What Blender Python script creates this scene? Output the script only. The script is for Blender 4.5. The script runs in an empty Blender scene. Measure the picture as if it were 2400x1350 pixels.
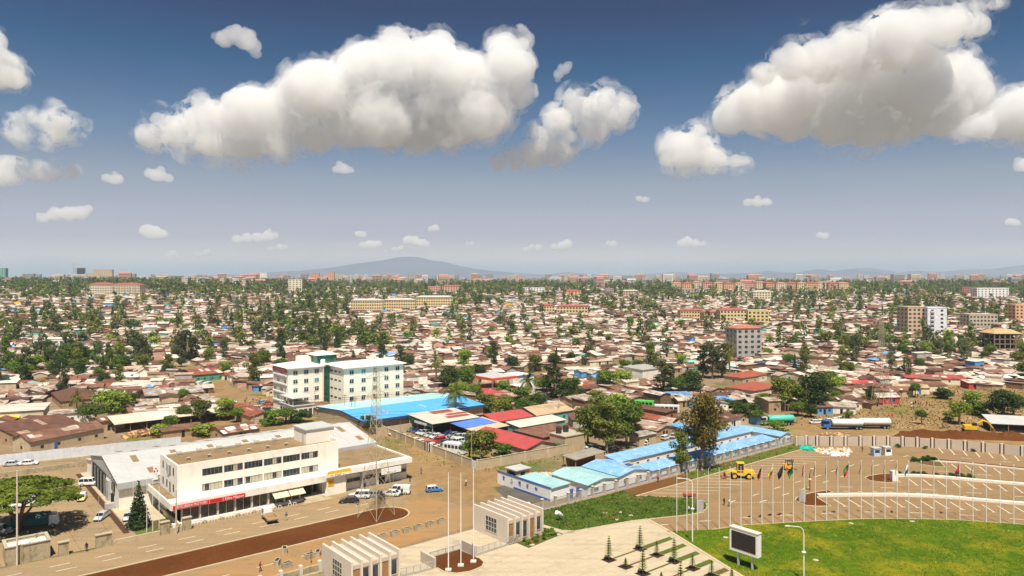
import bpy, bmesh, math, random
import numpy as np
from mathutils import Vector, Matrix, noise as mnoise

# ---------------------------------------------------------------- camera, world, sun, exposure
SC = bpy.context.scene
FPX, HCAM, HZ = 1720.0, 50.0, 650.0        # focal length in photo pixels, eye height, horizon row (photo 2400 x 1350)
cam_data = bpy.data.cameras.new('camera')
cam_data.sensor_width = 36.0
cam_data.lens = 36.0 * FPX / 2400.0
cam_data.shift_y = -25.0 / 2400.0
cam_data.clip_start = 0.5
cam_data.clip_end = 200000.0
cam = bpy.data.objects.new('camera', cam_data)
SC.collection.objects.link(cam)
cam.location = (0, 0, HCAM)
cam.rotation_euler = (math.radians(90), 0, 0)
SC.camera = cam

SUN_EL = math.radians(64)
SUN_DIR = Vector((0.10, -1.0, 0)).normalized() * math.cos(SUN_EL) + Vector((0, 0, math.sin(SUN_EL)))   # towards the sun
world = bpy.data.worlds.new('World')
SC.world = world
world.use_nodes = True
wn = world.node_tree
bg = wn.nodes['Background']
sky = wn.nodes.new('ShaderNodeTexSky')
sky.sky_type = 'NISHITA'
sky.sun_disc = False
sky.sun_elevation = SUN_EL
sky.sun_rotation = math.atan2(SUN_DIR.x, SUN_DIR.y)
sky.altitude = 2300
sky.air_density = 1.0
sky.dust_density = 1.6
sky.ozone_density = 2.0
# deep polarised-looking blue: the sky's own brightness picks its tone from zenith blue to pale horizon
SKY_TONES = [(0.06, (0.003, 0.0192, 0.0703)), (0.116, (0.004, 0.0256, 0.0938)), (0.144, (0.0082, 0.0627, 0.1605)), (0.197, (0.0713, 0.1406, 0.254)), (0.281, (0.2072, 0.2466, 0.3107)), (0.382, (0.2981, 0.3083, 0.3762)), (0.505, (0.3637, 0.3469, 0.389)), (0.635, (0.66, 0.6, 0.52))]
sep = wn.nodes.new('ShaderNodeSeparateColor'); rmp = wn.nodes.new('ShaderNodeValToRGB'); mul = wn.nodes.new('ShaderNodeVectorMath')
sca = wn.nodes.new('ShaderNodeMath'); sca.operation = 'MULTIPLY'; sca.inputs[1].default_value = 0.1
wn.links.new(sky.outputs[0], sep.inputs[0]); wn.links.new(sep.outputs[0], sca.inputs[0]); wn.links.new(sca.outputs[0], rmp.inputs[0])
while len(rmp.color_ramp.elements) < len(SKY_TONES): rmp.color_ramp.elements.new(0.5)
for el_, (p_, c_) in zip(rmp.color_ramp.elements, SKY_TONES): el_.position = p_; el_.color = (*c_, 1)
mul.operation = 'SCALE'; mul.inputs['Scale'].default_value = 10.0
wn.links.new(rmp.outputs[0], mul.inputs[0]); wn.links.new(mul.outputs[0], bg.inputs[0])
bg.inputs[1].default_value = 0.10

sun_d = bpy.data.lights.new('sun', 'SUN')
sun_d.energy = 5.0
sun_d.angle = math.radians(0.53)
sun_d.color = (1.0, 0.92, 0.78)
sun = bpy.data.objects.new('sun', sun_d)
SC.collection.objects.link(sun)
sun.rotation_euler = (-SUN_DIR).to_track_quat('-Z', 'Y').to_euler()

SC.view_settings.view_transform = 'Standard'
SC.view_settings.look = 'None'
SC.view_settings.exposure = 0.5
SC.view_settings.gamma = 1.0
SC.view_settings.use_curve_mapping = False
SC.render.engine = 'CYCLES'
cy = SC.cycles
cy.use_denoising = True
cy.use_adaptive_sampling = True
cy.adaptive_threshold = 0.02
cy.max_bounces = 10
cy.diffuse_bounces = 3
cy.glossy_bounces = 2
cy.transmission_bounces = 3
cy.transparent_max_bounces = 6
cy.volume_bounces = 7
cy.caustics_reflective = False
cy.caustics_refractive = False
SC.render.film_transparent = False
SC.render.filter_size = 1.0
# ---------------------------------------------------------------- helpers
RNG = random.Random(7)
COL = SC.collection
TH = math.radians(39.3)                     # street grid of the near compound: u along the road, v away from it

_TY = [0, 430, 650, 860, 1400, 2500, 4000, 8000, 60000]
_TZ = [0, 0, 7, 15, 25, 33, 37, 39, 39]
def _ss(a, b, x):
    t = min(1.0, max(0.0, (x-a)/(b-a))); return t*t*(3-2*t)
def T(x, y):
    """height of the gently rising ground"""
    if y <= 430: return 0.0
    for i in range(len(_TY)-1):
        if y <= _TY[i+1]:
            z = _TZ[i] + (_TZ[i+1]-_TZ[i])*(y-_TY[i])/(_TY[i+1]-_TY[i]); break
    else: z = 39.0
    r = x/y
    return z + 9.0*_ss(-0.15, -0.5, r)*_ss(480, 850, y)*(1-_ss(1100, 2600, y))

def G(px, py, z=0.0):
    """photo pixel -> point of the ground (or of height z above it) seen there"""
    r = (px - 1200.0)/FPX; s = (py - HZ)/FPX
    y = (HCAM - z)/s if s > 1e-6 else 1e9
    if y > 430:
        lo, hi = 430.0, 12000.0
        for _ in range(50):
            m = (lo+hi)/2
            if HCAM - z - T(r*m, m) > s*m: lo = m
            else: hi = m
        y = lo
    return (r*y, y)

def UV(u, v, th=TH):
    return (u * math.cos(th) - v * math.sin(th), u * math.sin(th) + v * math.cos(th))

class MB:
    """collects polygons with material slots; build() links them as ONE mesh object"""
    def __init__(s):
        s.v, s.f, s.m, s.c = [], [], [], []
    def poly(s, pts, m=0):
        n = len(s.v); s.v += [tuple(p) for p in pts]; s.f.append(tuple(range(n, n + len(pts)))); s.m.append(m)
    def grid(s, rows, m=0, close=False):
        n = len(s.v); w = len(rows[0])
        for r in rows: s.v += [tuple(p) for p in r]
        for i in range(len(rows) - 1):
            for j in range(w if close else w - 1):
                k = (j + 1) % w
                s.f.append((n + i*w + j, n + i*w + k, n + (i+1)*w + k, n + (i+1)*w + j)); s.m.append(m)
    def hexa(s, p, m=0):
        n = len(s.v); s.v += [tuple(q) for q in p]
        for f in ((3,2,1,0), (4,5,6,7), (0,1,5,4), (1,2,6,5), (2,3,7,6), (3,0,4,7)):
            s.f.append(tuple(n + i for i in f)); s.m.append(m)
    def box(s, x0, y0, z0, x1, y1, z1, m=0):
        s.hexa([(x0,y0,z0),(x1,y0,z0),(x1,y1,z0),(x0,y1,z0),(x0,y0,z1),(x1,y0,z1),(x1,y1,z1),(x0,y1,z1)], m)
    def prism(s, pts, z0, z1, m=0):
        """upright prism over a counter-clockwise outline"""
        n = len(pts); k = len(s.v)
        s.v += [(p[0], p[1], z0) for p in pts] + [(p[0], p[1], z1) for p in pts]
        s.f.append(tuple(range(k + n - 1, k - 1, -1))); s.m.append(m)
        s.f.append(tuple(range(k + n, k + 2*n))); s.m.append(m)
        for i in range(n):
            j = (i + 1) % n
            s.f.append((k + i, k + j, k + n + j, k + n + i)); s.m.append(m)
    def prof(s, pts, axis, a, b, m=0):
        """profile (h, z) swept along axis 'x' or 'y' from a to b"""
        n = len(pts); k = len(s.v)
        for q in (a, b):
            s.v += [((q, p[0], p[1]) if axis == 'x' else (p[0], q, p[1])) for p in pts]
        s.f.append(tuple(range(k, k + n))); s.m.append(m)
        s.f.append(tuple(range(k + 2*n - 1, k + n - 1, -1))); s.m.append(m)
        for i in range(n):
            j = (i + 1) % n
            s.f.append((k + j, k + i, k + n + i, k + n + j)); s.m.append(m)
    def tube(s, p, q, r0, r1=None, n=6, m=0, cap=True):
        r1 = r0 if r1 is None else r1
        p, q = Vector(p), Vector(q); d = (q - p).normalized()
        a = d.orthogonal().normalized(); b = d.cross(a)
        rows = []
        for c, r in ((p, r0), (q, r1)):
            rows.append([c + (a*math.cos(2*math.pi*i/n) + b*math.sin(2*math.pi*i/n))*r for i in range(n)])
        s.grid(rows, m, True)
        if cap: s.poly(list(reversed(rows[0])), m); s.poly(rows[1], m)
    def path(s, pts, rad, n=6, m=0):
        pts = [Vector(p) for p in pts]; rows = []
        a = None
        for i, p in enumerate(pts):
            d = (pts[min(i+1, len(pts)-1)] - pts[max(i-1, 0)]).normalized()
            a = d.orthogonal().normalized() if a is None else (a - d*a.dot(d)).normalized()
            b = d.cross(a)
            r = rad[i] if isinstance(rad, (list, tuple)) else rad
            rows.append([p + (a*math.cos(2*math.pi*j/n) + b*math.sin(2*math.pi*j/n))*r for j in range(n)])
        s.grid(rows, m, True); s.poly(list(reversed(rows[0])), m); s.poly(rows[-1], m)
    def lathe(s, prof, n=10, c=(0,0,0), m=0):
        rows = [[(c[0]+r*math.cos(2*math.pi*i/n), c[1]+r*math.sin(2*math.pi*i/n), c[2]+z) for i in range(n)] for r, z in prof]
        s.grid(rows, m, True); s.poly(list(reversed(rows[0])), m); s.poly(rows[-1], m)
    def mesh(s, name, mats):
        me = bpy.data.meshes.new(name)
        me.from_pydata(s.v, [], s.f)
        for mt in (mats if isinstance(mats, (list, tuple)) else [mats]): me.materials.append(mt)
        if any(s.m): me.polygons.foreach_set('material_index', s.m)
        me.update()
        return me
    def build(s, name, mats, parent=None, color=None, smooth=False):
        me = s.mesh(name, mats)
        if smooth: me.polygons.foreach_set('use_smooth', [True]*len(me.polygons))
        return link(name, me, parent, color)

def link(name, me, parent=None, color=None):
    o = bpy.data.objects.new(name, me)
    COL.objects.link(o)
    if parent is not None: o.parent = parent
    if color is not None: o.color = (*color, 1.0) if len(color) == 3 else color
    return o

def tag(o, label, cat, group=None, kind=None):
    o['label'] = label; o['category'] = cat
    if group: o['group'] = group
    if kind: o['kind'] = kind
    return o

def thing(name, label, cat, loc=(0, 0, 0), rz=0.0, group=None):
    o = bpy.data.objects.new(name, None)
    COL.objects.link(o)
    o.location = (loc[0], loc[1], loc[2] if len(loc) > 2 else 0.0)
    o.rotation_euler = (0, 0, rz)
    return tag(o, label, cat, group)

def structure(o):
    o['kind'] = 'structure'
    return o

def copy_tree(o, parent=None, colors=None):
    c = o.copy(); COL.objects.link(c)
    if parent is not None: c.parent = parent
    for ch in list(o.children):
        copy_tree(ch, c)
    return c

def place_copy(proto, loc, rz, label, group=None, scale=None):
    """a copy of a thing with copies of its parts and their sub-parts"""
    c = copy_tree(proto)
    c.location = (loc[0], loc[1], loc[2] if len(loc) > 2 else 0.0)
    c.rotation_euler = (0, 0, rz)
    if scale is not None: c.scale = scale if isinstance(scale, tuple) else (scale,)*3
    c['label'] = label
    if group: c['group'] = group
    elif 'group' in c: del c['group']
    return c

def drop(o):
    """remove a prototype and its parts"""
    for ch in list(o.children): drop(ch)
    bpy.data.objects.remove(o)

# footprints that the town leaves free: list of polygons in ground coordinates
KEEP_OUT = []
def inside(p, poly):
    x, y = p; r = False; n = len(poly); j = n - 1
    for i in range(n):
        xi, yi = poly[i]; xj, yj = poly[j]
        if (yi > y) != (yj > y) and x < (xj - xi)*(y - yi)/(yj - yi) + xi: r = not r
        j = i
    return r
# ---------------------------------------------------------------- materials (all procedural)
def _nodes(name):
    m = bpy.data.materials.new(name); m.use_nodes = True
    nt = m.node_tree; b = nt.nodes['Principled BSDF']
    return m, nt, b
def _n(nt, t, **kw):
    n = nt.nodes.new(t)
    for k, v in kw.items():
        if k in n.inputs: n.inputs[k].default_value = v
        else: setattr(n, k, v)
    return n
def _mix(nt, fac, a, b, blend='MIX'):
    n = nt.nodes.new('ShaderNodeMix'); n.data_type = 'RGBA'; n.blend_type = blend
    for key, val in ((0, fac), (6, a), (7, b)):
        if hasattr(val, 'links') or isinstance(val, bpy.types.NodeSocket): nt.links.new(val, n.inputs[key])
        else: n.inputs[key].default_value = val if not isinstance(val, tuple) or len(val) == 4 else (*val, 1)
    return n.outputs[2]
def _ramp(nt, src, stops):
    r = nt.nodes.new('ShaderNodeValToRGB'); e = r.color_ramp.elements
    while len(e) < len(stops): e.new(0.5)
    for el, (p, c) in zip(e, stops):
        el.position = p; el.color = (*c, 1) if isinstance(c, tuple) else (c, c, c, 1)
    nt.links.new(src, r.inputs[0])
    return r.outputs[0]
def _coord(nt, space, scale):
    if space == 'world':
        g = nt.nodes.new('ShaderNodeNewGeometry'); src = g.outputs['Position']
    else:
        g = nt.nodes.new('ShaderNodeTexCoord'); src = g.outputs['Object']
    mp = nt.nodes.new('ShaderNodeMapping'); mp.inputs['Scale'].default_value = scale if isinstance(scale, tuple) else (scale,)*3
    nt.links.new(src, mp.inputs[0])
    return mp.outputs[0]
def _noise(nt, co, scale=1.0, detail=4.0, rough=0.6):
    n = nt.nodes.new('ShaderNodeTexNoise'); n.inputs['Scale'].default_value = scale
    n.inputs['Detail'].default_value = detail; n.inputs['Roughness'].default_value = rough
    nt.links.new(co, n.inputs['Vector'])
    return n.outputs['Fac']
def _bump(nt, b, h, dist, strength=0.6):
    bp = nt.nodes.new('ShaderNodeBump'); bp.inputs['Distance'].default_value = dist; bp.inputs['Strength'].default_value = strength
    nt.links.new(h, bp.inputs['Height']); nt.links.new(bp.outputs[0], b.inputs['Normal'])

MATS = {}
def mat(name, col, rough=0.8, var=0.18, scale=0.6, spec=0.3, metal=0.0, space='world', stain=None, bump=0.0, dirt=0.0):
    """plain painted or mineral surface: colour with two scales of uneven tone, optional stain colour"""
    if name in MATS: return MATS[name]
    m, nt, b = _nodes(name)
    co = _coord(nt, space, 1.0)
    n1 = _noise(nt, co, scale, 5); n2 = _noise(nt, co, scale*7.3, 3)
    lo = tuple(max(0, c*(1-var)) for c in col); hi = tuple(min(1, c*(1+var)) for c in col)
    c = _ramp(nt, n1, [(0.3, lo), (0.7, hi)])
    c = _mix(nt, 0.35, c, _ramp(nt, n2, [(0.35, lo), (0.65, hi)]))
    if stain:
        n3 = _noise(nt, _coord(nt, space, (scale*0.9, scale*0.9, scale*0.35)), 1.7, 6, 0.7)
        c = _mix(nt, _ramp(nt, n3, [(0.52, 0.0), (0.68, dirt or 0.6)]), c, stain)
    nt.links.new(c, b.inputs['Base Color'])
    b.inputs['Roughness'].default_value = rough; b.inputs['Specular IOR Level'].default_value = spec; b.inputs['Metallic'].default_value = metal
    if bump: _bump(nt, b, n2, bump)
    MATS[name] = m
    return m

def objcol_mat(name, rough=0.7, var=0.15, scale=0.8, spec=0.3, rust=None, corr=None, metal=0.0, coat=0.0, streak=0.0):
    """colour comes from the object's own colour; rust / patch tones and corrugation relief optional"""
    m, nt, b = _nodes(name)
    oi = nt.nodes.new('ShaderNodeObjectInfo')
    co = _coord(nt, 'object', 1.0)
    off = nt.nodes.new('ShaderNodeVectorMath'); off.operation = 'ADD'
    mu = nt.nodes.new('ShaderNodeMath'); mu.operation = 'MULTIPLY'; mu.inputs[1].default_value = 731.0
    nt.links.new(oi.outputs['Random'], mu.inputs[0])
    nt.links.new(co, off.inputs[0]); nt.links.new(mu.outputs[0], off.inputs[1])
    co = off.outputs[0]
    n1 = _noise(nt, co, scale, 5)
    dk = _ramp(nt, n1, [(0.3, 1-var), (0.7, 1+var)])
    c = _mix(nt, 1.0, oi.outputs['Color'], dk, 'MULTIPLY')
    if rust:
        n3 = _noise(nt, co, 0.35, 6, 0.72)
        c = _mix(nt, _ramp(nt, n3, [(0.44, 0.0), (0.60, 0.75)]), c, rust)
        n4 = nt.nodes.new('ShaderNodeTexVoronoi'); n4.inputs['Scale'].default_value = 0.55; n4.feature = 'F1'
        nt.links.new(co, n4.inputs['Vector'])
        c = _mix(nt, 0.5, c, _mix(nt, 1.0, c, _ramp(nt, n4.outputs['Color'], [(0.0, 0.62), (1.0, 1.4)]), 'MULTIPLY'))
    if streak:
        n5 = _noise(nt, _coord(nt, 'object', (1.2, 1.2, 0.15)), 2.0, 5, 0.7)
        c = _mix(nt, _ramp(nt, n5, [(0.5, 0.0), (0.75, streak)]), c, (0.16, 0.12, 0.08))
    nt.links.new(c, b.inputs['Base Color'])
    b.inputs['Roughness'].default_value = rough; b.inputs['Specular IOR Level'].default_value = spec; b.inputs['Metallic'].default_value = metal
    if coat: b.inputs['Coat Weight'].default_value = coat; b.inputs['Coat Roughness'].default_value = 0.06
    if corr:
        w = nt.nodes.new('ShaderNodeTexWave'); w.bands_direction = corr; w.inputs['Scale'].default_value = 1.6; w.inputs['Distortion'].default_value = 0.0
        nt.links.new(_coord(nt, 'object', 1.0), w.inputs['Vector'])
        _bump(nt, b, w.outputs['Fac'], 0.06, 0.5)
    return m

def attr_mat(name, rough=0.85, var=0.25, scale=0.25):
    """colour from the 'col' attribute (one tone for each roof / wall / crown), with uneven tone"""
    m, nt, b = _nodes(name)
    a = nt.nodes.new('ShaderNodeAttribute'); a.attribute_name = 'col'
    n1 = _noise(nt, _coord(nt, 'world', 1.0), scale, 5, 0.7)
    c = _mix(nt, 1.0, a.outputs['Color'], _ramp(nt, n1, [(0.3, 1-var), (0.7, 1+var)]), 'MULTIPLY')
    nt.links.new(c, b.inputs['Base Color'])
    b.inputs['Roughness'].default_value = rough; b.inputs['Specular IOR Level'].default_value = 0.15
    return m

def leaf_mat(name, dark, light, trans=0.34, attr=False):
    m, nt, b = _nodes(name)
    oi = nt.nodes.new('ShaderNodeObjectInfo')
    n1 = _noise(nt, _coord(nt, 'world', 1.0), 0.45, 3)
    c = _ramp(nt, n1, [(0.32, dark), (0.68, light)])
    hsv = nt.nodes.new('ShaderNodeHueSaturation')
    mr = nt.nodes.new('ShaderNodeMapRange'); mr.inputs[3].default_value = 0.478; mr.inputs[4].default_value = 0.522
    nt.links.new(oi.outputs['Random'], mr.inputs[0]); nt.links.new(mr.outputs[0], hsv.inputs['Hue'])
    mv = nt.nodes.new('ShaderNodeMapRange'); mv.inputs[3].default_value = 0.72; mv.inputs[4].default_value = 1.3
    r2 = nt.nodes.new('ShaderNodeMath'); r2.operation = 'FRACT'
    r3 = nt.nodes.new('ShaderNodeMath'); r3.operation = 'MULTIPLY'; r3.inputs[1].default_value = 17.31
    nt.links.new(oi.outputs['Random'], r3.inputs[0]); nt.links.new(r3.outputs[0], r2.inputs[0]); nt.links.new(r2.outputs[0], mv.inputs[0])
    nt.links.new(mv.outputs[0], hsv.inputs['Value']); nt.links.new(c, hsv.inputs['Color'])
    col = hsv.outputs[0]
    if attr:
        a = nt.nodes.new('ShaderNodeAttribute'); a.attribute_name = 'col'
        col = _mix(nt, 1.0, a.outputs['Color'], _ramp(nt, n1, [(0.3, 0.8), (0.7, 1.25)]), 'MULTIPLY')
    nt.links.new(col, b.inputs['Base Color'])
    b.inputs['Roughness'].default_value = 0.55; b.inputs['Specular IOR Level'].default_value = 0.25
    tr = nt.nodes.new('ShaderNodeBsdfTranslucent'); nt.links.new(col, tr.inputs['Color'])
    mx = nt.nodes.new('ShaderNodeMixShader'); mx.inputs[0].default_value = trans
    nt.links.new(b.outputs[0], mx.inputs[1]); nt.links.new(tr.outputs[0], mx.inputs[2])
    nt.links.new(mx.outputs[0], nt.nodes['Material Output'].inputs[0])
    return m

def glass_mat(name, col=(0.03, 0.04, 0.05), rough=0.08):
    m, nt, b = _nodes(name)
    n1 = _noise(nt, _coord(nt, 'world', 1.0), 0.9, 3)
    nt.links.new(_ramp(nt, n1, [(0.35, tuple(c*0.5 for c in col)), (0.7, tuple(c*1.8 for c in col))]), b.inputs['Base Color'])
    b.inputs['Roughness'].default_value = rough; b.inputs['Specular IOR Level'].default_value = 0.5
    return m
# ---------------------------------------------------------------- the ground, roads, paving, lawns, markings
def earth_mat(name, cols, green, gscale=0.03, gpos=(0.5, 0.62), fine=0.5, bump=0.05, bare=None):
    m, nt, b = _nodes(name)
    co = _coord(nt, 'world', 1.0)
    n1 = _noise(nt, co, 0.06, 6, 0.65); n2 = _noise(nt, co, fine, 5, 0.7); n3 = _noise(nt, co, gscale, 6, 0.65)
    c = _ramp(nt, n1, [(0.3, cols[0]), (0.5, cols[1]), (0.72, cols[2])])
    c = _mix(nt, 0.45, c, _ramp(nt, n2, [(0.3, cols[0]), (0.7, cols[2])]))
    c = _mix(nt, _ramp(nt, n3, [(gpos[0], 0.0), (gpos[1], 0.9)]), c, _ramp(nt, n2, [(0.3, green[0]), (0.7, green[1])]))
    if bare:
        c = _mix(nt, _ramp(nt, _noise(nt, co, 0.16, 7, 0.7), [(0.63, 0.0), (0.70, 0.8)]), c, bare)
    nt.links.new(c, b.inputs['Base Color'])
    b.inputs['Roughness'].default_value = 0.95; b.inputs['Specular IOR Level'].default_value = 0.1
    if bump: _bump(nt, b, n2, bump, 0.5)
    return m
M_EARTH = earth_mat('town_earth', [(0.17,0.115,0.068), (0.25,0.175,0.105), (0.34,0.25,0.16)], [(0.06,0.085,0.015), (0.13,0.15,0.035)], 0.02, (0.5, 0.6))
M_DIRT = earth_mat('street_dirt', [(0.17,0.10,0.045), (0.27,0.17,0.075), (0.37,0.25,0.125)], [(0.09,0.11,0.02), (0.19,0.19,0.05)], 0.045, (0.54, 0.66), 0.5, 0.15)
M_SOIL = earth_mat('dug_soil', [(0.075,0.024,0.006), (0.11,0.036,0.009), (0.15,0.055,0.016)], [(0.09,0.04,0.015), (0.16,0.075,0.03)], 0.2, (0.6, 0.7), 1.2, 0.12)
M_GRASS = earth_mat('lawn_grass', [(0.022,0.07,0.002), (0.055,0.12,0.003), (0.13,0.18,0.005)], [(0.19,0.20,0.004), (0.26,0.20,0.015)], 0.10, (0.48, 0.66), 0.8, 0.2, (0.22,0.13,0.035))
M_ROUGH = earth_mat('rough_grass', [(0.03,0.06,0.01), (0.06,0.10,0.014), (0.11,0.14,0.025)], [(0.13,0.07,0.03), (0.22,0.14,0.07)], 0.16, (0.56, 0.66), 1.6, 0.25)
M_VERGE = earth_mat('verge_grass', [(0.05,0.085,0.012), (0.09,0.13,0.02), (0.14,0.16,0.035)], [(0.10,0.045,0.02), (0.19,0.10,0.05)], 0.11, (0.52, 0.60), 1.6, 0.25)

M_BED = earth_mat('planted_soil', [(0.10,0.04,0.014), (0.15,0.065,0.025), (0.20,0.10,0.04)], [(0.06,0.09,0.015), (0.12,0.13,0.03)], 0.2, (0.56, 0.66), 1.4, 0.2)
def asphalt_mat(name, col, dirt, dustpos=(0.42, 0.7), joint=None, jw=0.4):
    m, nt, b = _nodes(name)
    co = _coord(nt, 'world', 1.0)
    n1 = _noise(nt, co, 0.07, 6, 0.65); n2 = _noise(nt, co, 2.3, 4, 0.7)
    cr = math.cos(-TH); sr = math.sin(-TH)
    mp = nt.nodes.new('ShaderNodeMapping'); mp.inputs['Rotation'].default_value = (0, 0, -TH); mp.inputs['Scale'].default_value = (0.05, 0.7, 1)
    g = nt.nodes.new('ShaderNodeNewGeometry'); nt.links.new(g.outputs['Position'], mp.inputs[0])
    n3 = _noise(nt, mp.outputs[0], 1.0, 5, 0.6)                      # wheel tracks along the road
    c = _ramp(nt, n2, [(0.3, tuple(x*0.85 for x in col)), (0.7, tuple(x*1.12 for x in col))])
    c = _mix(nt, _ramp(nt, n1, [(dustpos[0], 0.0), (dustpos[1], 0.85)]), c, dirt)
    c = _mix(nt, _ramp(nt, n3, [(0.45, 0.0), (0.7, 0.5)]), c, tuple(x*0.72 for x in col))
    n4 = _noise(nt, co, 0.22, 8, 0.75)                               # worn patches, oil and water stains
    c = _mix(nt, _ramp(nt, n4, [(0.54, 0.0), (0.66, 0.55)]), c, tuple(x*0.62 for x in col))
    n5 = _noise(nt, co, 0.5, 7, 0.8)
    c = _mix(nt, _ramp(nt, n5, [(0.60, 0.0), (0.72, 0.5)]), c, tuple(min(1, x*1.3) for x in dirt))
    if joint:
        br = nt.nodes.new('ShaderNodeTexBrick'); br.inputs['Scale'].default_value = 1.0
        br.inputs['Brick Width'].default_value = joint[0]; br.inputs['Row Height'].default_value = joint[1]; br.inputs['Mortar Size'].default_value = 0.045
        br.offset = 0.0
        mp2 = nt.nodes.new('ShaderNodeMapping'); mp2.inputs['Rotation'].default_value = (0, 0, -TH)
        nt.links.new(g.outputs['Position'], mp2.inputs[0]); nt.links.new(mp2.outputs[0], br.inputs['Vector'])
        br.inputs['Color1'].default_value = (1.02,)*3 + (1,); br.inputs['Color2'].default_value = (0.98,)*3 + (1,); br.inputs['Mortar'].default_value = (jw,)*3 + (1,)
        c = _mix(nt, 1.0, c, br.outputs['Color'], 'MULTIPLY')
    nt.links.new(c, b.inputs['Base Color'])
    b.inputs['Roughness'].default_value = 0.9; b.inputs['Specular IOR Level'].default_value = 0.15
    _bump(nt, b, n2, 0.01, 0.4)
    return m
M_ROAD = asphalt_mat('dusty_asphalt', (0.30,0.215,0.125), (0.36,0.24,0.12))
M_ROAD2 = asphalt_mat('dirtier_asphalt', (0.29,0.20,0.105), (0.37,0.20,0.075), (0.36, 0.58))
M_PARK = asphalt_mat('parking_asphalt', (0.265,0.175,0.09), (0.31,0.20,0.10))
M_PLAZA = asphalt_mat('pale_concrete', (0.47,0.385,0.265), (0.54,0.45,0.32), (0.3, 0.7), (4.0, 2.0), 0.8)
M_YARD = asphalt_mat('yard_concrete', (0.29,0.205,0.115), (0.36,0.26,0.15), (0.35, 0.7), (6.0, 5.0), 0.6)
M_KERB = mat('kerb_stone', (0.52,0.42,0.27), 0.85, 0.15, 0.8)
M_PAINT = mat('road_paint', (0.74,0.68,0.55), 0.7, 0.22, 1.5)
M_DARKPAVE = mat('dark_paving', (0.10,0.09,0.075), 0.9, 0.25, 0.4)
M_DRAIN = mat('drain_grating', (0.075,0.035,0.02), 0.9, 0.3, 1.0)

mb = MB()
_ys = [-1500, -400, 0, 100, 150, 200, 250, 300, 350, 390, 430, 470, 510, 560, 610, 650, 700, 750, 800, 860, 930, 1000, 1100, 1200, 1300, 1400, 1600, 1800, 2000, 2250, 2500, 2800, 3200, 3600, 4000, 5000, 6000, 8000, 12000, 20000, 35000, 60000]
_rs = [-3, -1.6, -1.0, -.85, -.75, -.65, -.57, -.5, -.43, -.36, -.29, -.22, -.15, 0, .15, .3, .45, .6, .75, 1.0, 1.6, 3]
mb.grid([[(r*max(abs(y), 400), y, T(r*max(abs(y), 400), y)) for r in _rs] for y in _ys])
structure(mb.build('ground', M_EARTH))

def sheet(name, pts, z, m, px=True, cut=None):
    p = [G(*q) for q in pts] if px else pts
    a = sum(p[i][0]*p[(i+1) % len(p)][1] - p[(i+1) % len(p)][0]*p[i][1] for i in range(len(p)))
    if a < 0: p = p[::-1]
    mb = MB(); mb.poly([(x, y, z) for x, y in p])
    me = mb.mesh(name, m)
    bm = bmesh.new(); bm.from_mesh(me); bmesh.ops.triangulate(bm, faces=bm.faces[:]); bm.to_mesh(me); bm.free()
    return structure(link(name, me))

def ribbon(mb, pts, w, z0, z1, closed=False, m=0, off=0.0):
    """low wall / kerb of width w following ground points"""
    P = [Vector((p[0], p[1])) for p in pts]; n = len(P); L, R = [], []
    for i in range(n):
        a = P[(i-1) % n] if (closed or i > 0) else P[i]; c = P[(i+1) % n] if (closed or i < n-1) else P[i]
        d1 = (P[i]-a); d2 = (c-P[i])
        d = ((d1.normalized() if d1.length else Vector((0, 0))) + (d2.normalized() if d2.length else Vector((0, 0)))).normalized()
        nrm = Vector((-d.y, d.x))
        L.append(P[i] + nrm*(w/2+off)); R.append(P[i] - nrm*(w/2-off))
    rows = []
    for i in range(n):
        rows.append([(R[i].x, R[i].y, z0), (R[i].x, R[i].y, z1), (L[i].x, L[i].y, z1), (L[i].x, L[i].y, z0)])
    if closed: rows.append(rows[0])
    mb.grid(rows, m)
    if not closed:
        mb.poly(rows[0], m); mb.poly(rows[-1][::-1], m)

def kerb(pts, w=0.3, h=0.14, m=None, name='kerb'):
    mb = MB(); ribbon(mb, pts, w, -0.02, h)
    return structure(mb.build(name, m or M_KERB))

def arc(cx, cy, r, a0, a1, n=10, th=None):
    o = []
    for i in range(n+1):
        a = math.radians(a0 + (a1-a0)*i/n)
        o.append((cx + r*math.cos(a), cy + r*math.sin(a)))
    return o
uvp = lambda L: [UV(*q) for q in L]

# dirt streets and open field (one step above the town earth)
sheet('dirt_street', uvp([(62,132),(120,132),(123,140),(118,150),(130,160),(122,262),(140,300),(60,300),(48,232),(70,232),(98,232),(98,156),(60,156)]), 0.012, M_DIRT, False)
sheet('dirt_street', [(560,925),(720,935),(770,1010),(690,1000),(600,985),(540,955)], 0.024, M_DIRT)
sheet('dirt_field', [(1790,985),(1840,925),(1960,945),(2040,945),(2120,915),(2230,890),(2330,905),(2470,905),(2600,1000),(2560,1120),(2380,1075),(2150,1050),(1960,1050),(1860,1030)], 0.012, M_DIRT)

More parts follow.
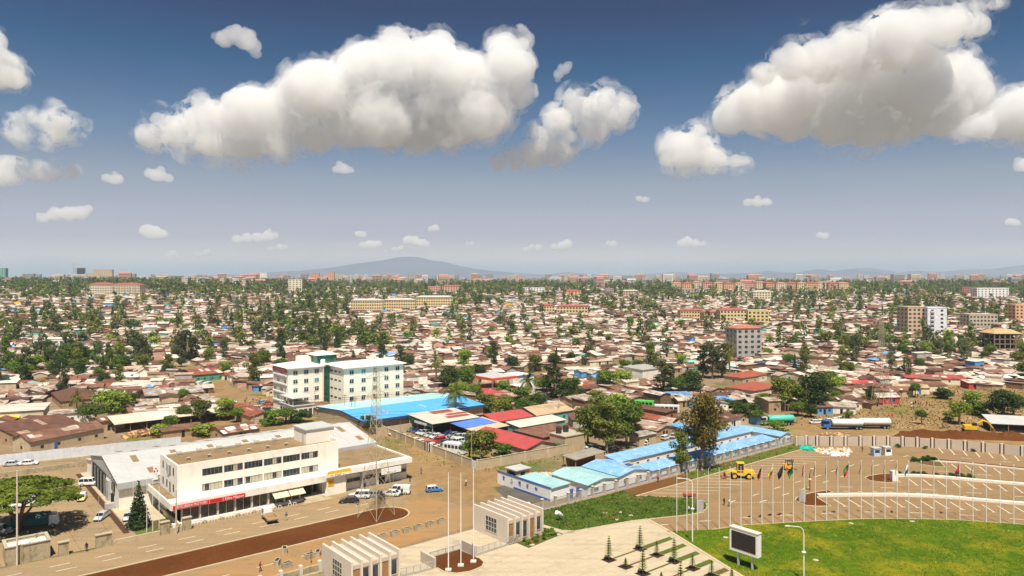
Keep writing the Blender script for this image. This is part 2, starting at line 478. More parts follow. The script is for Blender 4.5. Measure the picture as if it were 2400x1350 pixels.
# main road: two carriageways and the earth median between them
sheet('road', uvp([(-60,140.2),(83,140.2),(86,139),(86,150),(97,153),(60,153.2),(-60,152.2)]), 0.03, M_ROAD, False)
sheet('road', uvp([(-60,118.4),(66,118.4),(92,119.4),(95,128),(90,140.5),(78,140.5),(-60,132.5)]), 0.022, M_ROAD2, False)
med = [(-60,131.8),(20,131.7),(56,131.6),(74,132.0)] + arc(77.6,136.4,4.4,-90,80,9) + [(70,140.4),(50,140.6),(20,140.2),(-60,140.2)]
sheet('median', uvp(med), 0.10, M_SOIL, False)
kerb(uvp([(-60,131.6),(20,131.5),(56,131.4),(74,131.8)] + arc(77.6,136.4,4.65,-90,80,9) + [(70,140.65),(50,140.85),(20,140.45),(-60,140.45)]), 0.32, 0.2)
sheet('pavement', uvp([(-60,152.2),(42,153.0),(42,157),(97,157),(97,153.4),(60,153.4),(42,152.6),(-60,151.4)]), 0.045, M_YARD, False)

# workshop yard
sheet('yard', uvp([(-60,153.2),(42,153.8),(42,175),(34,175),(34,230),(20,236),(-60,238)]), 0.05, M_YARD, False)
sheet('forecourt', uvp([(33.4,160),(42,160),(42,178),(35,215),(33.4,215)]), 0.062, M_PLAZA, False)
sheet('drain_channel', uvp([(32.0,158.5),(33.1,158.5),(33.3,214),(32.2,214)]), 0.075, M_DRAIN, False)
sheet('flower_bed', uvp([(33.8,155.2),(41.4,155.2),(41.2,163),(33.8,163)]), 0.09, M_VERGE, False)

# entrance plaza
sheet('plaza', uvp([(40,55),(104,55),(107.4,70.8),(115.3,92.0),(117.5,99.4),(114,100.8),(100.8,103.8),(98,104.4),(88.2,102.8),(88,106.2),(62,106.2),(40,106.2)]), 0.05, M_PLAZA, False)
sheet('forecourt', uvp([(62.6,106.2),(86.3,106.2),(86.3,117.6),(62.6,117.6)]), 0.036, M_PLAZA, False)
bed = uvp([(69.9,106.0),(70.6,110.4),(77.7,110.4),(77.9,106.0)] + [(78.1,104.6),(77.6,102.6),(76.2,101.3),(73.4,100.9),(71.0,101.7),(69.9,103.4)])
sheet('flower_bed', bed, 0.10, M_SOIL, False)
kerb(uvp([(77.9,105.6),(78.1,104.4),(77.6,102.5),(76.2,101.2),(73.4,100.75),(71.0,101.6),(69.8,103.3),(69.8,105.6)]), 0.25, 0.2)
lawn_l = uvp([(95.8,117.2),(104,117.2),(128.7,116.4),(127.9,111.6),(128.7,111.3),(136.3,103.2),(137.0,100.9),(136.0,98.3),(133,96.0),(129.8,95.1),(126,95.9),(117.7,99.5),(114,100.9),(100.9,103.9),(99.6,105.6),(98.4,113),(96,113.2)])
sheet('lawn', lawn_l, 0.11, M_ROUGH, False)
kerb(lawn_l[3:15], 0.25, 0.16)
sheet('flower_bed', uvp([(88.3,103.0),(98.2,104.2),(96.2,112.4),(95.5,112.6),(95.4,106.3),(88.4,106.3)]), 0.12, M_VERGE, False)
sheet('path', uvp([(95.5,112.7),(98.3,113.1),(100.8,104.0),(98.3,104.3)]), 0.085, M_PLAZA, False)
sheet('verge', uvp([(150,111.9),(207,111.6),(207,116.6),(150,116.6)]), 0.10, M_VERGE, False)
sheet('flower_bed', uvp([(127.9,111.9),(149.9,111.9),(149.9,116.6),(128.7,116.6)]), 0.10, M_BED, False)
kerb(uvp([(127.9,111.75),(170,111.7),(207,111.5)]), 0.3, 0.16)

# parking ground, big lawn and the planted islands
park = [G(1518,1218), G(1569,1246)] + [G(*q) for q in ((1669,1243),(1746,1232),(1889,1224),(2013,1218),(2120,1217),(2240,1220),(2376,1229),(2500,1240),(2700,1262),(2700,1085),(2396,1070),(2304,1061),(2224,1054),(2150,1049),(2016,1048),(1889,1044))] + uvp([(207,111.5),(127.9,111.5),(136.5,103),(137.2,101),(136,98),(133,95.8),(129.8,94.9),(126,95.7)])
sheet('parking_lot', park, 0.03, M_PARK, False)
lawn_b = [(1569,1246),(1669,1242),(1746,1231),(1889,1223),(2013,1217),(2120,1216),(2240,1219),(2376,1228),(2500,1239),(2800,1270),(3000,1500),(1860,1440),(1737,1350)]
sheet('lawn', lawn_b, 0.09, M_GRASS)
kerb([G(*q) for q in lawn_b[1:10]], 0.2, 0.12)
kerb(uvp([(104,60),(107.5,70.8),(115.4,92.0),(117.6,99.3)]), 0.5, 0.14)
sheet('dark_paving', uvp([(101.5,122.5),(110.4,122.5),(110.4,137.6),(107,137.6)]), 0.04, M_DARKPAVE, False)

Z6 = lambda x, y: G(1800 + x/3.375, 950 + y/3.375)
Z9 = lambda x, y: G(1450 + x/3.375, 950 + y/3.375)
M_WHITEKERB = mat('white_kerb_wall', (0.72,0.66,0.57), 0.8, 0.12, 0.7)
isles = [
 ([(215,748),(232,730),(300,706),(400,684),(480,676),(512,690),(470,700),(395,715),(392,735),(440,765),(497,800),(400,802),(300,795),(240,772)], M_SOIL),
 ([(488,699),(1200,702),(1600,724),(2120,775),(2120,783),(1600,735),(1200,711),(490,708)], M_SOIL),
 ([(765,577),(800,560),(880,548),(960,545),(1000,575),(1046,612),(960,615),(870,608),(800,597)], M_SOIL),
 ([(1020,541),(1100,538),(1400,553),(1640,578),(2120,618),(2120,632),(1620,590),(1400,572),(1020,556)], M_VERGE),
 ([(1128,448),(1170,424),(1250,410),(1325,408),(1345,430),(1400,492),(1300,484),(1200,468)], M_VERGE),
 ([(1318,428),(1400,432),(1700,462),(2120,505),(2120,516),(1700,474),(1400,444),(1330,440)], M_SOIL)]
for pts, m_ in isles:
    sheet('planting_island', [Z6(*q) for q in pts], 0.13, m_, False)
for i in (0, 2, 4):
    P = [Z6(*q) for q in isles[i][0]]
    mb = MB(); ribbon(mb, P, 0.25, -0.02, 0.17, True); structure(mb.build('kerb', M_KERB))
def low_wall(pts, w, h, label):
    mb = MB(); ribbon(mb, [Z6(*q) for q in pts], w, 0.0, h)
    o = mb.build('low_wall', M_WHITEKERB); tag(o, label, 'low wall')
low_wall([(392,721),(700,716),(1000,716),(1250,724),(1500,741),(1760,764),(2120,795)], 1.2, 0.55, 'white low wall along the brown strip of the first parking row')
low_wall([(1020,563),(1200,565),(1400,577),(1640,600),(1900,622),(2120,640)], 1.2, 0.55, 'white low wall along the hedge of the second parking row')
low_wall([(1320,446),(1500,456),(1700,478),(2120,521)], 0.4, 0.35, 'low wall along the third parking strip')

# painted markings: each dash and bay line is a piece of its own, under its road
def stripes(pairs, w, z, host):
    for a, b_ in pairs:
        a, b_ = Vector(a), Vector(b_); d = (b_-a).normalized(); n = Vector((-d.y, d.x))*w/2
        mb = MB(); mb.poly([(*(a-n), z), (*(b_-n), z), (*(b_+n), z), (*(a+n), z)])
        mb.build('road_marking', M_PAINT, host)
roads = {o.name: o for o in COL.objects}
up, low, pk = roads['road'], roads['road.001'], roads['parking_lot']
L = []
for k in range(-6, 8):
    for v_ in (145.6, 148.4):
        u0 = 33.0 + k*7.0 + (0 if v_ < 147 else -0.6)
        if u0 < 78: L.append((UV(u0, v_), UV(u0+3.1, v_)))
stripes(L, 0.16, 0.042, up)
L = []
for k in range(-4, 4): L.append((UV(38.0+k*8.0, 125.6), UV(41.4+k*8.0, 125.6)))
stripes(L, 0.16, 0.034, low)
L = []
for k in range(17):                                              # long bay lines beside the fence
    u0 = 133.0 + k*3.95
    a, b_ = UV(u0, 110.9), None
    d = Vector((math.cos(math.radians(-3.2)), math.sin(math.radians(-3.2))))
    ln = 13.2
    a = Vector(a); L.append((a, a + d*ln))
stripes(L, 0.15, 0.042, pk)
L = []
for a in ((885,768,925,752),(1115,768,1172,750),(1290,712,1348,697),(1060,715,1110,700),(1230,660,1280,645),(1395,612,1445,600),(1550,568,1600,553),(1455,660,1508,648),(1615,612,1660,600),(1755,568,1800,555),(1680,527,1725,512),(1815,485,1860,470),
          (320,950,400,940),(635,918,735,913),(955,892,1055,888),(1275,872,1380,868),(1605,857,1705,852),(1745,645,1850,648)):
    L.append((Z9(*a[:2]), Z9(*a[2:])))
for a in ((760,845,875,845),(1120,850,1240,853),(1515,867,1630,873),(1910,898,2025,905),(890,652,1000,655),(1220,665,1330,672),(1565,690,1690,697),(1950,720,2025,725),(1340,520,1430,525),(1660,548,1770,556),(1530,415,1610,422),(1840,445,1930,452),(835,482,880,470),(960,442,1000,433),(1070,408,1110,398)):
    L.append((Z6(*a[:2]), Z6(*a[2:])))
for k in range(22):
    L.append((Z9(890+k*22.5, 770), Z9(899+k*22.5, 770)))
for x, y in ((515,740),(628,740),(740,745),(855,745),(968,745),(1085,750),(1205,755),(1320,755),(1440,765),(1560,770),(1690,785),(1815,795),(1950,800)):
    L.append((Z6(x, y), Z6(x+100, y+60))); L.append((Z6(x+80, y+60), Z6(x+120, y+61)))
for x, y in ((1115,585),(1225,588),(1340,595),(1455,600),(1575,610),(1700,620),(1820,630),(1950,645)):
    L.append((Z6(x, y), Z6(x+65, y+48))); L.append((Z6(x+50, y+48), Z6(x+82, y+49)))
for x, y in ((1450,465),(1560,475),(1670,485),(1785,497),(1895,508)):
    L.append((Z6(x, y), Z6(x+55, y+42))); L.append((Z6(x+42, y+42), Z6(x+70, y+43)))
for x, y in ((1350,340),(1440,350),(1540,360),(1640,370),(1745,378),(1845,390),(1950,400)):
    L.append((Z6(x, y), Z6(x+35, y+38))); L.append((Z6(x+22, y+38), Z6(x+50, y+39)))
for x, y in ((620,685),(735,690),(850,690),(970,692),(1080,697),(1200,700),(1330,708),(1450,718),(1570,725)):
    L.append((Z6(x-25, y-8), Z6(x+15, y-5)))
stripes(L, 0.2, 0.044, pk)

# planted bars on the plaza: grass strip, thin green joint and two dark tree pits each
M_PIT = mat('tree_pit_soil', (0.035,0.018,0.01), 0.95, 0.3, 2.0)
PITS = []
for v_, ue in ((89.5,113.0),(85.6,112.0),(81.7,110.7),(77.8,109.4),(73.9,108.2),(70.0,107.0)):
    sheet('grass_strip', uvp([(104.9,v_-0.65),(ue-0.4,v_-0.65),(ue,v_+0.65),(104.9,v_+0.65)]), 0.075, M_VERGE, False)
    sheet('grass_strip', uvp([(96.5,v_-0.22),(102.6,v_-0.22),(102.6,v_+0.22),(96.5,v_+0.22)]), 0.07, M_VERGE, False)
    for u_ in (95.4, 103.7):
        sheet('tree_pit', uvp([(u_-1.05,v_-1.0),(u_+1.05,v_-1.0),(u_+1.05,v_+1.0),(u_-1.05,v_+1.0)]), 0.08, M_PIT, False)
        PITS.append((u_, v_))
# ---------------------------------------------------------------- clouds and far mountains
def cloud_mat(name, dens, sc=None, lo=0.0, a=0.42, b=0.60):
    m = bpy.data.materials.new(name); m.use_nodes = True
    nt = m.node_tree; nt.nodes.clear()
    out = nt.nodes.new('ShaderNodeOutputMaterial')
    pv = nt.nodes.new('ShaderNodeVolumeScatter')
    pv.inputs['Color'].default_value = (0.990, 0.991, 0.994, 1)
    pv.inputs['Density'].default_value = dens
    pv.inputs['Anisotropy'].default_value = 0.0
    if sc:                                          # torn, uneven vapour
        n = nt.nodes.new('ShaderNodeTexNoise'); n.inputs['Scale'].default_value = sc; n.inputs['Detail'].default_value = 5.0; n.inputs['Roughness'].default_value = 0.62
        g = nt.nodes.new('ShaderNodeNewGeometry'); nt.links.new(g.outputs['Position'], n.inputs['Vector'])
        r = nt.nodes.new('ShaderNodeMapRange'); r.inputs[1].default_value = a; r.inputs[2].default_value = b; r.inputs[3].default_value = lo; r.inputs[4].default_value = dens
        nt.links.new(n.outputs['Fac'], r.inputs[0]); nt.links.new(r.outputs[0], pv.inputs['Density'])
    nt.links.new(pv.outputs[0], out.inputs['Volume'])
    return m
M_CLOUD = cloud_mat('cloud_body', 0.0045)
M_VEIL = cloud_mat('cloud_thin_vapour', 0.0035, 1/420.0, 0.0, 0.44, 0.64)
M_FARCLOUD = cloud_mat('far_cloud_body', 0.004)

def fbm(p, octaves=5, lac=2.1, gain=0.5):
    a, s, t = 1.0, 0.0, 1.0
    for _ in range(octaves):
        s += a*mnoise.noise(p*t); a *= gain; t *= lac
    return s

def cloud(puffs, label, dist, seed, vox=3.2, thick=0.55, amp=1.0, group=None, mat_=None, flat=True):
    """puffs: (px, py, radius px) of the visible billows; a cloud of that width, at its own distance, as deep as it is tall"""
    r = random.Random(seed)
    k = dist/FPX
    bm = bmesh.new()
    cx = sum(p[0] for p in puffs)/len(puffs); base = max(p[1] + p[2]*0.6 for p in puffs)
    for px, py, rr in puffs:
        n = 2 if rr > 25 else 1
        for i in range(n):
            R = rr*k*r.uniform(0.85, 1.05)
            dy = r.uniform(-1, 1)*thick*rr*k*(1.2 if n > 1 else 0.4)
            c = Vector(((px - 1200)*k, dist + dy, HCAM + (HZ - py)*k))
            mt = Matrix.Translation(c) @ Matrix.Diagonal((R*1.12, R*1.05, R*0.92, 1))
            bmesh.ops.create_icosphere(bm, subdivisions=2, radius=1.0, matrix=mt)
        for i in range(3 if rr > 14 else 2):       # smaller billows on the upper rim
            a = r.uniform(-0.3, math.pi + 0.3); q = rr*r.uniform(0.72, 0.98)
            R = rr*k*r.uniform(0.25, 0.5)
            c = Vector(((px + q*math.cos(a) - 1200)*k, dist - r.uniform(-0.5, 0.9)*rr*k*0.8, HCAM + (HZ - (py - q*math.sin(a)*0.9))*k))
            bmesh.ops.create_icosphere(bm, subdivisions=2, radius=1.0, matrix=Matrix.Translation(c) @ Matrix.Diagonal((R, R, R, 1)))
    me = bpy.data.meshes.new('cloud'); bm.to_mesh(me); bm.free()
    o = bpy.data.objects.new('cloud', me); COL.objects.link(o)
    md = o.modifiers.new('r', 'REMESH'); md.mode = 'VOXEL'; md.voxel_size = vox*k; md.use_smooth_shade = True
    sm = o.modifiers.new('s', 'SMOOTH'); sm.factor = 0.5; sm.iterations = 14 if max(p[2] for p in puffs) > 30 else 6
    dg = bpy.context.evaluated_depsgraph_get()
    me2 = bpy.data.meshes.new_from_object(o.evaluated_get(dg))
    o.modifiers.clear(); o.data = me2
    zb = HCAM + (HZ - base)*k + 14*k*(max(p[2] for p in puffs) > 30)
    off = Vector((seed*13.7, seed*3.1, seed*7.7))
    def rough(me_, grow, am, s0, flt):
        n = len(me_.vertices)
        co = np.empty(n*3); me_.vertices.foreach_get('co', co); co = co.reshape(-1, 3)
        no = np.empty(n*3); me_.vertices.foreach_get('normal', no); no = no.reshape(-1, 3)
        out = np.empty_like(co)
        for i in range(n):
            p = Vector(co[i])/k
            a, q, d = 1.0, 1.0/s0, 0.0
            for o_ in range(5):                                   # billows: rounded tops, sharp creases
                d += a*(0.42 - abs(mnoise.noise(p*q + off))); a *= 0.70; q *= 2.1
            w = mnoise.noise(p/(s0*2.6) + off*1.7)
            out[i] = co[i] + no[i]*((d*10.5 + w*7.0)*am + grow)*k
        lowm = out[:, 2] < zb
        if flt: out[lowm, 2] = zb - (zb - out[lowm, 2])*0.4
        me_.vertices.foreach_set('co', out.ravel()); me_.update()
    big = max(p[2] for p in puffs) > 24
    if big:                                                       # thin vapour round the body
        me3 = me2.copy()
        rough(me3, 9.0*amp, amp*1.9, 60.0, False)
        me3.materials.clear(); me3.materials.append(M_VEIL)
        o3 = link('vapour', me3, o)
    rough(me2, -1.0*amp, amp*1.15, 52.0, flat)
    md = o.modifiers.new('r', 'REMESH'); md.mode = 'VOXEL'; md.voxel_size = vox*k; md.use_smooth_shade = True
    me4 = bpy.data.meshes.new_from_object(o.evaluated_get(bpy.context.evaluated_depsgraph_get()))
    o.modifiers.clear(); o.data = me4; bpy.data.meshes.remove(me2); me2 = me4
    me2.materials.clear(); me2.materials.append(mat_ or M_CLOUD)
    tag(o, label, 'cloud', group)
    return o

CLOUDS = [
 ('largest white cumulus with a grey flat base spread over the town', 10300, 3, 3.4, [
   (350,318,30),(410,305,40),(480,285,55),(540,300,60),(600,270,62),(650,260,58),(700,265,65),(760,225,75),(820,215,85),(880,180,72),(940,170,75),(1010,165,72),(1080,190,75),(1130,200,62),(1185,120,40),(1195,165,48),(1205,215,40),
   (500,340,36),(580,345,32),(660,335,40),(740,320,36),(820,290,62),(900,285,68),(980,280,70),(1060,275,68),(1130,270,58),(440,352,20),(500,362,18),(560,362,18)]),
 ('broken grey cloud trailing off the end of the largest cumulus', 10600, 5, 3.0, [
   (1275,318,22),(1310,285,32),(1360,252,36),(1405,245,36),(1438,270,32),(1390,295,34),(1330,322,24),(1300,338,18),(1455,238,14),(1265,342,14)]),
 ('flat white cloud low under the broken grey cloud', 10900, 6, 2.6, [(1170,380,18),(1210,372,24),(1250,370,26),(1290,368,26),(1320,362,24),(1305,392,9)]),
 ('huge white cumulus with a bulging underside', 10000, 8, 3.4, [
   (1720,270,38),(1770,245,58),(1830,245,70),(1890,240,75),(1950,235,80),(2020,215,84),(2090,205,84),(2160,195,78),(2220,195,66),(2255,180,46),(2270,225,46),(2190,260,56),(2110,280,56),(2030,285,56),(1950,290,44),(1860,290,38),(1780,285,30),(2040,330,26),(1960,320,28)]),
 ('grey ragged cloud bank above the huge cumulus', 9000, 9, 3.2, [
   (1790,170,24),(1850,155,36),(1910,135,40),(1970,125,44),(2030,110,46),(2080,85,50),(2130,75,50),(2180,65,48),(2240,60,40),(2280,60,28),(2090,130,36),(2010,155,32),(1930,165,28),(2170,120,34),(2330,12,16),(2290,15,18)]),
 ('small bright dome cloud with a low tail', 11200, 11, 2.6, [(1590,345,34),(1625,350,40),(1600,370,36),(1650,372,30),(1690,385,18),(1725,384,17),(1740,386,12)]),
 ('rounded white cloud beside the huge cumulus', 11500, 12, 3.0, [(2270,295,28),(2315,285,42),(2370,270,50),(2420,265,55),(2350,310,26),(2420,305,40),(2480,280,50)]),
 ('domed white cloud standing alone over a faint veil', 12500, 13, 2.8, [(45,310,24),(80,295,34),(115,290,38),(150,300,34),(175,318,18),(60,322,24),(110,322,26)]),
 ('ragged white cloud with a notched edge', 9000, 14, 2.8, [(-30,150,50),(5,140,28),(20,180,26),(40,190,18),(0,195,22),(-20,100,30)]),
 ('thin grey wisp hanging high in the blue', 8500, 15, 2.4, [(525,92,18),(550,82,24),(572,90,24),(592,106,19),(602,126,11)]),
 ('small torn cloud scrap beside the tallest billow', 9800, 16, 2.0, [(1310,175,11),(1322,165,12),(1330,155,9),(1308,188,6)]),
 ('little puff touching the top of the long cumulus', 10000, 17, 2.0, [(685,192,13),(678,196,9)]),
 ('little oval cloud under the grey base', 14500, 18, 1.8, [(790,397,10),(805,396,14),(818,398,11)]),
 ('small pale cloud with a hooked top', 15000, 19, 1.8, [(350,405,11),(372,412,17),(392,418,11)]),
 ('faint pale puff beside the hooked cloud', 15500, 20, 1.8, [(250,416,11),(268,420,15)]),
 ('long pale cloud low in the hazy sky', 20000, 21, 2.0, [(100,512,14),(130,504,17),(160,502,17),(190,500,15),(205,490,8)]),
 ('short bright cloud over the skyline towers', 26000, 22, 1.8, [(345,540,11),(360,546,15),(378,550,11)]),
 ('long thin bright cloud over the skyline', 28000, 23, 1.8, [(555,562,10),(580,558,12),(605,558,11),(630,554,14),(645,553,9)]),
 ('small oval cloud low in clear sky', 22000, 24, 1.6, [(1755,474,9),(1775,475,12),(1795,473,11)]),
 ('tiny faint oval cloud low in clear sky', 22000, 25, 1.5, [(1500,466,7),(1512,468,9)]),
 ('white cloud cut off behind the rounded cloud', 14000, 26, 2.2, [(2395,390,16),(2420,385,20)]),
 ('low cloud sitting above the volcano summit', 36000, 27, 1.6, [(955,562,8),(972,564,10),(990,570,8),(1000,574,6)]),
 ('low cloud sitting above the volcano shoulder', 36000, 28, 1.5, [(850,575,7),(868,575,9),(885,574,7)]),
 ('low streak of cloud over the pale horizon', 36000, 29, 1.5, [(1298,580,6),(1318,577,8),(1330,572,7)]),
 ('low bright cloud over the distant ridge', 36000, 30, 1.5, [(1598,570,8),(1612,568,9),(1630,571,8),(1648,573,6)]),
 ('tiny low cloud between the bright low clouds', 36000, 31, 1.5, [(1425,570,6),(1438,572,7)]),
 ('pale flat veil of cloud under the lone dome', 13000, 41, 2.6, [(-20,410,30),(30,402,30),(80,400,28),(130,398,22),(170,400,14)]),
 ('tiny wisp of white high beside the grey bank', 9000, 42, 1.8, [(1885,50,9),(1895,46,7),(1878,56,5)]),
 ('low pale streak under the short bright cloud', 36000, 43, 1.4, [(440,602,6),(465,596,8),(485,592,7)]),
 ('low pale cloud beyond the tower crane', 36000, 44, 1.4, [(390,600,5),(405,597,7)]),
 ('small low puff beside the volcano cloud', 36000, 45, 1.4, [(905,588,5),(925,584,7),(940,582,5)]),
 ('faint low puff past the volcano', 36000, 46, 1.4, [(1095,570,5),(1105,571,6)]),
 ('faint low streak past the volcano', 36000, 47, 1.4, [(1230,585,5),(1245,582,6),(1262,580,5)]),
 ('tiny cloud above the volcano cloud', 34000, 48, 1.4, [(840,549,5),(850,551,5)]),
 ('second tiny cloud above the volcano cloud', 34000, 49, 1.4, [(1010,537,5),(1022,534,5)]),
 ('faint low puff over the far ridge', 36000, 50, 1.4, [(1920,552,6),(1935,554,6)]),
 ('faint low puff by the picture edge ridge', 34000, 51, 1.4, [(2365,520,6),(2380,524,6)]),
 ('faint low cloud left of the volcano', 36000, 32, 1.5, [(635,585,6),(655,581,8),(668,579,6)]),
]
for lab, dist, seed, vox, puffs in CLOUDS:
    cloud(puffs, lab, dist, seed, vox*.72, mat_=M_VEIL if 'veil' in lab or 'tiny wisp' in lab else M_FARCLOUD if dist > 18000 else None, amp=1.0 if max(p[2] for p in puffs) > 30 else 0.45, group='clouds in the sky', flat=not ('ragged' in lab or 'broken' in lab or 'torn' in lab or 'wisp' in lab))

def mountain(name, label, dist, prof, mat_, depth, seed):
    """ridge line given by its photo outline, as a real slope rising from the plain at its distance"""
    k = dist/FPX; mb = MB(); rows = []
    xs = np.arange(prof[0][0], prof[-1][0] + 1, 6.0)
    hs_ = np.interp(xs, [p[0] for p in prof], [p[1] for p in prof])
    N = 9
    for j in range(-N, N + 1):
        t = j/N; row = []
        for x, h in zip(xs, hs_):
            Y = dist + t*depth
            s = max(0.0, 1 - abs(t))**0.8
            X = (x - 1200)*k
            nz = fbm(Vector((X/1500.0 + seed, Y/1500.0, seed)), 4)
            z = max(0.0, (HZ - h))*k*s*(1 + 0.16*nz*(abs(t) > 0.01)) + (HCAM if s > 0.99 else HCAM*s)
            row.append((X, Y, z - 4))
        rows.append(row)
    mb.grid(rows)
    o = mb.build(name, mat_, smooth=True)
    tag(o, label, 'mountain'); structure(o)
    return o
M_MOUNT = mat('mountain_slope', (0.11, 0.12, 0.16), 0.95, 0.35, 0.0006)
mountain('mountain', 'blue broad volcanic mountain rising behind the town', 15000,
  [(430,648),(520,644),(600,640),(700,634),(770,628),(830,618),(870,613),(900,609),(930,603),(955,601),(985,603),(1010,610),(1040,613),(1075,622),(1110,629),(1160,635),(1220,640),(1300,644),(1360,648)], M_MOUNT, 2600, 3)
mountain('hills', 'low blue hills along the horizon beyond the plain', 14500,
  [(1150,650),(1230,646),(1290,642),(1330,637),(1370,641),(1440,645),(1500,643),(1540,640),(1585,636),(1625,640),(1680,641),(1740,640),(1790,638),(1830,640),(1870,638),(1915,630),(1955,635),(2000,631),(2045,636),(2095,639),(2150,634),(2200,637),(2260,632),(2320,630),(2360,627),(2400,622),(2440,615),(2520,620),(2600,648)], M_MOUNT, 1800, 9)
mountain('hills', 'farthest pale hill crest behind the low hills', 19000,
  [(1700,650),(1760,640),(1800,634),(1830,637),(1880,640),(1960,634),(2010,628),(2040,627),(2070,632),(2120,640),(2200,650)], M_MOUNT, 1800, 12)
# ---------------------------------------------------------------- near buildings
M_WHITE = mat('white_plaster', (0.86,0.82,0.73), 0.8, 0.05, 0.25, stain=(0.55,0.48,0.37), dirt=0.35)
M_WHITE2 = mat('cream_plaster', (0.88,0.83,0.70), 0.8, 0.04, 0.25, stain=(0.66,0.58,0.45), dirt=0.2)
M_TAR = mat('brown_flat_roof', (0.25,0.17,0.09), 0.95, 0.3, 0.35)
M_GREYROOF = mat('grey_sheet_roof', (0.50,0.50,0.485), 0.5, 0.1, 0.2, spec=0.4, stain=(0.45,0.43,0.40), dirt=0.4)
M_GREYWALL = mat('grey_cladding', (0.42,0.43,0.43), 0.6, 0.08, 0.4)
M_BEIGE = mat('beige_wall', (0.50,0.40,0.26), 0.9, 0.14, 0.4, stain=(0.30,0.22,0.13), dirt=0.6)
M_STONE = mat('mossy_stone_wall', (0.40,0.33,0.21), 0.95, 0.3, 0.9, stain=(0.13,0.11,0.06), dirt=0.9)
M_GLASS = glass_mat('window_glass')
M_GLASS2 = glass_mat('shop_glass', (0.055,0.05,0.045), 0.12)
M_CURTAIN = mat('curtain', (0.45,0.42,0.33), 0.9, 0.25, 1.8)
M_FRAME = mat('window_frame', (0.60,0.57,0.50), 0.6, 0.08, 0.5)
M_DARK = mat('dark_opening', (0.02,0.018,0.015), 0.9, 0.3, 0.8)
M_RED = mat('red_sign', (0.62,0.015,0.03), 0.5, 0.08, 0.5)
M_LETTER = mat('white_lettering', (0.85,0.84,0.82), 0.6, 0.03, 0.5)
M_YELLOW = mat('yellow_sign', (0.80,0.52,0.03), 0.55, 0.08, 0.5)
M_ORANGE = mat('orange_sign', (0.75,0.30,0.02), 0.55, 0.1, 0.5)
M_DARKRED = mat('dark_red_mark', (0.30,0.02,0.04), 0.6, 0.1, 0.5)
M_BLUEMARK = mat('blue_mark', (0.03,0.10,0.35), 0.6, 0.1, 0.5)
M_BLUEWALL = mat('blue_band', (0.06,0.14,0.40), 0.7, 0.15, 0.6)
M_AWNING = mat('cream_awning', (0.72,0.60,0.40), 0.85, 0.1, 0.6)
M_CLAD = mat('pale_panel', (0.50,0.42,0.34), 0.75, 0.07, 0.6)
M_CLAD2 = mat('pale_fin', (0.64,0.56,0.47), 0.7, 0.05, 0.6)
M_STEEL = mat('galvanised_steel', (0.55,0.56,0.56), 0.45, 0.1, 2.0, metal=0.5)
M_POLE = mat('white_pole', (0.78,0.77,0.74), 0.4, 0.05, 1.0)
M_CONC = mat('grey_concrete', (0.42,0.37,0.28), 0.9, 0.2, 0.8)
M_BARRIER = mat('concrete_barrier', (0.44,0.37,0.26), 0.9, 0.2, 1.2, stain=(0.14,0.12,0.08), dirt=0.8)
M_FENCEW = mat('white_corrugated_fence', (0.66,0.68,0.72), 0.55, 0.12, 0.7, stain=(0.5,0.45,0.4), dirt=0.4)
M_WOOD = mat('rough_timber', (0.30,0.16,0.07), 0.9, 0.3, 1.2)

def text_part(body, size, parent, loc, rot, m, name='lettering', width=None):
    cu = bpy.data.curves.new(name, 'FONT'); cu.body = body; cu.size = size; cu.extrude = 0.012; cu.align_x = 'LEFT'; cu.align_y = 'CENTER'; cu.resolution_u = 2
    o = bpy.data.objects.new(name, cu); COL.objects.link(o)
    bpy.context.view_layer.update()
    me = bpy.data.meshes.new_from_object(o.evaluated_get(bpy.context.evaluated_depsgraph_get()))
    bpy.data.objects.remove(o); bpy.data.curves.remove(cu)
    me.materials.clear(); me.materials.append(m)
    o = link(name, me, parent); o.location = loc; o.rotation_euler = rot
    if width:
        w = max(v.co.x for v in me.vertices); o.scale = (width/w, 1, 1)
    return o

def window_part(parent, x0, x1, z0, z1, y, n=2, m=None, frame=M_FRAME, axis='x', out=-1, mull=0.08, depth=0.14):
    """a window in a wall in the x (or y) direction: frame with mullions as one part, the pane its sub-part"""
    mb = MB(); t = mull
    def bx(a0, a1, c0, c1, d0, d1):
        if axis == 'x': mb.box(a0, min(d0, d1), c0, a1, max(d0, d1), c1)
        else: mb.box(min(d0, d1), a0, c0, max(d0, d1), a1, c1)
    f0, f1 = y + out*depth*0.35, y - out*depth*0.5
    bx(x0, x1, z0, z0+t, f0, f1); bx(x0, x1, z1-t, z1, f0, f1)
    for i in range(n+1):
        xx = x0 + (x1-x0-t)*i/n
        bx(xx, xx+t, z0+t, z1-t, f0, f1)
    fr = mb.build('window', frame, parent)
    mb = MB(); p = y - out*depth*0.05 + out*0.02
    if axis == 'x': mb.box(x0+t*0.3, min(p, p-out*0.03), z0+t*0.3, x1-t*0.3, max(p, p-out*0.03), z1-t*0.3)
    else: mb.box(min(p, p-out*0.03), x0+t*0.3, z0+t*0.3, max(p, p-out*0.03), x1-t*0.3, z1-t*0.3)
    mb.build('pane', m or M_GLASS, fr)
    return fr

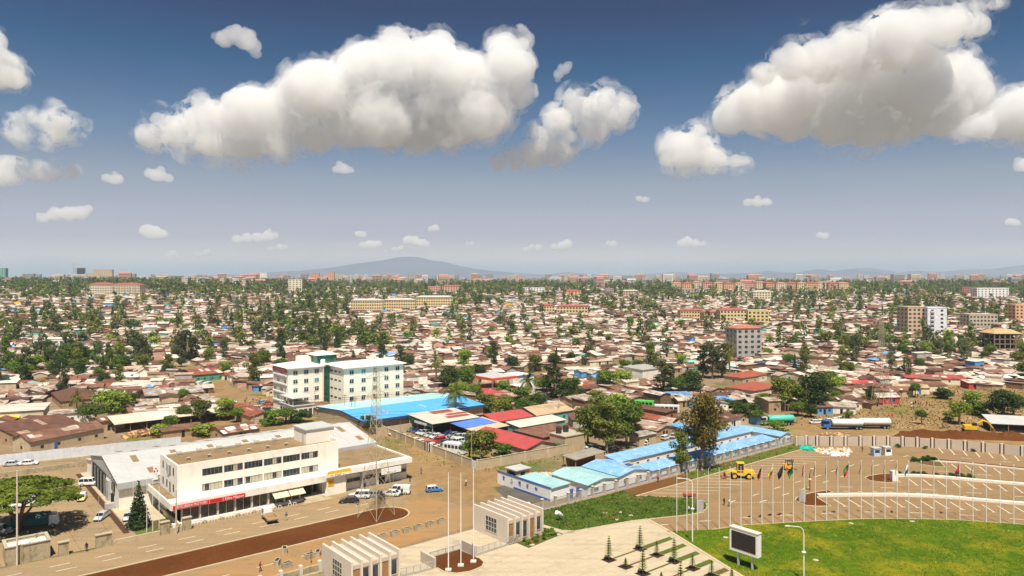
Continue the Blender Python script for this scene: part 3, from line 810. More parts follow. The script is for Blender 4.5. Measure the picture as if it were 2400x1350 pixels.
def marks(parent, x0, z0, y, n, s, m, seed, name='lettering', gap=1.0, axis='x'):
    """a short line of unreadable written characters: each one a few strokes"""
    r = random.Random(seed)
    for k in range(n):
        mb = MB()
        for j in range(r.randint(2, 4)):
            a = r.uniform(0, 0.7)*s; b_ = r.uniform(0, 0.8)*s; hz = r.random() < 0.5
            w, h = (s*r.uniform(0.35, 0.7), s*0.16) if hz else (s*0.16, s*r.uniform(0.4, 0.8))
            xx = x0 + k*s*gap + min(a, s*0.85-w); zz = z0 + min(b_, s-h)
            if axis == 'x': mb.box(xx, y-0.01*(j+1), zz, xx+w, y+0.002*j, zz+h)
            else: mb.box(y-0.01*(j+1), xx, zz, y+0.002*j, xx+w, zz+h)
        mb.build(name, m, parent)

# ---- showroom block: three storeys, flat brown roof, glazed ground floor under a deep fascia
def showroom():
    t = thing('showroom_building', 'white three storey showroom with red sign band and brown flat roof', 'building', UV(0, 0), TH)
    P = lambda nm, m: (lambda mb: mb.build(nm, m, t))
    F, B = 159.2, 172.6                      # upper block front and back
    u0, u1, zt = 42.0, 77.6, 11.6
    w0, w1 = 46.9, 72.6
    mb = MB()                                # upper block walls, with the two window bands left open
    mb.box(u0, F+0.3, 4.6, u1, B, 10.9)
    mb.box(u0, F, 4.6, w0, F+0.3, zt); mb.box(w1, F, 4.0, u1, F+0.3, zt)
    for z0, z1 in ((4.6, 5.35), (6.9, 8.55), (10.05, zt)): mb.box(w0, F, z0, w1, F+0.3, z1)
    mb.build('wall', M_WHITE, t)
    mb = MB(); mb.box(u0+0.3, F+0.31, 10.9, u1-0.3, B-0.3, 10.95); mb.build('flat_roof', M_TAR, t)
    mb = MB()
    mb.box(u0, F+0.3, 10.9, u0+0.3, B-0.3, zt); mb.box(u1-0.3, F+0.3, 10.9, u1, B-0.3, zt+0.4); mb.box(u0, B-0.3, 10.9, u1, B, 11.3)
    mb.build('parapet', M_WHITE, t)
    bays = 6; bw = (w1-w0)/bays; M_MULL = mat('dark_mullion', (0.20,0.19,0.17), 0.6, 0.1, 0.5)
    for k in range(bays):
        a, b_ = w0 + k*bw + 0.14, w0 + (k+1)*bw - 0.14
        for z0, z1 in ((5.37, 6.88), (8.57, 10.03)):
            m_ = M_GLASS if (z0 > 8 or k % 3 == 1) else M_CURTAIN
            window_part(t, a, b_, z0, z1, F+0.12, 5, m_, M_MULL, mull=0.06)
            if m_ is M_CURTAIN or k % 2:
                q = a + (b_-a)*(.2*((k*2) % 4)+.1); mb = MB(); mb.box(q, F+.10, z0+.1, q+(b_-a)*.22, F+.118, z1-.08); mb.build('open_sash', M_GLASS if m_ is M_CURTAIN else M_CURTAIN, t)
    for k in range(1, bays):
        mb = MB(); mb.box(w0+k*bw-0.14, F-0.12, 4.7, w0+k*bw+0.14, F+0.16, 10.0); mb.build('pilaster', M_WHITE, t)
    for row, zz in ((0, 9.0), (1, 5.6)):                         # narrow slots in the end wall
        for k, v_ in enumerate((161.6, 164.2, 166.6, 169.6)):
            mb = MB(); mb.box(u0-0.04, v_, zz - (0.6 if k == 1 else 0), u0+0.05, v_+0.75, zz+1.5); mb.build('slot_window', M_DARK, t)
    mb = MB(); mb.box(u0-0.25, 165.2, 8.6, u0+0.02, 166.2, 10.6); mb.build('slot_recess', M_GREYWALL, t)
    # ground floor
    gF = 156.9
    mb = MB(); mb.box(42.2, 158.6, 0, 70.6, B-0.2, 3.9); mb.build('ground_floor_core', M_DARK, t)
    mb = MB(); mb.box(40.2, 156.2, 3.75, 73.0, F-0.02, 4.95); mb.build('ledge_front', M_WHITE, t)
    mb = MB(); mb.box(40.2, F-0.02, 3.75, 41.98, 174.5, 4.55); mb.build('ledge_roof', M_TAR, t)
    mb = MB(); mb.box(40.0, 155.9, 3.5, 73.0, 156.19, 5.0); mb.box(39.9, 155.9, 3.5, 40.19, 174.8, 4.9); mb.box(40.2, 174.51, 3.5, 42, 174.8, 4.9); mb.build('fascia', M_WHITE, t)
    mb = MB(); mb.box(40.4, 156.2, 0, 73, gF+0.5, 0.55); mb.build('plinth', M_WHITE, t)
    for k in range(8):
        a = 42.2 + k*3.55
        mb = MB(); mb.box(a-0.15, gF-0.35, 0.55, a+0.15, gF, 3.5); mb.build('column', M_FRAME, t)
        if k < 7:
            window_part(t, a+0.15, a+3.4, 0.56, 3.48, gF+0.1, 2, M_GLASS2, mull=0.09)
    for k in range(4):
        a = 158.2 + k*3.6
        window_part(t, a, a+3.3, 0.56, 3.48, 41.6, 2, M_GLASS2, axis='y', out=-1, mull=0.09)
    mb = MB(); mb.box(41.4, 157.4, 0, 42.2, B-0.4, 0.55); mb.build('plinth', M_WHITE, t)
    # red sign
    s = MB(); s.box(40.3, 155.72, 3.62, 54.6, 155.88, 4.42); sg = s.build('sign_band', M_RED, t); sg['label'] = 'red sign band with white lettering'
    text_part('MITSUBISHI MOTORS', 0.78, sg, (40.7, 155.70, 4.0), (math.pi/2, 0, 0), M_LETTER, width=6.2)
    text_part('Ethio Nippon', 0.78, sg, (50.4, 155.70, 4.0), (math.pi/2, 0, 0), M_LETTER, width=3.9)
    mb = MB(); mb.box(47.3, 155.68, 3.62, 47.36, 155.72, 4.42); mb.box(50.0, 155.68, 3.62, 50.06, 155.72, 4.42); mb.build('sign_joint', M_LETTER, sg)
    # awnings over two bays
    for a in (60.6, 64.2):
        mb = MB(); mb.hexa([(a,154.6,2.2),(a+3.4,154.6,2.2),(a+3.4,156.9,3.3),(a,156.9,3.3),(a,154.6,2.3),(a+3.4,154.6,2.3),(a+3.4,156.9,3.42),(a,156.9,3.42)]); mb.build('awning', M_AWNING, t)
    # stair tower on the roof
    mb = MB(); mb.box(71.4, 163.2, 10.95, 78.4, 170.2, 14.2); tw = mb.build('stair_tower', M_WHITE, t)
    mb = MB(); mb.box(71.1, 162.9, 14.2, 78.7, 170.5, 14.4); mb.build('tower_roof', M_GREYROOF, tw)
    mb = MB(); mb.box(71.34, 164.4, 11.2, 71.42, 165.4, 13.2); mb.build('tower_door', M_FRAME, tw)
    # roof vents and the duct line along the back parapet
    for k in range(6):
        uu = 45.5 + k*4.3
        mb = MB(); mb.box(uu, 164.6, 10.95, uu+0.5, 165.1, 11.5); mb.box(uu-0.15, 164.45, 11.5, uu+0.65, 165.25, 11.62); mb.build('roof_vent', M_CONC, t)
        mb = MB(); mb.box(uu-0.4, 171.3, 10.95, uu+0.7, 172.0, 11.75); mb.build('roof_vent', M_FRAME, t)
    mb = MB(); mb.path([(43, 171.1, 11.35), (71, 171.1, 11.35)], 0.1)
    for k in range(22): mb.box(43.2+k*1.3, 171.05, 10.95, 43.3+k*1.3, 171.15, 11.35)
    mb.build('roof_rail', M_CONC, t)
    # entrance and steps
    mb = MB(); mb.box(66.8, 160.0, 0.5, 72.4, 160.2, 3.6); mb.build('entrance_wall', M_DARK, t)
    window_part(t, 68.0, 71.6, 0.5, 3.3, 159.95, 3, M_GLASS2)
    for k in range(4):
        mb = MB(); mb.box(66.9-0.4*(3-k)+1, 153.9+0.45*k, 0.0, 72.6+0.35*(3-k), 154.35+0.45*k if k < 3 else 159.9, 0.14*(k+1)); mb.build('step', M_PLAZA, t)
    # right hand wing
    mb = MB(); mb.box(73.0, 158.0, 0, 95.4, 176.0, 5.0); mb.build('wing_wall', M_WHITE, t)
    mb = MB(); mb.box(73.0, 156.0, 4.3, 95.8, 157.99, 5.5); mb.box(95.41, 158.0, 4.3, 95.8, 176.3, 5.5); mb.box(77.7, 176.01, 4.3, 95.4, 176.3, 5.5); mb.build('wing_fascia', M_WHITE, t)
    mb = MB(); mb.box(77.7, 158.0, 5.0, 95.4, 176.0, 5.12); mb.build('wing_roof', M_TAR, t)
    mb = MB(); mb.box(73.2, 156.5, 0, 78.2, 157.9, 4.29); mb.build('marble_wall', M_WHITE2, t)
    for k in range(4):
        a = 78.6 + k*4.2
        mb = MB(); mb.box(a-0.2, 157.2, 0, a+0.15, 157.95, 4.29); mb.build('column', M_FRAME, t)
        if k != 2:
            window_part(t, a+0.2, a+4.0, 1.7, 2.7, 157.9, 2, M_GLASS2)
            mb = MB(); mb.box(a+0.2, 157.7, 3.7, a+4.0, 157.95, 4.28); mb.build('upper_opening', M_DARK, t)
        else:
            mb = MB(); mb.box(a+0.3, 157.8, 0, a+2.2, 157.96, 2.6); mb.build('doorway', M_DARK, t)
    # signs on the wing
    mb = MB(); mb.box(73.4, 155.75, 4.35, 79.0, 155.95, 5.75); sg = mb.build('shop_sign', M_YELLOW, t)
    mb = MB(); mb.box(73.5, 155.70, 4.4, 78.9, 155.75, 4.95); mb.build('sign_face', M_LETTER, sg)
    marks(sg, 73.9, 4.42, 155.69, 8, 0.5, M_DARKRED, 4)
    mb = MB(); mb.box(73.6, 156.40, 2.2, 75.2, 156.5, 3.7); sq = mb.build('square_sign', M_YELLOW, t)
    mb = MB(); mb.box(73.9, 156.36, 2.5, 74.9, 156.4, 3.4); mb.build('sign_face', M_ORANGE, sq)
    mb = MB(); mb.box(87.2, 155.9, 2.6, 92.6, 156.1, 4.0); sg = mb.build('shop_sign', M_LETTER, t)
    marks(sg, 88.6, 2.75, 155.89, 6, 0.45, M_BLUEMARK, 9)
    return t
showroom()

# ---- workshop hall with a grey gable roof
def hall():
    t = thing('workshop_hall', 'long workshop hall with pale grey sheet roof and dark skylights', 'hall', UV(0, 0), TH)
    u0, u1, va, vr, vb = 34.2, 96.0, 174.6, 190.5, 206.5
    ze, zr = 6.1, 8.9
    mb = MB(); mb.prof([(va+0.4,0),(vb-0.4,0),(vb-0.4,ze-0.15),(vr,zr-0.25),(va+0.4,ze-0.15)], 'x', u0+0.2, u1-0.2); mb.build('wall', M_WHITE, t)
    for nm, a, za, b_, zb in (('roof', va-0.3, ze-0.05, vr, zr), ('roof', vr, zr, vb+0.3, ze-0.05)):
        mb = MB(); mb.hexa([(u0-0.3,a,za-0.12),(u1+0.2,a,za-0.12),(u1+0.2,b_,zb-0.12),(u0-0.3,b_,zb-0.12),(u0-0.3,a,za),(u1+0.2,a,za),(u1+0.2,b_,zb),(u0-0.3,b_,zb)])
        r = mb.build(nm, M_GREYROOF, t)
        for k in range(7):
            for f0, f1 in ((0.18, 0.36), (0.62, 0.86)):
                q0 = a + (b_-a)*f0; q1 = a + (b_-a)*f1; z0 = za + (zb-za)*f0 + 0.02; z1 = za + (zb-za)*f1 + 0.02
                uu = u0 + 5 + k*8.6 + (0.0 if f0 > .5 else 1.8)
                mb = MB(); mb.hexa([(uu,q0,z0),(uu+1.3,q0,z0),(uu+1.3,q1,z1),(uu,q1,z1),(uu,q0,z0+.06),(uu+1.3,q0,z0+.06),(uu+1.3,q1,z1+.06),(uu,q1,z1+.06)]); mb.build('skylight', M_TAR, r)
        for k in range(21):                                   # sheet laps
            uu = u0 + k*3.05
            mb = MB(); mb.hexa([(uu,a,za),(uu+.09,a,za),(uu+.09,b_,zb),(uu,b_,zb),(uu,a,za+.05),(uu+.09,a,za+.05),(uu+.09,b_,zb+.05),(uu,b_,zb+.05)]); mb.build('roof_lap', M_GREYROOF, r)
    mb = MB(); mb.box(u0-0.3, va-0.45, 4.7, u1+0.2, va-0.3, 6.0); mb.build('eave_fascia', M_GREYWALL, t)
    mb = MB(); mb.prof([(va+0.5,ze-0.6),(vb-0.5,ze-0.6),(vb-0.5,ze-0.2),(vr,zr-0.2),(va+0.5,ze-0.2)], 'x', u0-0.02, u0+0.18); mb.build('gable_cladding', M_GREYWALL, t)
    mb = MB(); mb.box(u0-0.1, 188.5, 0, u0+0.2, 203.5, 4.9); d = mb.build('big_door', M_DARK, t)
    for k in range(5):
        mb = MB(); mb.box(u0-0.2, 188.5+k*3.6, 0, u0-0.1, 188.8+k*3.6, 5.0); mb.build('door_post', M_STEEL, d)
    mb = MB(); mb.box(u0-0.3, 183.6, 0, u0+0.21, 186.4, 4.6); mb.build('sliding_door', M_GREYWALL, t)
    mb = MB(); mb.box(u0-0.12, 179.8, 0, u0+0.21, 181.6, 2.3); mb.build('door', M_DARK, t)
    mb = MB(); mb.box(u0-0.1, 178.6, 3.2, u0+0.21, 181.4, 4.8); mb.build('window', M_GLASS, t)
    mb = MB(); mb.box(u0-2.0, 177.0, 0, u0-0.2, 178.0, 1.3); mb.build('low_wall_block', M_GREYWALL, t)
    for k in range(2):
        window_part(t, 35.2+k*3.4, 38.2+k*3.4, 3.0, 4.2, va+0.42, 3, M_GLASS)
    mb = MB(); mb.hexa([(u0+.5,vb-.2,0),(u1-4,vb-.2,0),(u1-4,vb+7,0),(u0+.5,vb+7,0),(u0+.5,vb-.2,4.6),(u1-4,vb-.2,4.6),(u1-4,vb+7,3.6),(u0+.5,vb+7,3.6)]); mb.build('lean_to', M_WHITE, t)
    mb = MB(); mb.hexa([(u0+.2,vb-.2,4.6),(u1-3.7,vb-.2,4.6),(u1-3.7,vb+7.4,3.6),(u0+.2,vb+7.4,3.6),(u0+.2,vb-.2,4.75),(u1-3.7,vb-.2,4.75),(u1-3.7,vb+7.4,3.75),(u0+.2,vb+7.4,3.75)]); mb.build('lean_to_roof', M_GREYROOF, t)
    # square sign plate with three red lozenges on the front corner
    mb = MB(); mb.box(41.0, 174.0, 5.6, 42.0-0.02, 174.2, 9.0); s = mb.build('sign_plate', M_LETTER, t)
    for dx, dz in ((0, 0.34), (-0.24, -0.06), (0.24, -0.06)):
        mb = MB(); cx, cz = 41.5+dx*1.2, 7.6+dz*1.4
        mb.prism([(cx-0.2,0),(cx,-0.26),(cx+0.2,0),(cx,0.26)], -0.02, 0.02)
        o = mb.build('sign_mark', M_RED, s); o.rotation_euler = (math.pi/2, 0, 0); o.location = (0, 173.98, cz)
hall()

# ---- entrance booths: pale panel boxes with tall roof fins
def booth(u0, u1, v0, v1, label):
    t = thing('entrance_booth', label, 'booth', UV(u0, v0), TH)
    w, d, h = u1-u0, v1-v0, 5.0
    mb = MB(); mb.box(0.36, 0.5, 0, w-0.2, d, h-0.75); mb.build('wall', M_CLAD, t)
    n = 6; pitch = (w-0.4)/(n-1)
    for k in range(n):
        x = k*pitch
        mb = MB()
        if k == 0: mb.box(0, 0, 0, 0.36, d+0.1, h)
        else:
            mb.box(x, 0, 0, x+0.36, 0.5, h); mb.box(x, 0.5, h-0.75, x+0.36, d+0.1, h)
        mb.build('roof_fin', M_CLAD2, t)
        if k < n-1:
            mb = MB(); mb.box(x+0.37, 0.28, h-1.4, x+pitch-0.01, 0.49, h-0.76); mb.build('head_panel', M_CLAD, t)
            if k in (0, 3): 
                mb = MB(); mb.box(x+0.42, 0.36, 0.0, x+pitch-0.06, 0.49, 3.4); mb.build('door', M_WOOD, t)
            else: window_part(t, x+0.40, x+pitch-0.04, 0.9 if k != 2 else 0.3, 3.5, 0.42, 1, M_GLASS, mull=0.1)
            mb = MB(); mb.box(x+0.8, d*0.45, h-0.74, x+1.0, d*0.45+0.5, h-0.6); mb.build('roof_drain', M_DARK, t)
    mb = MB(); mb.box(-0.03, d*0.30, 1.1, 0.02, d*0.62, 3.9); f = mb.build('side_window', M_GLASS, t)
    mb = MB()
    for i in range(5): mb.box(-0.08, d*(0.30+0.08*i)-0.04, 1.1, -0.03, d*(0.30+0.08*i)+0.04, 3.9)
    for i in range(4): mb.box(-0.075, d*0.30, 1.1+i*0.92, -0.035, d*0.62, 1.18+i*0.92)
    mb.build('window_grid', M_FRAME, f)
    for i in range(1, 9):
        y = d*i/9.0
        if not (0.28 < i/9.0 < 0.64):
            mb = MB(); mb.box(-0.012, y-0.02, 0.0, 0.0, y+0.02, h-0.02); mb.build('panel_joint', M_CLAD, t)
    return t
booth(86.3, 95.4, 106.8, 117.5, 'pale panelled gate booth with roof fins beside the shrub bed')
booth(53.7, 62.7, 105.7, 116.2, 'pale panelled gate booth with roof fins beside the stone wall')

# ---- gate walls, sliding gates, railings
def gate_wall(u_, v0, v1, label):
    mb = MB(); mb.prism(uvp([(u_-0.25,v0),(u_+0.25,v0),(u_+0.25,v1),(u_-0.25,v1)]), 0, 1.9)
    tag(mb.build('gate_wall', M_CLAD, None), label, 'wall')
gate_wall(69.5, 105.8, 110.0, 'pale gate end wall with house number plate beside the flagpole bed')
gate_wall(78.2, 105.8, 110.0, 'pale gate end wall joined to the long sliding gate')
def rail_gate(a, b_, h, label, n, name='sliding_gate', cat='gate'):
    a, b_ = Vector(UV(*a)), Vector(UV(*b_)); L = (b_-a).length
    t = thing(name, label, cat, a, math.atan2((b_-a).y, (b_-a).x))
    mb = MB()
    mb.box(0, -0.04, 0.12, L, 0.04, 0.22); mb.box(0, -0.04, h-0.1, L, 0.04, h)
    mb.build('gate_frame', M_STEEL, t)
    for k in range(n+1):
        x = (L-0.1)*k/n
        mb = MB(); mb.box(x, -0.05, 0, x+0.1, 0.05, h+0.02); mb.build('gate_post', M_STEEL, t)
        if k < n:
            mb = MB()
            q = int((L/n)/0.16)
            for i in range(1, q): mb.box(x+0.1+i*(L/n)/q-0.015, -0.015, 0.22, x+0.1+i*(L/n)/q+0.015, 0.015, h-0.1)
            mb.build('bar_panel', M_STEEL, t)
rail_gate((78.5,105.9), (88.6,106.5), 1.5, 'long grey sliding gate running to the booth by the shrub bed', 7)
rail_gate((62.9,106.4), (69.3,105.7), 1.5, 'grey sliding gate running from the booth by the stone wall', 5)
rail_gate((69.8,110.2), (78.0,110.2), 1.1, 'low grey railing behind the flagpole bed', 5, 'railing', 'railing')
# stone boundary wall with pale posts beside the lower road
def stone_wall():
    t = thing('stone_wall', 'rough stone boundary wall with pale square posts below the road', 'wall', UV(0, 0), TH)
    mb = MB(); mb.box(30, 117.0, 0, 53.6, 117.5, 1.3); mb.build('wall', M_STONE, t)
    mb = MB(); mb.box(30, 115.6, 0, 53.6, 116.2, 0.6); mb.build('wall', M_STONE, t)
    for k in range(7):
        mb = MB(); mb.box(33+k*3.4, 116.8, 0, 33.55+k*3.4, 117.55, 1.9); mb.build('post', M_CLAD2, t)
stone_wall()

# ---- concrete road barriers
def barrier(p, rz, label, group):
    t = thing('concrete_barrier', label, 'barrier', p, rz, group)
    mb = MB(); mb.hexa([(-.85,-.42,0),(.85,-.42,0),(.85,.42,0),(-.85,.42,0),(-.85,-.42,.85),(.85,-.42,.85),(.85,.42,.85),(-.85,.42,.85)]); mb.build('block', M_BARRIER, t)
    mb = MB(); mb.box(-.72,-.3,.851,.72,.3,.9); r = mb.build('soil_fill', M_DARK, t)
    mb = MB()
    for a in ((-.86,-.46,.86,-.3),(-.86,.3,.86,.46),(-.86,-.3,-.72,.3),(.72,-.3,.86,.3)): mb.box(a[0],a[1],.852,a[2],a[3],1.0)
    mb.build('rim', M_BARRIER, t)
    mb = MB(); mb.box(-.6,-.5,0,-.4,-.421,.7); mb.box(.4,-.5,0,.6,-.421,.7); mb.build('rib', M_BARRIER, t)
for u_, v_ in ((69.7,124.2),(72.4,124.3),(75.1,124.3),(77.7,124.3),(80.5,124.4),(83.3,124.5)):
    barrier(UV(u_, v_), TH + RNG.uniform(-.05,.05), 'concrete planter barrier in the row across the lower road', 'row of concrete barriers')
barrier(UV(92.6,119.6), TH+1.3, 'concrete barrier standing alone by the corner of the fin-roofed booth', None)
for (px, py), rz, lb in (((667,1295),1.2,'concrete barrier standing on end beside the median kerb'),((650,1324),0.9,'tilted concrete barrier standing in the lower road'),((726,1309),0.1,'long concrete barrier beside the thin road post'),((745,1303),1.0,'concrete barrier next to the booth corner'),((672,1330),0.15,'concrete barrier set on the stone wall line')):
    barrier(G(px, py), TH+rz, lb, None)

# ---- white corrugated fence behind the hall, on its beige wall
def long_fence():
    a, b_ = Vector(G(-40,1097)), Vector(G(424,1047)); L = (b_-a).length
    t = thing('corrugated_fence', 'long white corrugated sheet fence behind the workshop yard', 'fence', a, math.atan2((b_-a).y, (b_-a).x))
    n = 34; w = L/n
    for k in range(n):
        mb = MB(); z = 3.0 + RNG.uniform(-.06,.06)
        mb.box(k*w, -0.03-0.01*(k%2), 0.0, (k+1)*w-0.02, 0.03, z); mb.build('sheet', M_FENCEW, t)
    mb = MB(); mb.box(0, -0.4, 0, L, -0.1, 0.35); mb.build('footing', M_BEIGE, t)
long_fence()
mb = MB(); mb.prism(uvp([(-60,222.0),(35,222.0),(35,222.4),(-60,222.4)]), 0, 1.3); tag(mb.build('low_wall', M_STONE), 'low stone wall at the back of the yard by the hall', 'wall')

# ---- gatehouse walls along the road
def guard_house():
    t = thing('gatehouse', 'small roofless looking gatehouse with stained walls beside the acacia', 'gatehouse', UV(0,0), TH)
    mb = MB(); mb.box(12.6,153.6,0,19.2,153.9,3.1); mb.box(12.6,153.9,0,12.9,158.6,3.1); mb.box(18.9,153.9,0,19.2,158.6,3.1); mb.box(12.9,158.3,0,18.9,158.6,3.1); mb.build('wall', M_STONE, t)
    mb = MB(); mb.box(12.9,153.9,2.45,18.9,158.3,2.6); mb.build('flat_roof', M_WHITE2, t)
    mb = MB()
    for a in ((12.45,153.45,19.35,154.0),(12.45,158.2,19.35,158.75),(12.45,154.0,13.0,158.2),(18.8,154.0,19.35,158.2)): mb.box(a[0],a[1],3.1,a[2],a[3],3.25)
    mb.build('coping', M_CONC, t)
    mb = MB(); mb.box(14.7,153.5,0,15.1,153.6,3.0); mb.build('buttress', M_STONE, t)
guard_house()
def pier(u0, u1, label):
    t = thing('wall_pier', label, 'pier', UV(0,0), TH)
    mb = MB(); mb.box(u0,152.9,0,u1,153.6,2.4); mb.build('pier_body', M_STONE, t)
    mb = MB(); mb.box(u0-.12,152.75,2.4,u1+.12,153.75,2.55); mb.build('coping', M_CONC, t)
pier(20.4, 22.0, 'stained gate pier next to the gatehouse')
pier(26.3, 28.9, 'wide stained gate pier beside the walking man')
pier(37.4, 38.9, 'stone pier in the low wall by the small tree')
pier(41.4, 43.0, 'tall stone pier at the showroom corner')
mb = MB(); mb.prism(uvp([(28.95,153.1),(37.3,153.1),(37.3,153.5),(28.95,153.5)]), 0, 0.9); tag(mb.build('low_wall', M_BEIGE), 'low beige garden wall between the gate pier and the stone pier', 'wall')
mb = MB(); mb.prism(uvp([(38.95,153.1),(41.3,153.1),(41.3,153.5),(38.95,153.5)]), 0, 0.95); tag(mb.build('low_wall', M_BEIGE), 'short low garden wall beside the showroom corner pier', 'wall')
mb = MB(); mb.prism(uvp([(41.0,153.6),(41.35,153.6),(41.35,166),(41.0,166)]), 0, 1.2); tag(mb.build('low_wall', M_AWNING), 'pinkish garden wall running along the showroom side', 'wall')

# ---- blue roofed compound
M_BLUE = mat('blue_sheet_roof', (0.22,0.43,0.67), 0.5, 0.2, 0.35, spec=0.35, stain=(0.50,0.62,0.68), dirt=0.75)
M_BLUE2 = mat('faded_teal_sheet_roof', (0.33,0.54,0.55), 0.55, 0.22, 0.3, spec=0.3, stain=(0.50,0.56,0.48), dirt=0.7)
M_BLUEDK = mat('blue_trim', (0.03,0.09,0.26), 0.5, 0.1, 0.5)
M_PREFAB = mat('white_prefab_wall', (0.84,0.83,0.82), 0.6, 0.05, 0.4)
def sheet_roof(parent, u0, u1, v0, v1, zs, m, ridge='v', over=0.35, lap=1.1, name='roof', th=0.1, corner=False):
    """gable (ridge along u or v at mid) or single pitch; zs = (eave, ridge) ; laps between sheets as relief"""
    ze, zr = zs
    slopes = []
    if ridge == 'v': 
        um = (u0+u1)/2; slopes = [((u0-over, ze), (um, zr), 'u'), ((um, zr), (u1+over, ze), 'u')]
    elif ridge == 'u':
        vm = (v0+v1)/2; slopes = [((v0-over, ze), (vm, zr), 'v'), ((vm, zr), (v1+over, ze), 'v')]
    elif ridge == 'mono_u': slopes = [((u0-over, ze), (u1+over, zr), 'u')]
    else: slopes = [((v0-over, ze), (v1+over, zr), 'v')]
    for (a, za), (b_, zb), ax in slopes:
        c0, c1 = (v0-over, v1+over) if ax == 'u' else (u0-over, u1+over)
        def pt(s, c, up): 
            x = a + (b_-a)*s; z = za + (zb-za)*s + up
            return (x, c, z) if ax == 'u' else (c, x, z)
        mb = MB(); mb.hexa([pt(0,c0,-th),pt(1,c0,-th),pt(1,c1,-th),pt(0,c1,-th),pt(0,c0,0),pt(1,c0,0),pt(1,c1,0),pt(0,c1,0)])
        r = mb.build(name, m, parent)
        n = max(1, int((c1-c0)/lap))
        mb = MB()
        for k in range(1, n):
            c = c0 + (c1-c0)*k/n
            mb.hexa([pt(0,c,0),pt(1,c,0),pt(1,c+.07,0),pt(0,c+.07,0),pt(0,c,.05),pt(1,c,.05),pt(1,c+.07,.05),pt(0,c+.07,.05)])
        if n > 1: mb.build('roof_ribs', m, r)['kind'] = 'stuff'
def prefab(label, u0, u1, v0, v1, ze, zr, ridge, m, wins=(), blue=True):
    t = thing('site_building', label, 'building', UV(0,0), TH)
    mb = MB()
    if ridge == 'v': mb.prof([(u0,0),(u1,0),(u1,ze-.12),((u0+u1)/2,zr-.14),(u0,ze-.12)], 'y', v0, v1)
    elif ridge == 'u': mb.prof([(v0,0),(v1,0),(v1,ze-.12),((v0+v1)/2,zr-.14),(v0,ze-.12)], 'x', u0, u1)
    elif ridge == 'mono_u': mb.prof([(u0,0),(u1,0),(u1,zr-.16),(u0,ze-.12)], 'y', v0, v1)
    else: mb.prof([(v0,0),(v1,0),(v1,zr-.16),(v0,ze-.12)], 'x', u0, u1)
    mb.build('wall', M_PREFAB, t)
    sheet_roof(t, u0, u1, v0, v1, (ze, zr), m, ridge)
    if blue:
        mb = MB(); mb.box(u0-.03, v0-.03, 0, u1+.03, v0-.001, 0.45); mb.build('plinth_band', M_BLUEWALL, t)
    for (a, b_, z0, z1) in wins: window_part(t, a, b_, z0, z1, v0-.02, 2, M_GLASS)
    return t
t = prefab('low white site building with characters on its side and faded teal roof', 110.6, 116.2, 121.4, 133.0, 2.9, 3.1, 'mono_u', M_BLUE2, [], False)
mb = MB(); mb.box(110.2, 121.2, 0, 110.55, 140.2, 2.85); w = mb.build('side_wall', M_PREFAB, t)
mb = MB(); mb.box(110.1, 121.1, 2.85, 110.65, 140.3, 3.02); mb.build('coping', M_BLUEDK, w)
mb = MB(); mb.box(110.16, 121.2, 0, 110.199, 134, 0.5); mb.build('blue_band', M_BLUEWALL, w)
for k, (v_, m_) in enumerate(((137.2, M_BLUEMARK), (134.2, M_STEEL), (131.3, M_BLUEMARK), (128.4, M_BLUEMARK), (125.4, M_BLUEMARK))):
    marks(w, v_, 1.1, 110.19, 1, 1.15, m_, 40+k, 'wall_character', axis='y')
    marks(w, v_, 1.1, 110.18, 1, 1.15, m_, 60+k, 'wall_character', axis='y')
mb = MB(); mb.box(117.0, 119.8, 0, 118.4, 119.9, 2.2); mb.build('blue_gate_leaf', M_BLUEWALL, t)
mb = MB(); mb.box(115.0, 119.8, 0, 116.0, 119.9, 2.2); mb.build('blue_gate_leaf', M_BLUEWALL, t)
prefab('white site building with wide faded teal gable roof beside the rubble', 118.8, 128.4, 118.0, 130.2, 2.9, 3.7, 'v', M_BLUE2, [(120.5,122.3,1,2)])
c_ = prefab('white site building with blue gable roof and a roof hatch frame', 129.4, 139.6, 118.2, 130.2, 3.0, 3.9, 'v', M_BLUE, [(131,132.5,1,2.1),(136,137.5,1,2.1)])
mb = MB(); mb.box(134.6, 119.6, 3.95, 138.2, 119.8, 4.15); mb.box(134.6, 122.6, 3.95, 138.2, 122.8, 4.15); mb.box(134.6, 119.8, 3.95, 134.8, 122.6, 4.15); mb.box(138.0, 119.8, 3.95, 138.2, 122.6, 4.15); mb.build('roof_frame', M_FRAME, c_)
mb = MB(); mb.lathe([(1.0,0),(1.0,.35),(.3,.5)], 12, (136.4,121.2,3.7)); mb.build('roof_tank', M_BLUEDK, c_)
prefab('long blue roofed dormitory beside the railing fence', 141.0, 196.6, 117.9, 122.2, 2.5, 3.05, 'mono', M_BLUE, [(143+k*4.1,144.6+k*4.1,1.1,2.0) for k in range(13)])
prefab('long blue roofed dormitory in the second row of the compound', 139.8, 198.8, 127.4, 132.4, 3.0, 3.7, 'mono', M_BLUE, [(142+k*4.1,143.1+k*4.1,1.3,1.95) for k in range(14)], False)
prefab('blue roofed cross building closing the end of the compound', 199.4, 205.6, 118.0, 132.6, 2.9, 3.6, 'v', M_BLUE, [(200.4,201.6,1.1,2.0),(203.0,204.2,1.1,2.0)], False)
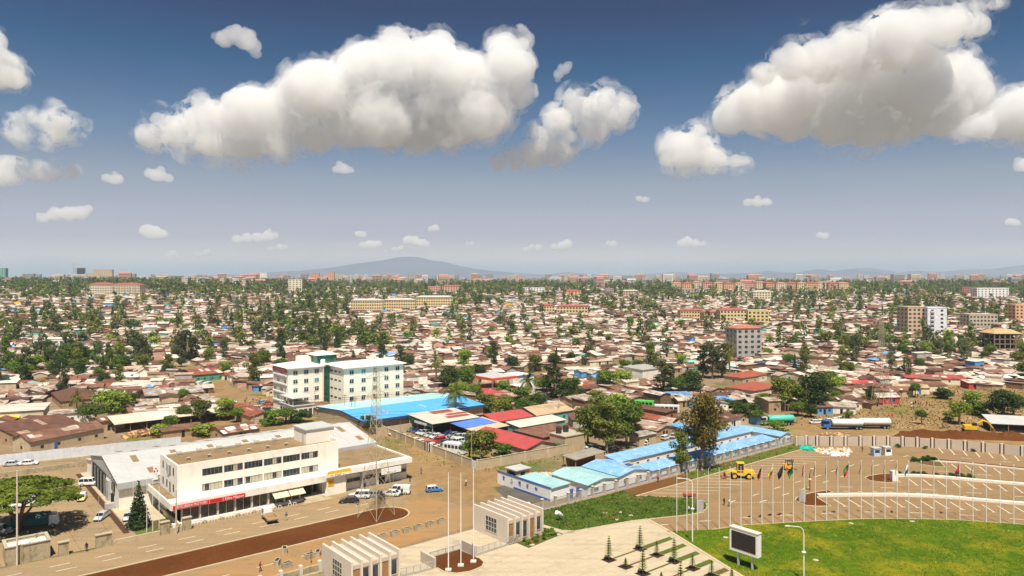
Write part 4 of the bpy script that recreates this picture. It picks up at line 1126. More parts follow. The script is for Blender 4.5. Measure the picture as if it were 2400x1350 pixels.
def kiosk_grey():
    t = thing('guard_hut', 'beige block hut with a flat grey roof at the compound corner', 'hut', UV(112.6, 136.0), TH)
    mb = MB(); mb.box(0,0,0,4.2,3.6,3.4); mb.build('wall', M_BEIGE, t)
    mb = MB(); mb.box(-.4,-.4,3.4,4.6,4.0,3.6); mb.build('roof', M_GREYROOF, t)
    mb = MB(); mb.box(1.4,-.04,1.9,2.7,.03,2.8); mb.build('window', M_DARK, t)
    mb = MB(); mb.box(-.04,.6,.1,.03,2.8,2.9); mb.build('opening', M_DARK, t)
kiosk_grey()
def rubble(label, poly, z0, n, cols, seed, h=0.8, smin=.12, smax=.5, name='rubble_heap'):
    r = random.Random(seed); mb = MB()
    xs = [p[0] for p in poly]; ys = [p[1] for p in poly]; k = 0
    cx, cy = sum(xs)/len(xs), sum(ys)/len(ys); R = max(max(xs)-min(xs), max(ys)-min(ys))/2
    while k < n:
        x, y = r.uniform(min(xs),max(xs)), r.uniform(min(ys),max(ys))
        if not inside((x,y), poly): continue
        k += 1; s = r.uniform(smin, smax)
        z = h*max(0, 1-math.hypot(x-cx,y-cy)/R)*r.uniform(.2,1)
        M = Matrix.Translation((x,y,z0+z)) @ Matrix.Rotation(r.uniform(0,6.3),4,'Z') @ Matrix.Rotation(r.uniform(-.6,.6),4,'X')
        a, b_, c = s*r.uniform(.5,1.6), s*r.uniform(.4,1), s*r.uniform(.2,.7)
        q = [(-a,-b_,-c),(a,-b_,-c),(a*.8,b_,-c),(-a,b_*.8,-c),(-a*.8,-b_,c),(a*.7,-b_*.8,c),(a,b_,c*.8),(-a*.9,b_,c)]
        mb.hexa([M @ Vector(p) for p in q], r.randrange(len(cols)))
    o = mb.build(name, cols); tag(o, label, 'rubble'); o['kind'] = 'stuff'
M_RUB1 = mat('broken_timber', (0.55,0.38,0.20), 0.9, 0.3, 1.0); M_RUB2 = mat('broken_plaster', (0.62,0.52,0.40), 0.9, 0.2, 1.0); M_RUB3 = mat('rusty_scrap', (0.25,0.11,0.05), 0.9, 0.3, 1.0); M_RUB4 = mat('white_scrap', (0.75,0.74,0.72), 0.7, 0.1, 1.0)
rubble('heap of broken timber and sheeting between the compound roofs', uvp([(113,133.4),(127,131),(129,136),(118,140),(116,137)]), 0.2, 420, [M_RUB1,M_RUB2,M_RUB3,M_RUB4], 5, 1.4)
rubble('heap of timber between the two teal roofs', uvp([(116.5,121),(118.4,119),(118.4,131),(116.5,133)]), 0.1, 160, [M_RUB1,M_RUB2], 6, 1.2)
t = thing('open_shed', 'low shed with a dark grey sheet roof beside the blue roofs', 'shed', UV(133,136.5), TH+.05)
mb = MB(); mb.hexa([(0,0,2.6),(12,0,2.9),(12,5,3.2),(0,5,2.9),(0,0,2.72),(12,0,3.02),(12,5,3.32),(0,5,3.02)]); mb.build('roof', mat('old_zinc', (0.30,0.27,0.22), 0.7, 0.25, 0.4), t)
for a, b_ in ((.3,.3),(11.7,.3),(11.7,4.7),(.3,4.7)):
    mb = MB(); mb.box(a-.1,b_-.1,0,a+.1,b_+.1,2.75); mb.build('post', M_WOOD, t)
mb = MB(); mb.box(.3,3.6,0,11.7,3.8,2.7); mb.build('back_wall', M_WOOD, t)

# railing fence with concrete pillars in front of the compound
def pillar_fence():
    t = thing('railing_fence', 'railing fence with pale concrete pillars along the blue roofed compound', 'fence', UV(0,0), TH)
    mb = MB(); mb.box(96.2,117.2,0,205,117.6,0.35); mb.build('base_kerb', M_CLAD, t)
    for k in range(28):
        u_ = 100.5 + k*3.85
        mb = MB(); mb.box(u_-.25,117.05,0,u_+.25,117.6,2.5); p = mb.build('pillar', M_CLAD, t)
        mb = MB(); mb.box(u_-.32,116.98,2.5,u_+.32,117.67,2.62); mb.build('cap', M_CLAD2, p)
        if k < 27:
            mb = MB(); a, b_ = u_+.26, u_+3.59
            mb.box(a,117.3,.5,b_,117.36,.56); mb.box(a,117.3,2.0,b_,117.36,2.06)
            for i in range(1, 16): mb.box(a+i*.21,117.31,.4,a+i*.21+.03,117.35,2.2)
            mb.build('rail_panel', M_STEEL, t)
pillar_fence()

# boundary wall round the parking: pale panels between twin-slotted pillars
def boundary_wall():
    t = thing('boundary_wall', 'pale panelled boundary wall with pillars and dark slots round the parking', 'wall', (0,0,0), 0)
    pts = [Vector(G(*q)) for q in ((1866,1046),(1889,1043.5),(1915,1044),(1948,1045),(1981,1045),(2016,1045),(2048,1045),(2081,1045),(2115,1046),(2150,1048),(2185,1050),(2224,1053),(2262,1056),(2304,1060),(2348,1064),(2396,1069),(2450,1075),(2520,1083))]
    for i in range(len(pts)-1):
        a, b_ = pts[i], pts[i+1]; d = (b_-a).normalized(); n = Vector((-d.y,d.x)); L = (b_-a).length
        def bx(s0,s1,w,z0,z1,nm,m_,par=t):
            mb = MB(); p = [a+d*s0-n*w, a+d*s1-n*w, a+d*s1+n*w, a+d*s0+n*w]
            mb.prism([(q.x,q.y) for q in p], z0, z1); return mb.build(nm, m_, par)
        bx(-.3,.3,.3,0,3.0,'pillar',M_CLAD2); bx(.3,.62,.06,0.2,2.7,'slot',M_DARK); bx(.62,L-.62,.14,0,2.75,'wall_panel',M_CLAD); bx(L-.62,L-.3,.06,.2,2.7,'slot',M_DARK)
boundary_wall()

# ---- big outdoor screen
t = thing('outdoor_screen', 'large dark outdoor screen in a white case on two posts', 'screen', UV(111.0, 72.4), TH)
mb = MB(); mb.box(-.35,-2.75,2.5,.75,2.75,6.5); cs = mb.build('case', M_POLE, t)
mb = MB(); mb.box(-.4,-2.35,3.0,-.36,2.35,6.0); mb.build('display', glass_mat('dark_display', (0.012,0.008,0.01), 0.35), cs)
mb = MB(); mb.box(-.45,-2.85,6.5,.85,2.85,6.62); mb.build('top_cap', M_FRAME, cs)
for y in (-1.35, 1.35):
    mb = MB(); mb.tube((.2,y,0),(.2,y,2.5),.24,.24,10); mb.build('post', M_STEEL, t)

# ---- small clutter of the plaza side
def info_pillar(p, rz, label, h=2.6):
    t = thing('info_pillar', label, 'pillar', p, rz)
    mb = MB(); mb.box(-.7,-.2,.12,.7,.2,h); mb.build('panel', M_STEEL, t)
    mb = MB(); mb.box(-.8,-.3,0,.8,.3,.12); mb.build('base', M_CONC, t)
info_pillar(G(1641,1201), -.2, 'grey upright info panel on the end of the left lawn')
info_pillar(G(1880,1178), -.1, 'grey upright info panel on the tip of the soil island', 2.9)
mb = MB(); mb.prism([(x, y) for x, y in [(G(2095,1128)[0]+dx, G(2095,1128)[1]+dy) for dx, dy in ((-.7,-.7),(.7,-.7),(.7,.7),(-.7,.7))]], 0, 2.6); tag(mb.build('white_pillar', M_POLE), 'white square pillar at the head of the second low wall', 'pillar')
t = thing('floodlight', 'white floodlight on a low black stand on the lawn', 'floodlight', G(1312,1221), .6)
mb = MB(); mb.box(-.5,-.4,0,.5,.4,.15); mb.tube((0,0,.15),(0,0,.9),.09); mb.tube((-.45,0,.9),(.45,0,.9),.06); mb.build('stand', M_DARK, t)
mb = MB(); mb.path([(-1.0,-.2,2.0),(-.2,0,1.5),(.7,.2,.95)],[.42,.5,.32],12); mb.build('lamp_housing', M_POLE, t)
for px, py in ((1418,1203),(1456,1202),(1478,1209),(1445,1219),(1247,1278),(1309,1254),(1701,1261),(1912,1314),(1995,1228),(2138,1223)):
    mb = MB(); c = G(px, py); mb.lathe([(.5,0),(.5,.05),(.42,.07)], 12, (c[0],c[1],.09)); tag(mb.build('manhole', M_CLAD), 'round pale manhole ring set in the grass', 'manhole', 'manhole rings in the lawns')
# ---------------------------------------------------------------- vehicles, people, poles, pylons
M_CARPAINT = objcol_mat('car_paint', 0.35, 0.04, 0.5, 0.5, coat=0.6)
M_TYRE = mat('tyre_rubber', (0.02,0.02,0.02), 0.9, 0.2, 2.0)
M_RIM = mat('wheel_rim', (0.45,0.45,0.46), 0.4, 0.1, 2.0, metal=0.6)
M_CARGLASS = glass_mat('car_glass', (0.02,0.025,0.03), 0.05)
M_LAMP = mat('lamp_lens', (0.75,0.75,0.72), 0.2, 0.05, 2.0)
M_TAIL = mat('tail_lens', (0.45,0.02,0.02), 0.3, 0.1, 2.0)
M_BUMPER = mat('dark_plastic', (0.035,0.035,0.035), 0.7, 0.1, 2.0)
M_YPAINT = mat('machine_yellow', (0.78,0.46,0.03), 0.55, 0.15, 0.9, stain=(0.35,0.2,0.06), dirt=0.5)

def wheels(t, xs, y, r, w, m_rim=None):
    for x in xs:
        for s in (-1, 1):
            mb = MB(); n = 14
            rows = [[(x + q*math.cos(2*math.pi*i/n), s*yy, r + q*math.sin(2*math.pi*i/n)) for i in range(n)] for q, yy in ((r*.55, y-w), (r, y-w), (r, y), (r*.6, y))]
            mb.grid(rows if s < 0 else rows[::-1], 0, True); mb.poly(rows[0]); 
            wh = mb.build('wheel', M_TYRE, t)
            mb = MB(); mb.poly([(x + r*.6*math.cos(2*math.pi*i/n), s*(y-.02), r + r*.6*math.sin(2*math.pi*i/n)) for i in range(n)][::(1 if s < 0 else -1)]); mb.build('rim', m_rim or M_RIM, wh)

def loft_body(mb, st, m=0):
    """st: stations (x, z0, z1, half width low, half width high); rounded section"""
    rows = []
    for x, z0, z1, wl, wh in st:
        zm = z0 + (z1-z0)*.45
        rows.append([(x,-wl*.9,z0),(x,-wl,z0+.12),(x,-wl,zm),(x,-wh,z1-.08),(x,-wh*.86,z1),(x,wh*.86,z1),(x,wh,z1-.08),(x,wl,zm),(x,wl,z0+.12),(x,wl*.9,z0)])
    mb.grid(rows, m, True); mb.poly(rows[0][::-1], m); mb.poly(rows[-1], m)

def car_proto(kind):
    """nose towards +x; paint colour comes from the body's object colour"""
    D = {'saloon': dict(L=4.4, W=.84, r=.31, hood=1.30, belt=.86, top=1.42, cab=(-1.75,-1.15,.45,1.15), tail=1.42),
         'hatch':  dict(L=3.9, W=.81, r=.30, hood=1.05, belt=.88, top=1.46, cab=(-1.92,-1.62,.4,1.1), tail=.5),
         'suv':    dict(L=4.9, W=.92, r=.39, hood=1.25, belt=1.10, top=1.86, cab=(-2.38,-2.25,.55,1.05), tail=.3),
         'van':    dict(L=4.9, W=.88, r=.33, hood=.5, belt=1.10, top=2.0, cab=(-2.4,-2.3,1.35,2.0), tail=.2),
         'pickup': dict(L=5.0, W=.88, r=.37, hood=1.35, belt=1.0, top=1.72, cab=(-.55,-.45,.45,1.0), tail=2.0)}[kind]
    t = thing('car', 'proto', 'car')
    h = D['L']/2; W = D['W']; b_ = D['belt']; c = D['cab']; top = D['top']; gz = .2 if D['r'] < .35 else .32
    mb = MB()
    hz = b_ if kind == 'van' else b_-.06
    loft_body(mb, [(-h,gz+.2,b_-.16,W*.84,W*.8),(-h+.12,gz,b_-.02,W*.96,W*.92),(-h+.9,gz-.02,b_,W,W*.97),(c[3],gz-.02,b_,W,W*.96),(h-.5,gz,hz-.08,W*.97,W*.9),(h-.1,gz+.05,hz-.2,W*.9,W*.8),(h,gz+.15,hz-.34,W*.78,W*.7)])
    body = mb.build('body', M_CARPAINT, t, smooth=False)
    # cabin: glass band with painted roof and pillars
    wi, wt = W*.93, W*.76
    q = [(c[0],-wi,b_-.03),(c[3],-wi,b_-.03),(c[3],wi,b_-.03),(c[0],wi,b_-.03),(c[1],-wt,top-.07),(c[2],-wt,top-.07),(c[2],wt,top-.07),(c[1],wt,top-.07)]
    mb = MB(); mb.hexa(q); mb.build('windows', M_CARGLASS, t)
    mb = MB(); mb.hexa([(c[1]-.04,-wt-.02,top-.09),(c[2]+.06,-wt-.02,top-.09),(c[2]+.06,wt+.02,top-.09),(c[1]-.04,wt+.02,top-.09),(c[1]+.08,-wt*.88,top),(c[2]-.1,-wt*.88,top),(c[2]-.1,wt*.88,top),(c[1]+.08,wt*.88,top)])
    for s in (-1, 1):
        for f in ((0, 1), ((.30, .30) if kind in ('pickup',) else (.36, .36)), ((.7, .7) if kind in ('suv','van') else (.68, .68))):
            if f == (0, 1):
                mb.tube((c[0]+.03,s*wi,b_-.04),(c[1]+.03,s*wt,top-.08),.055,.055,4); mb.tube((c[3]-.02,s*wi,b_-.04),(c[2],s*wt,top-.08),.05,.05,4)
            else:
                x0 = c[0]+(c[3]-c[0])*f[0]; x1 = c[1]+(c[2]-c[1])*f[1]
                mb.tube((x0,s*(wi+.005),b_-.04),(x1,s*(wt+.005),top-.08),.05,.045,4)
    mb.build('roof', M_CARPAINT, t)
    if kind == 'pickup':
        mb = MB(); mb.box(-h+.1,-W*.82,b_-.3,c[0]-.08,W*.82,b_+.012); mb.build('load_bed', M_BUMPER, t)
    if kind == 'van':
        mb = MB(); mb.box(-h+.06,-W*.945,b_+.02,-.35,W*.945,top-.12); mb.build('rear_panel', M_CARPAINT, t)
    mb = MB(); mb.box(h-.14,-W*.75,gz+.02,h+.04,W*.75,gz+.2); mb.build('front_bumper', M_BUMPER, t)
    mb = MB(); mb.box(-h-.05,-W*.8,gz+.08,-h+.1,W*.8,gz+.28); mb.build('rear_bumper', M_BUMPER, t)
    for s in (-1, 1):
        mb = MB(); mb.box(h-.16,s*W*.62-.13,hz-.4,h+.02,s*W*.62+.13,hz-.25); mb.build('headlight', M_LAMP, t)
        mb = MB(); mb.box(-h-.02,s*W*.68-.1,b_-.32,-h+.1,s*W*.68+.1,b_-.14); mb.build('tail_light', M_TAIL, t)
    wheels(t, (-h*.62, h*.62), W+.01, D['r'], .2)
    return t
PROTO = {k: car_proto(k) for k in ('saloon', 'hatch', 'suv', 'van', 'pickup')}
PAINT = dict(white=(.80,.80,.78), silver=(.50,.52,.54), blue=(.03,.22,.62), navy=(.02,.03,.14), black=(.02,.02,.022), red=(.62,.02,.03), maroon=(.20,.01,.04), teal=(.03,.10,.13), grey=(.22,.23,.24), yellow=(.82,.72,.16), gold=(.45,.38,.24), lightblue=(.30,.52,.70))
def car(kind, paint, p, rz, label, group=None, roof=None, z=0.05, name=None, cat='car'):
    o = place_copy(PROTO[kind], (p[0], p[1], z), rz, label, group)
    o.name = name or 'parked_car'; o['category'] = cat
    for ch in o.children:
        n = ch.name.split('.')[0]
        if n in ('body', 'rear_panel'): ch.color = (*PAINT[paint], 1)
        elif n == 'roof': ch.color = (*PAINT[roof or paint], 1)
    return o
car('suv', 'white', G(212,1138), .15, 'white long wheelbase off-road car parked by the hall doors', z=.06)
car('hatch', 'yellow', G(192,1172), -1.2, 'yellow and white ambulance-like van beside the drain channel', roof='white', z=.06)
car('saloon', 'silver', G(238,1216), -1.5, 'silver saloon in the yard beside the drain', z=.06)
car('saloon', 'silver', G(300,1217), -1.2, 'silver saloon half hidden behind the small conifer', z=.07)
car('suv', 'white', G(70,1172), .3, 'white off-road car parked under the acacia', z=.06)
car('suv', 'white', G(60,1188), .3, 'white estate car next to the green tarpaulin under the acacia', z=.06)
car('suv', 'grey', G(2,1252), .1, 'grey off-road car beside the gatehouse hedge', z=.06)
car('saloon', 'white', G(4,1198), .6, 'white saloon at the yard edge behind the acacia trunk', z=.06)
car('saloon', 'silver', G(30,1092), .2, 'silver saloon behind the acacia crown', z=.06)
car('saloon', 'white', G(68,1090), .3, 'white saloon parked by the back wall of the yard', z=.06)
car('saloon', 'black', G(818,1178), TH+2.6, 'black saloon parked in front of the shop wing')
car('suv', 'white', G(842,1168), TH+2.5, 'white off-road car parked under the pylon')
car('hatch', 'grey', G(876,1165), TH+2.4, 'grey hatchback between the white cars by the pylon')
car('saloon', 'white', G(916,1162), TH+2.3, 'small white saloon parked by the shop wing')
car('van', 'white', G(937,1157), TH+2.4, 'white delivery van parked at the corner of the shop wing', cat='van', name='delivery_van')
car('hatch', 'blue', G(1018,1152), .28, 'blue taxi with a white roof driving on the dirt junction', roof='white', name='taxi', cat='taxi')
# used car yard
yard = [('teal',126,204.6),('navy',126,202),('silver',126,199.4),('silver',126,196.8),('silver',126,194.2),('white',126,191.6),('silver',126,189),('red',122.8,185.4),('navy',131.4,192.4),('grey',131.4,189.8),('silver',131.4,187.2),('silver',131.6,184.6),('black',131.4,182.0),('white',131.4,179.2),('silver',136.4,190.2),('grey',136.4,187.4),('white',136.6,184.4),('teal',123.2,182.6),('silver',126.6,183.4),('white',126.4,180.6),('lightblue',126.8,177.6)]
for i, (c, u_, v_) in enumerate(yard):
    k = ('saloon','hatch','saloon','suv')[i % 4]
    lb = {'red': 'bright red car in the used car yard', 'teal': 'dark teal car in the used car yard', 'navy': 'navy car in the used car yard', 'silver': 'silver car in the rows of the used car yard', 'white': 'white car in the rows of the used car yard', 'grey': 'grey car in the rows of the used car yard', 'black': 'black car in the used car yard', 'lightblue': 'light blue car in the used car yard'}[c]
    car(k, c, UV(u_, v_), TH+math.pi+RNG.uniform(-.06,.06), lb, 'cars for sale in the walled yard')
car('saloon', 'maroon', UV(121.6,208.2), TH-.7, 'maroon saloon by the back wall of the used car yard')
car('pickup', 'white', UV(119.0,207.2), TH-1.2, 'white pickup in the corner of the used car yard')
for i, (c, v_) in enumerate((('white',203),('grey',200.4),('silver',197.6),('white',190.6),('white',187.6),('red',184.8),('white',181.6))):
    car(('saloon','hatch')[i%2], c, UV(118.6,v_), TH+RNG.uniform(-.1,.1), {'white':'white car tucked along the yard wall','grey':'grey car tucked along the yard wall','silver':'silver car tucked along the yard wall','red':'faded red car tucked along the yard wall'}[c], 'cars along the yard wall')
# street behind the hall
for i, (k, c, px, py, rz, lb) in enumerate((('hatch','white',504,950,.2,'white car at the street mouth by the rusty roof'),('suv','white',540,946,.3,'white estate driving up the market street'),('saloon','lightblue',560,957,-.4,'pale blue car beside the brown roof'),('suv','white',606,962,.2,'white off-road car in the parked row by the hotel'),('suv','navy',630,966,.2,'navy off-road car in the parked row by the hotel'),('saloon','silver',641,969,.2,'silver saloon in the parked row by the hotel'),('saloon','blue',651,971,.2,'blue taxi in the parked row by the hotel'),('saloon','maroon',676,976,.4,'dark saloon parked under the hotel terrace'),('saloon','lightblue',612,946,2.6,'light blue taxi in the street before the hotel'),('pickup','red',628,950,2.8,'orange-red pickup in the street before the hotel'),
    ('van','white',487,905,1.2,'white minibus coming down the market street'),('van','white',470,903,1.4,'second white minibus up the market street'),('hatch','white',18,985,.1,'pale taxi in front of the yellow awning shop'))):
    car(k, c, G(px, py), rz, lb)
for i, (c, px, py) in enumerate((('white',1388,1052),('silver',1432,1050),('black',1395,1056),('white',1560,1030),('grey',1498,1044),('white',1515,1042),('silver',1580,1026))):
    car(('saloon','hatch')[i%2], c, G(px, py), TH+RNG.uniform(-.5,.5), {'white':'white scrap car behind the compound','silver':'silver scrap car behind the compound','black':'black scrap car behind the compound','grey':'grey scrap car behind the compound'}[c], 'old cars behind the blue roofs')
for px, py in ((1912,993),(1925,992),(1945,990),(1960,988),(1972,986)):
    car('saloon', 'white', G(px, py), .15, 'white car in the tight row behind the tankers', 'white cars behind the tankers')
for k in PROTO: drop(PROTO[k])

def flatbed():
    t = thing('flatbed_truck', 'flatbed truck with wooden bed parked before the awnings', 'truck', G(632,1221), 2.15)
    mb = MB(); mb.box(-2.6,-1.05,.75,1.1,1.05,.95); mb.build('bed_floor', M_WOOD, t)
    for a in ((-2.6,-1.08,1.1,-1.0),(-2.6,1.0,1.1,1.08),(-2.66,-1.0,-2.58,1.0),(1.02,-1.0,1.1,1.0)):
        mb = MB(); mb.box(a[0],a[1],.951,a[2],a[3],1.4); mb.build('side_board', M_BEIGE, t)
    mb = MB(); mb.hexa([(1.2,-.95,.6),(2.9,-.95,.6),(2.9,.95,.6),(1.2,.95,.6),(1.25,-.85,2.3),(2.5,-.85,2.3),(2.5,.85,2.3),(1.25,.85,2.3)]); cb = mb.build('cab', M_PREFAB, t)
    mb = MB(); mb.hexa([(1.5,-.97,1.4),(2.75,-.97,1.4),(2.75,.97,1.4),(1.5,.97,1.4),(1.5,-.9,2.15),(2.58,-.9,2.15),(2.58,.9,2.15),(1.5,.9,2.15)]); mb.build('windows', M_CARGLASS, cb)
    mb = MB(); mb.box(-2.4,-.5,.45,2.7,.5,.74); mb.build('chassis', M_BUMPER, t)
    wheels(t, (-1.7, 2.05), 1.0, .42, .3)
flatbed()
def tarp_truck():
    t = thing('covered_truck', 'truck under a dark green tarpaulin beneath the acacia', 'truck', G(75,1238), .35)
    mb = MB(); mb.prof([(-1.35,.9),(1.35,.9),(1.4,2.3),(.9,2.95),(-.9,2.95),(-1.4,2.3)], 'x', -3.4, 3.0); mb.build('tarpaulin', mat('green_tarpaulin', (0.02,0.10,0.10), 0.6, 0.2, 0.7), t)
    mb = MB(); mb.hexa([(3.1,-1.1,.6),(4.6,-1.1,.6),(4.6,1.1,.6),(3.1,1.1,.6),(3.1,-1,2.5),(4.3,-1,2.5),(4.3,1,2.5),(3.1,1,2.5)]); mb.build('cab', M_PREFAB, t)
    mb = MB(); mb.box(-3.3,-1.2,.6,3,1.2,.9); mb.build('chassis', M_BUMPER, t)
    wheels(t, (-2.3, 3.8), 1.15, .45, .3)
tarp_truck()
def tanker(p, rz, label, cabcol, L=9.0, m=M_POLE):
    t = thing('tanker_truck', label, 'truck', p, rz)
    mb = MB(); n = 14
    rows = [[(x, r*1.18*math.cos(2*math.pi*i/n), 2.25 + r*math.sin(2*math.pi*i/n)) for i in range(n)] for x, r in ((-L/2,.8),(-L/2+.25,1.15),(L/2-.25,1.15),(L/2,.8))]
    mb.grid(rows, 0, True); mb.poly(rows[0][::-1]); mb.poly(rows[-1]); mb.build('tank', m, t, smooth=True)
    mb = MB(); mb.box(-L/2,-1.1,.85,L/2+2.8,1.1,1.15); mb.build('chassis', M_BUMPER, t)
    mb = MB(); mb.hexa([(L/2+.7,-1.2,.8),(L/2+3,-1.2,.8),(L/2+3,1.2,.8),(L/2+.7,1.2,.8),(L/2+.7,-1.1,3.0),(L/2+2.6,-1.1,3.0),(L/2+2.6,1.1,3.0),(L/2+.7,1.1,3.0)]); c = mb.build('cab', objcab, t, cabcol)
    mb = MB(); mb.hexa([(L/2+1.1,-1.22,1.9),(L/2+2.95,-1.22,1.9),(L/2+2.95,1.22,1.9),(L/2+1.1,1.22,1.9),(L/2+1.1,-1.16,2.8),(L/2+2.72,-1.16,2.8),(L/2+2.72,1.16,2.8),(L/2+1.1,1.16,2.8)]); mb.build('windows', M_CARGLASS, c)
    for k in range(4):
        mb = MB(); mb.lathe([(.3,0),(.3,.2)], 8, (-L/2+1.4+k*L/4.4,0,3.36)); mb.build('hatch', M_STEEL, t)
    wheels(t, (-L/2+1, -L/2+2.2, L/2+1.6), 1.15, .5, .32)
objcab = objcol_mat('cab_paint', 0.45, 0.08, 0.6, 0.4)
tanker(G(1985,1006), math.pi-.05, 'white tanker truck with a blue cab behind the boundary wall', (.04,.15,.45), 10)
tanker(G(2050,1004), math.pi-.03, 'white tanker trailer without a bright cab behind the boundary wall', (.75,.75,.73), 10)
tanker(G(1830,996), math.pi+.1, 'mint green tanker truck behind the end of the blue roofs', (.7,.7,.66), 9, mat('mint_paint', (0.10,0.52,0.42), 0.5, 0.1, 0.6))
tanker(G(1762,988), math.pi+.1, 'old cream tanker parked behind the mint green tanker', (.6,.55,.45), 6, M_WHITE2)
def bus(p, rz, label, col, L=8.0):
    t = thing('bus', label, 'bus', p, rz)
    mb = MB(); mb.box(-L/2,-1.2,.4,L/2,1.2,3.0); mb.build('body', objcab, t, col)
    for s in (-1, 1):
        for k in range(5):
            mb = MB(); x = -L/2+.6+k*(L-1)/5; mb.box(x, s*1.2-.02, 1.6, x+(L-1)/5-.3, s*1.2+.02, 2.5); mb.build('window', M_CARGLASS, t)
    mb = MB(); mb.box(L/2-.02,-1.05,1.4,L/2+.03,1.05,2.6); mb.build('windscreen', M_CARGLASS, t)
    wheels(t, (-L/2+1.6, L/2-1.5), 1.21, .46, .3)
bus(UV(119.6,171.6), TH-1.2, 'white bus behind the striped gate of the car yard', (.78,.78,.76), 7)
bus(G(1508,957), -.25, 'bright green bus by the brown container', (.10,.55,.10), 8)
bus(G(1563,968), -.2, 'white truck body beside the long brown roof', (.75,.74,.72), 9)

def loader():
    t = thing('wheel_loader', 'yellow wheel loader with raised cab on the parking ground', 'loader', G(1737,1121), math.pi-.12)
    mb = MB(); mb.hexa([(-3.1,-.95,1.0),(-.4,-.95,1.0),(-.4,.95,1.0),(-3.1,.95,1.0),(-3.0,-.85,2.1),(-.4,-.85,2.3),(-.4,.85,2.3),(-3.0,.85,2.1)]); mb.box(-3.3,-1.0,.8,-2.8,1.0,1.5); mb.build('engine_body', M_YPAINT, t)
    mb = MB(); mb.box(-.4,-.8,.9,2.2,.8,1.5); mb.box(1.2,-.95,1.0,2.3,.95,1.9); mb.build('front_frame', M_YPAINT, t)
    mb = MB(); mb.box(-.55,-.75,2.1,.95,.75,3.75); c = mb.build('cab_glass', M_CARGLASS, t)
    mb = MB()
    for x in (-.55,.95):
        for y in (-.75,.75): mb.box(x-.08,y-.08,2.0,x+.08,y+.08,3.8)
    mb.box(-.7,-.9,3.8,1.1,.9,3.95); mb.box(-.6,-.8,2.0,1.0,.8,2.2); mb.build('cab_frame', M_YPAINT, c)
    for s in (-1, 1):
        mb = MB(); mb.path([(1.6,s*.55,1.9),(2.9,s*.55,1.7),(3.9,s*.55,.7)],[.17,.17,.14],6); mb.build('lift_arm', M_YPAINT, t)
    mb = MB(); mb.prof([(3.7,.1),(4.9,.12),(4.9,.25),(4.1,.35),(4.0,1.2),(3.75,1.2)], 'y', -1.35, 1.35); mb.build('bucket', M_RUB3, t)
    wheels(t, (-1.7, 1.75), 1.2, .78, .55, M_YPAINT)
loader()
def forklift():
    t = thing('forklift', 'orange yellow forklift with a dark mast on the parking ground', 'forklift', G(1848,1101), .15)
    mb = MB(); mb.box(-1.3,-.6,.35,1.0,.6,1.15); mb.hexa([(-1.3,-.6,1.15),(-.5,-.6,1.15),(-.5,.6,1.15),(-1.3,.6,1.15),(-1.2,-.55,1.6),(-.5,-.55,1.6),(-.5,.55,1.6),(-1.2,.55,1.6)]); mb.build('body', mat('machine_orange', (0.75,0.33,0.02), 0.5, 0.1, 0.8), t)
    for x in (-.6,.75):
        for y in (-.55,.55):
            mb = MB(); mb.box(x-.05,y-.05,1.1,x+.05,y+.05,2.3); mb.build('guard_post', M_BUMPER, t)
    mb = MB(); mb.box(-.7,-.62,2.3,.85,.62,2.38); mb.build('overhead_guard', M_BUMPER, t)
    for s in (-.35,.35):
        mb = MB(); mb.box(1.05,s-.08,.1,1.2,s+.08,2.7); mb.build('mast_rail', M_BUMPER, t)
        mb = MB(); mb.box(1.2,s-.07,.08,2.2,s+.07,.14); mb.build('fork', M_BUMPER, t)
    mb = MB(); mb.box(-.4,-.3,1.15,.1,.3,1.5); mb.build('seat', M_BUMPER, t)
    wheels(t, (-.85, .7), .66, .36, .26)
forklift()
def excavator():
    t = thing('excavator', 'orange excavator arm beside the white roofed shed', 'excavator', G(2276,1013), -.25)
    mb = MB(); mb.box(-2.2,-1.2,1.0,1.4,1.2,2.3); mb.build('body', M_YPAINT, t)
    mb = MB(); mb.box(.1,-1.15,2.3,1.4,-.1,3.2); mb.build('cab', M_CARGLASS, t)
    for s in (-1, 1):
        mb = MB(); mb.prof([(-2.0,.1),(2.0,.1),(2.4,.5),(2.0,.9),(-2.0,.9),(-2.4,.5)], 'x', 0, .6)
        o = mb.build('track', M_BUMPER, t); o.rotation_euler = (0,0,math.pi/2); o.location = (0.0, 1.0 if s > 0 else -1.6, 0)
        o.rotation_euler = (0,0,0); o.data = (lambda b: (b.prof([(-2.0,.1),(2.0,.1),(2.4,.5),(2.0,.9),(-2.0,.9),(-2.4,.5)], 'y', 0, .6), b)[1])(MB()).mesh('track', M_BUMPER)
    mb = MB(); mb.path([(1.0,.3,2.0),(3.4,.3,3.9),(5.0,.3,3.4)],[.3,.38,.26],6); mb.build('boom', M_YPAINT, t)
    mb = MB(); mb.path([(4.8,.3,3.5),(6.4,.3,1.5)],[.28,.2],6); mb.build('dipper', M_YPAINT, t)
    mb = MB(); mb.prof([(6.0,.4),(7.0,.2),(6.9,1.2),(6.3,1.6)], 'y', -.3, .9); mb.build('bucket', M_RUB3, t)
excavator()

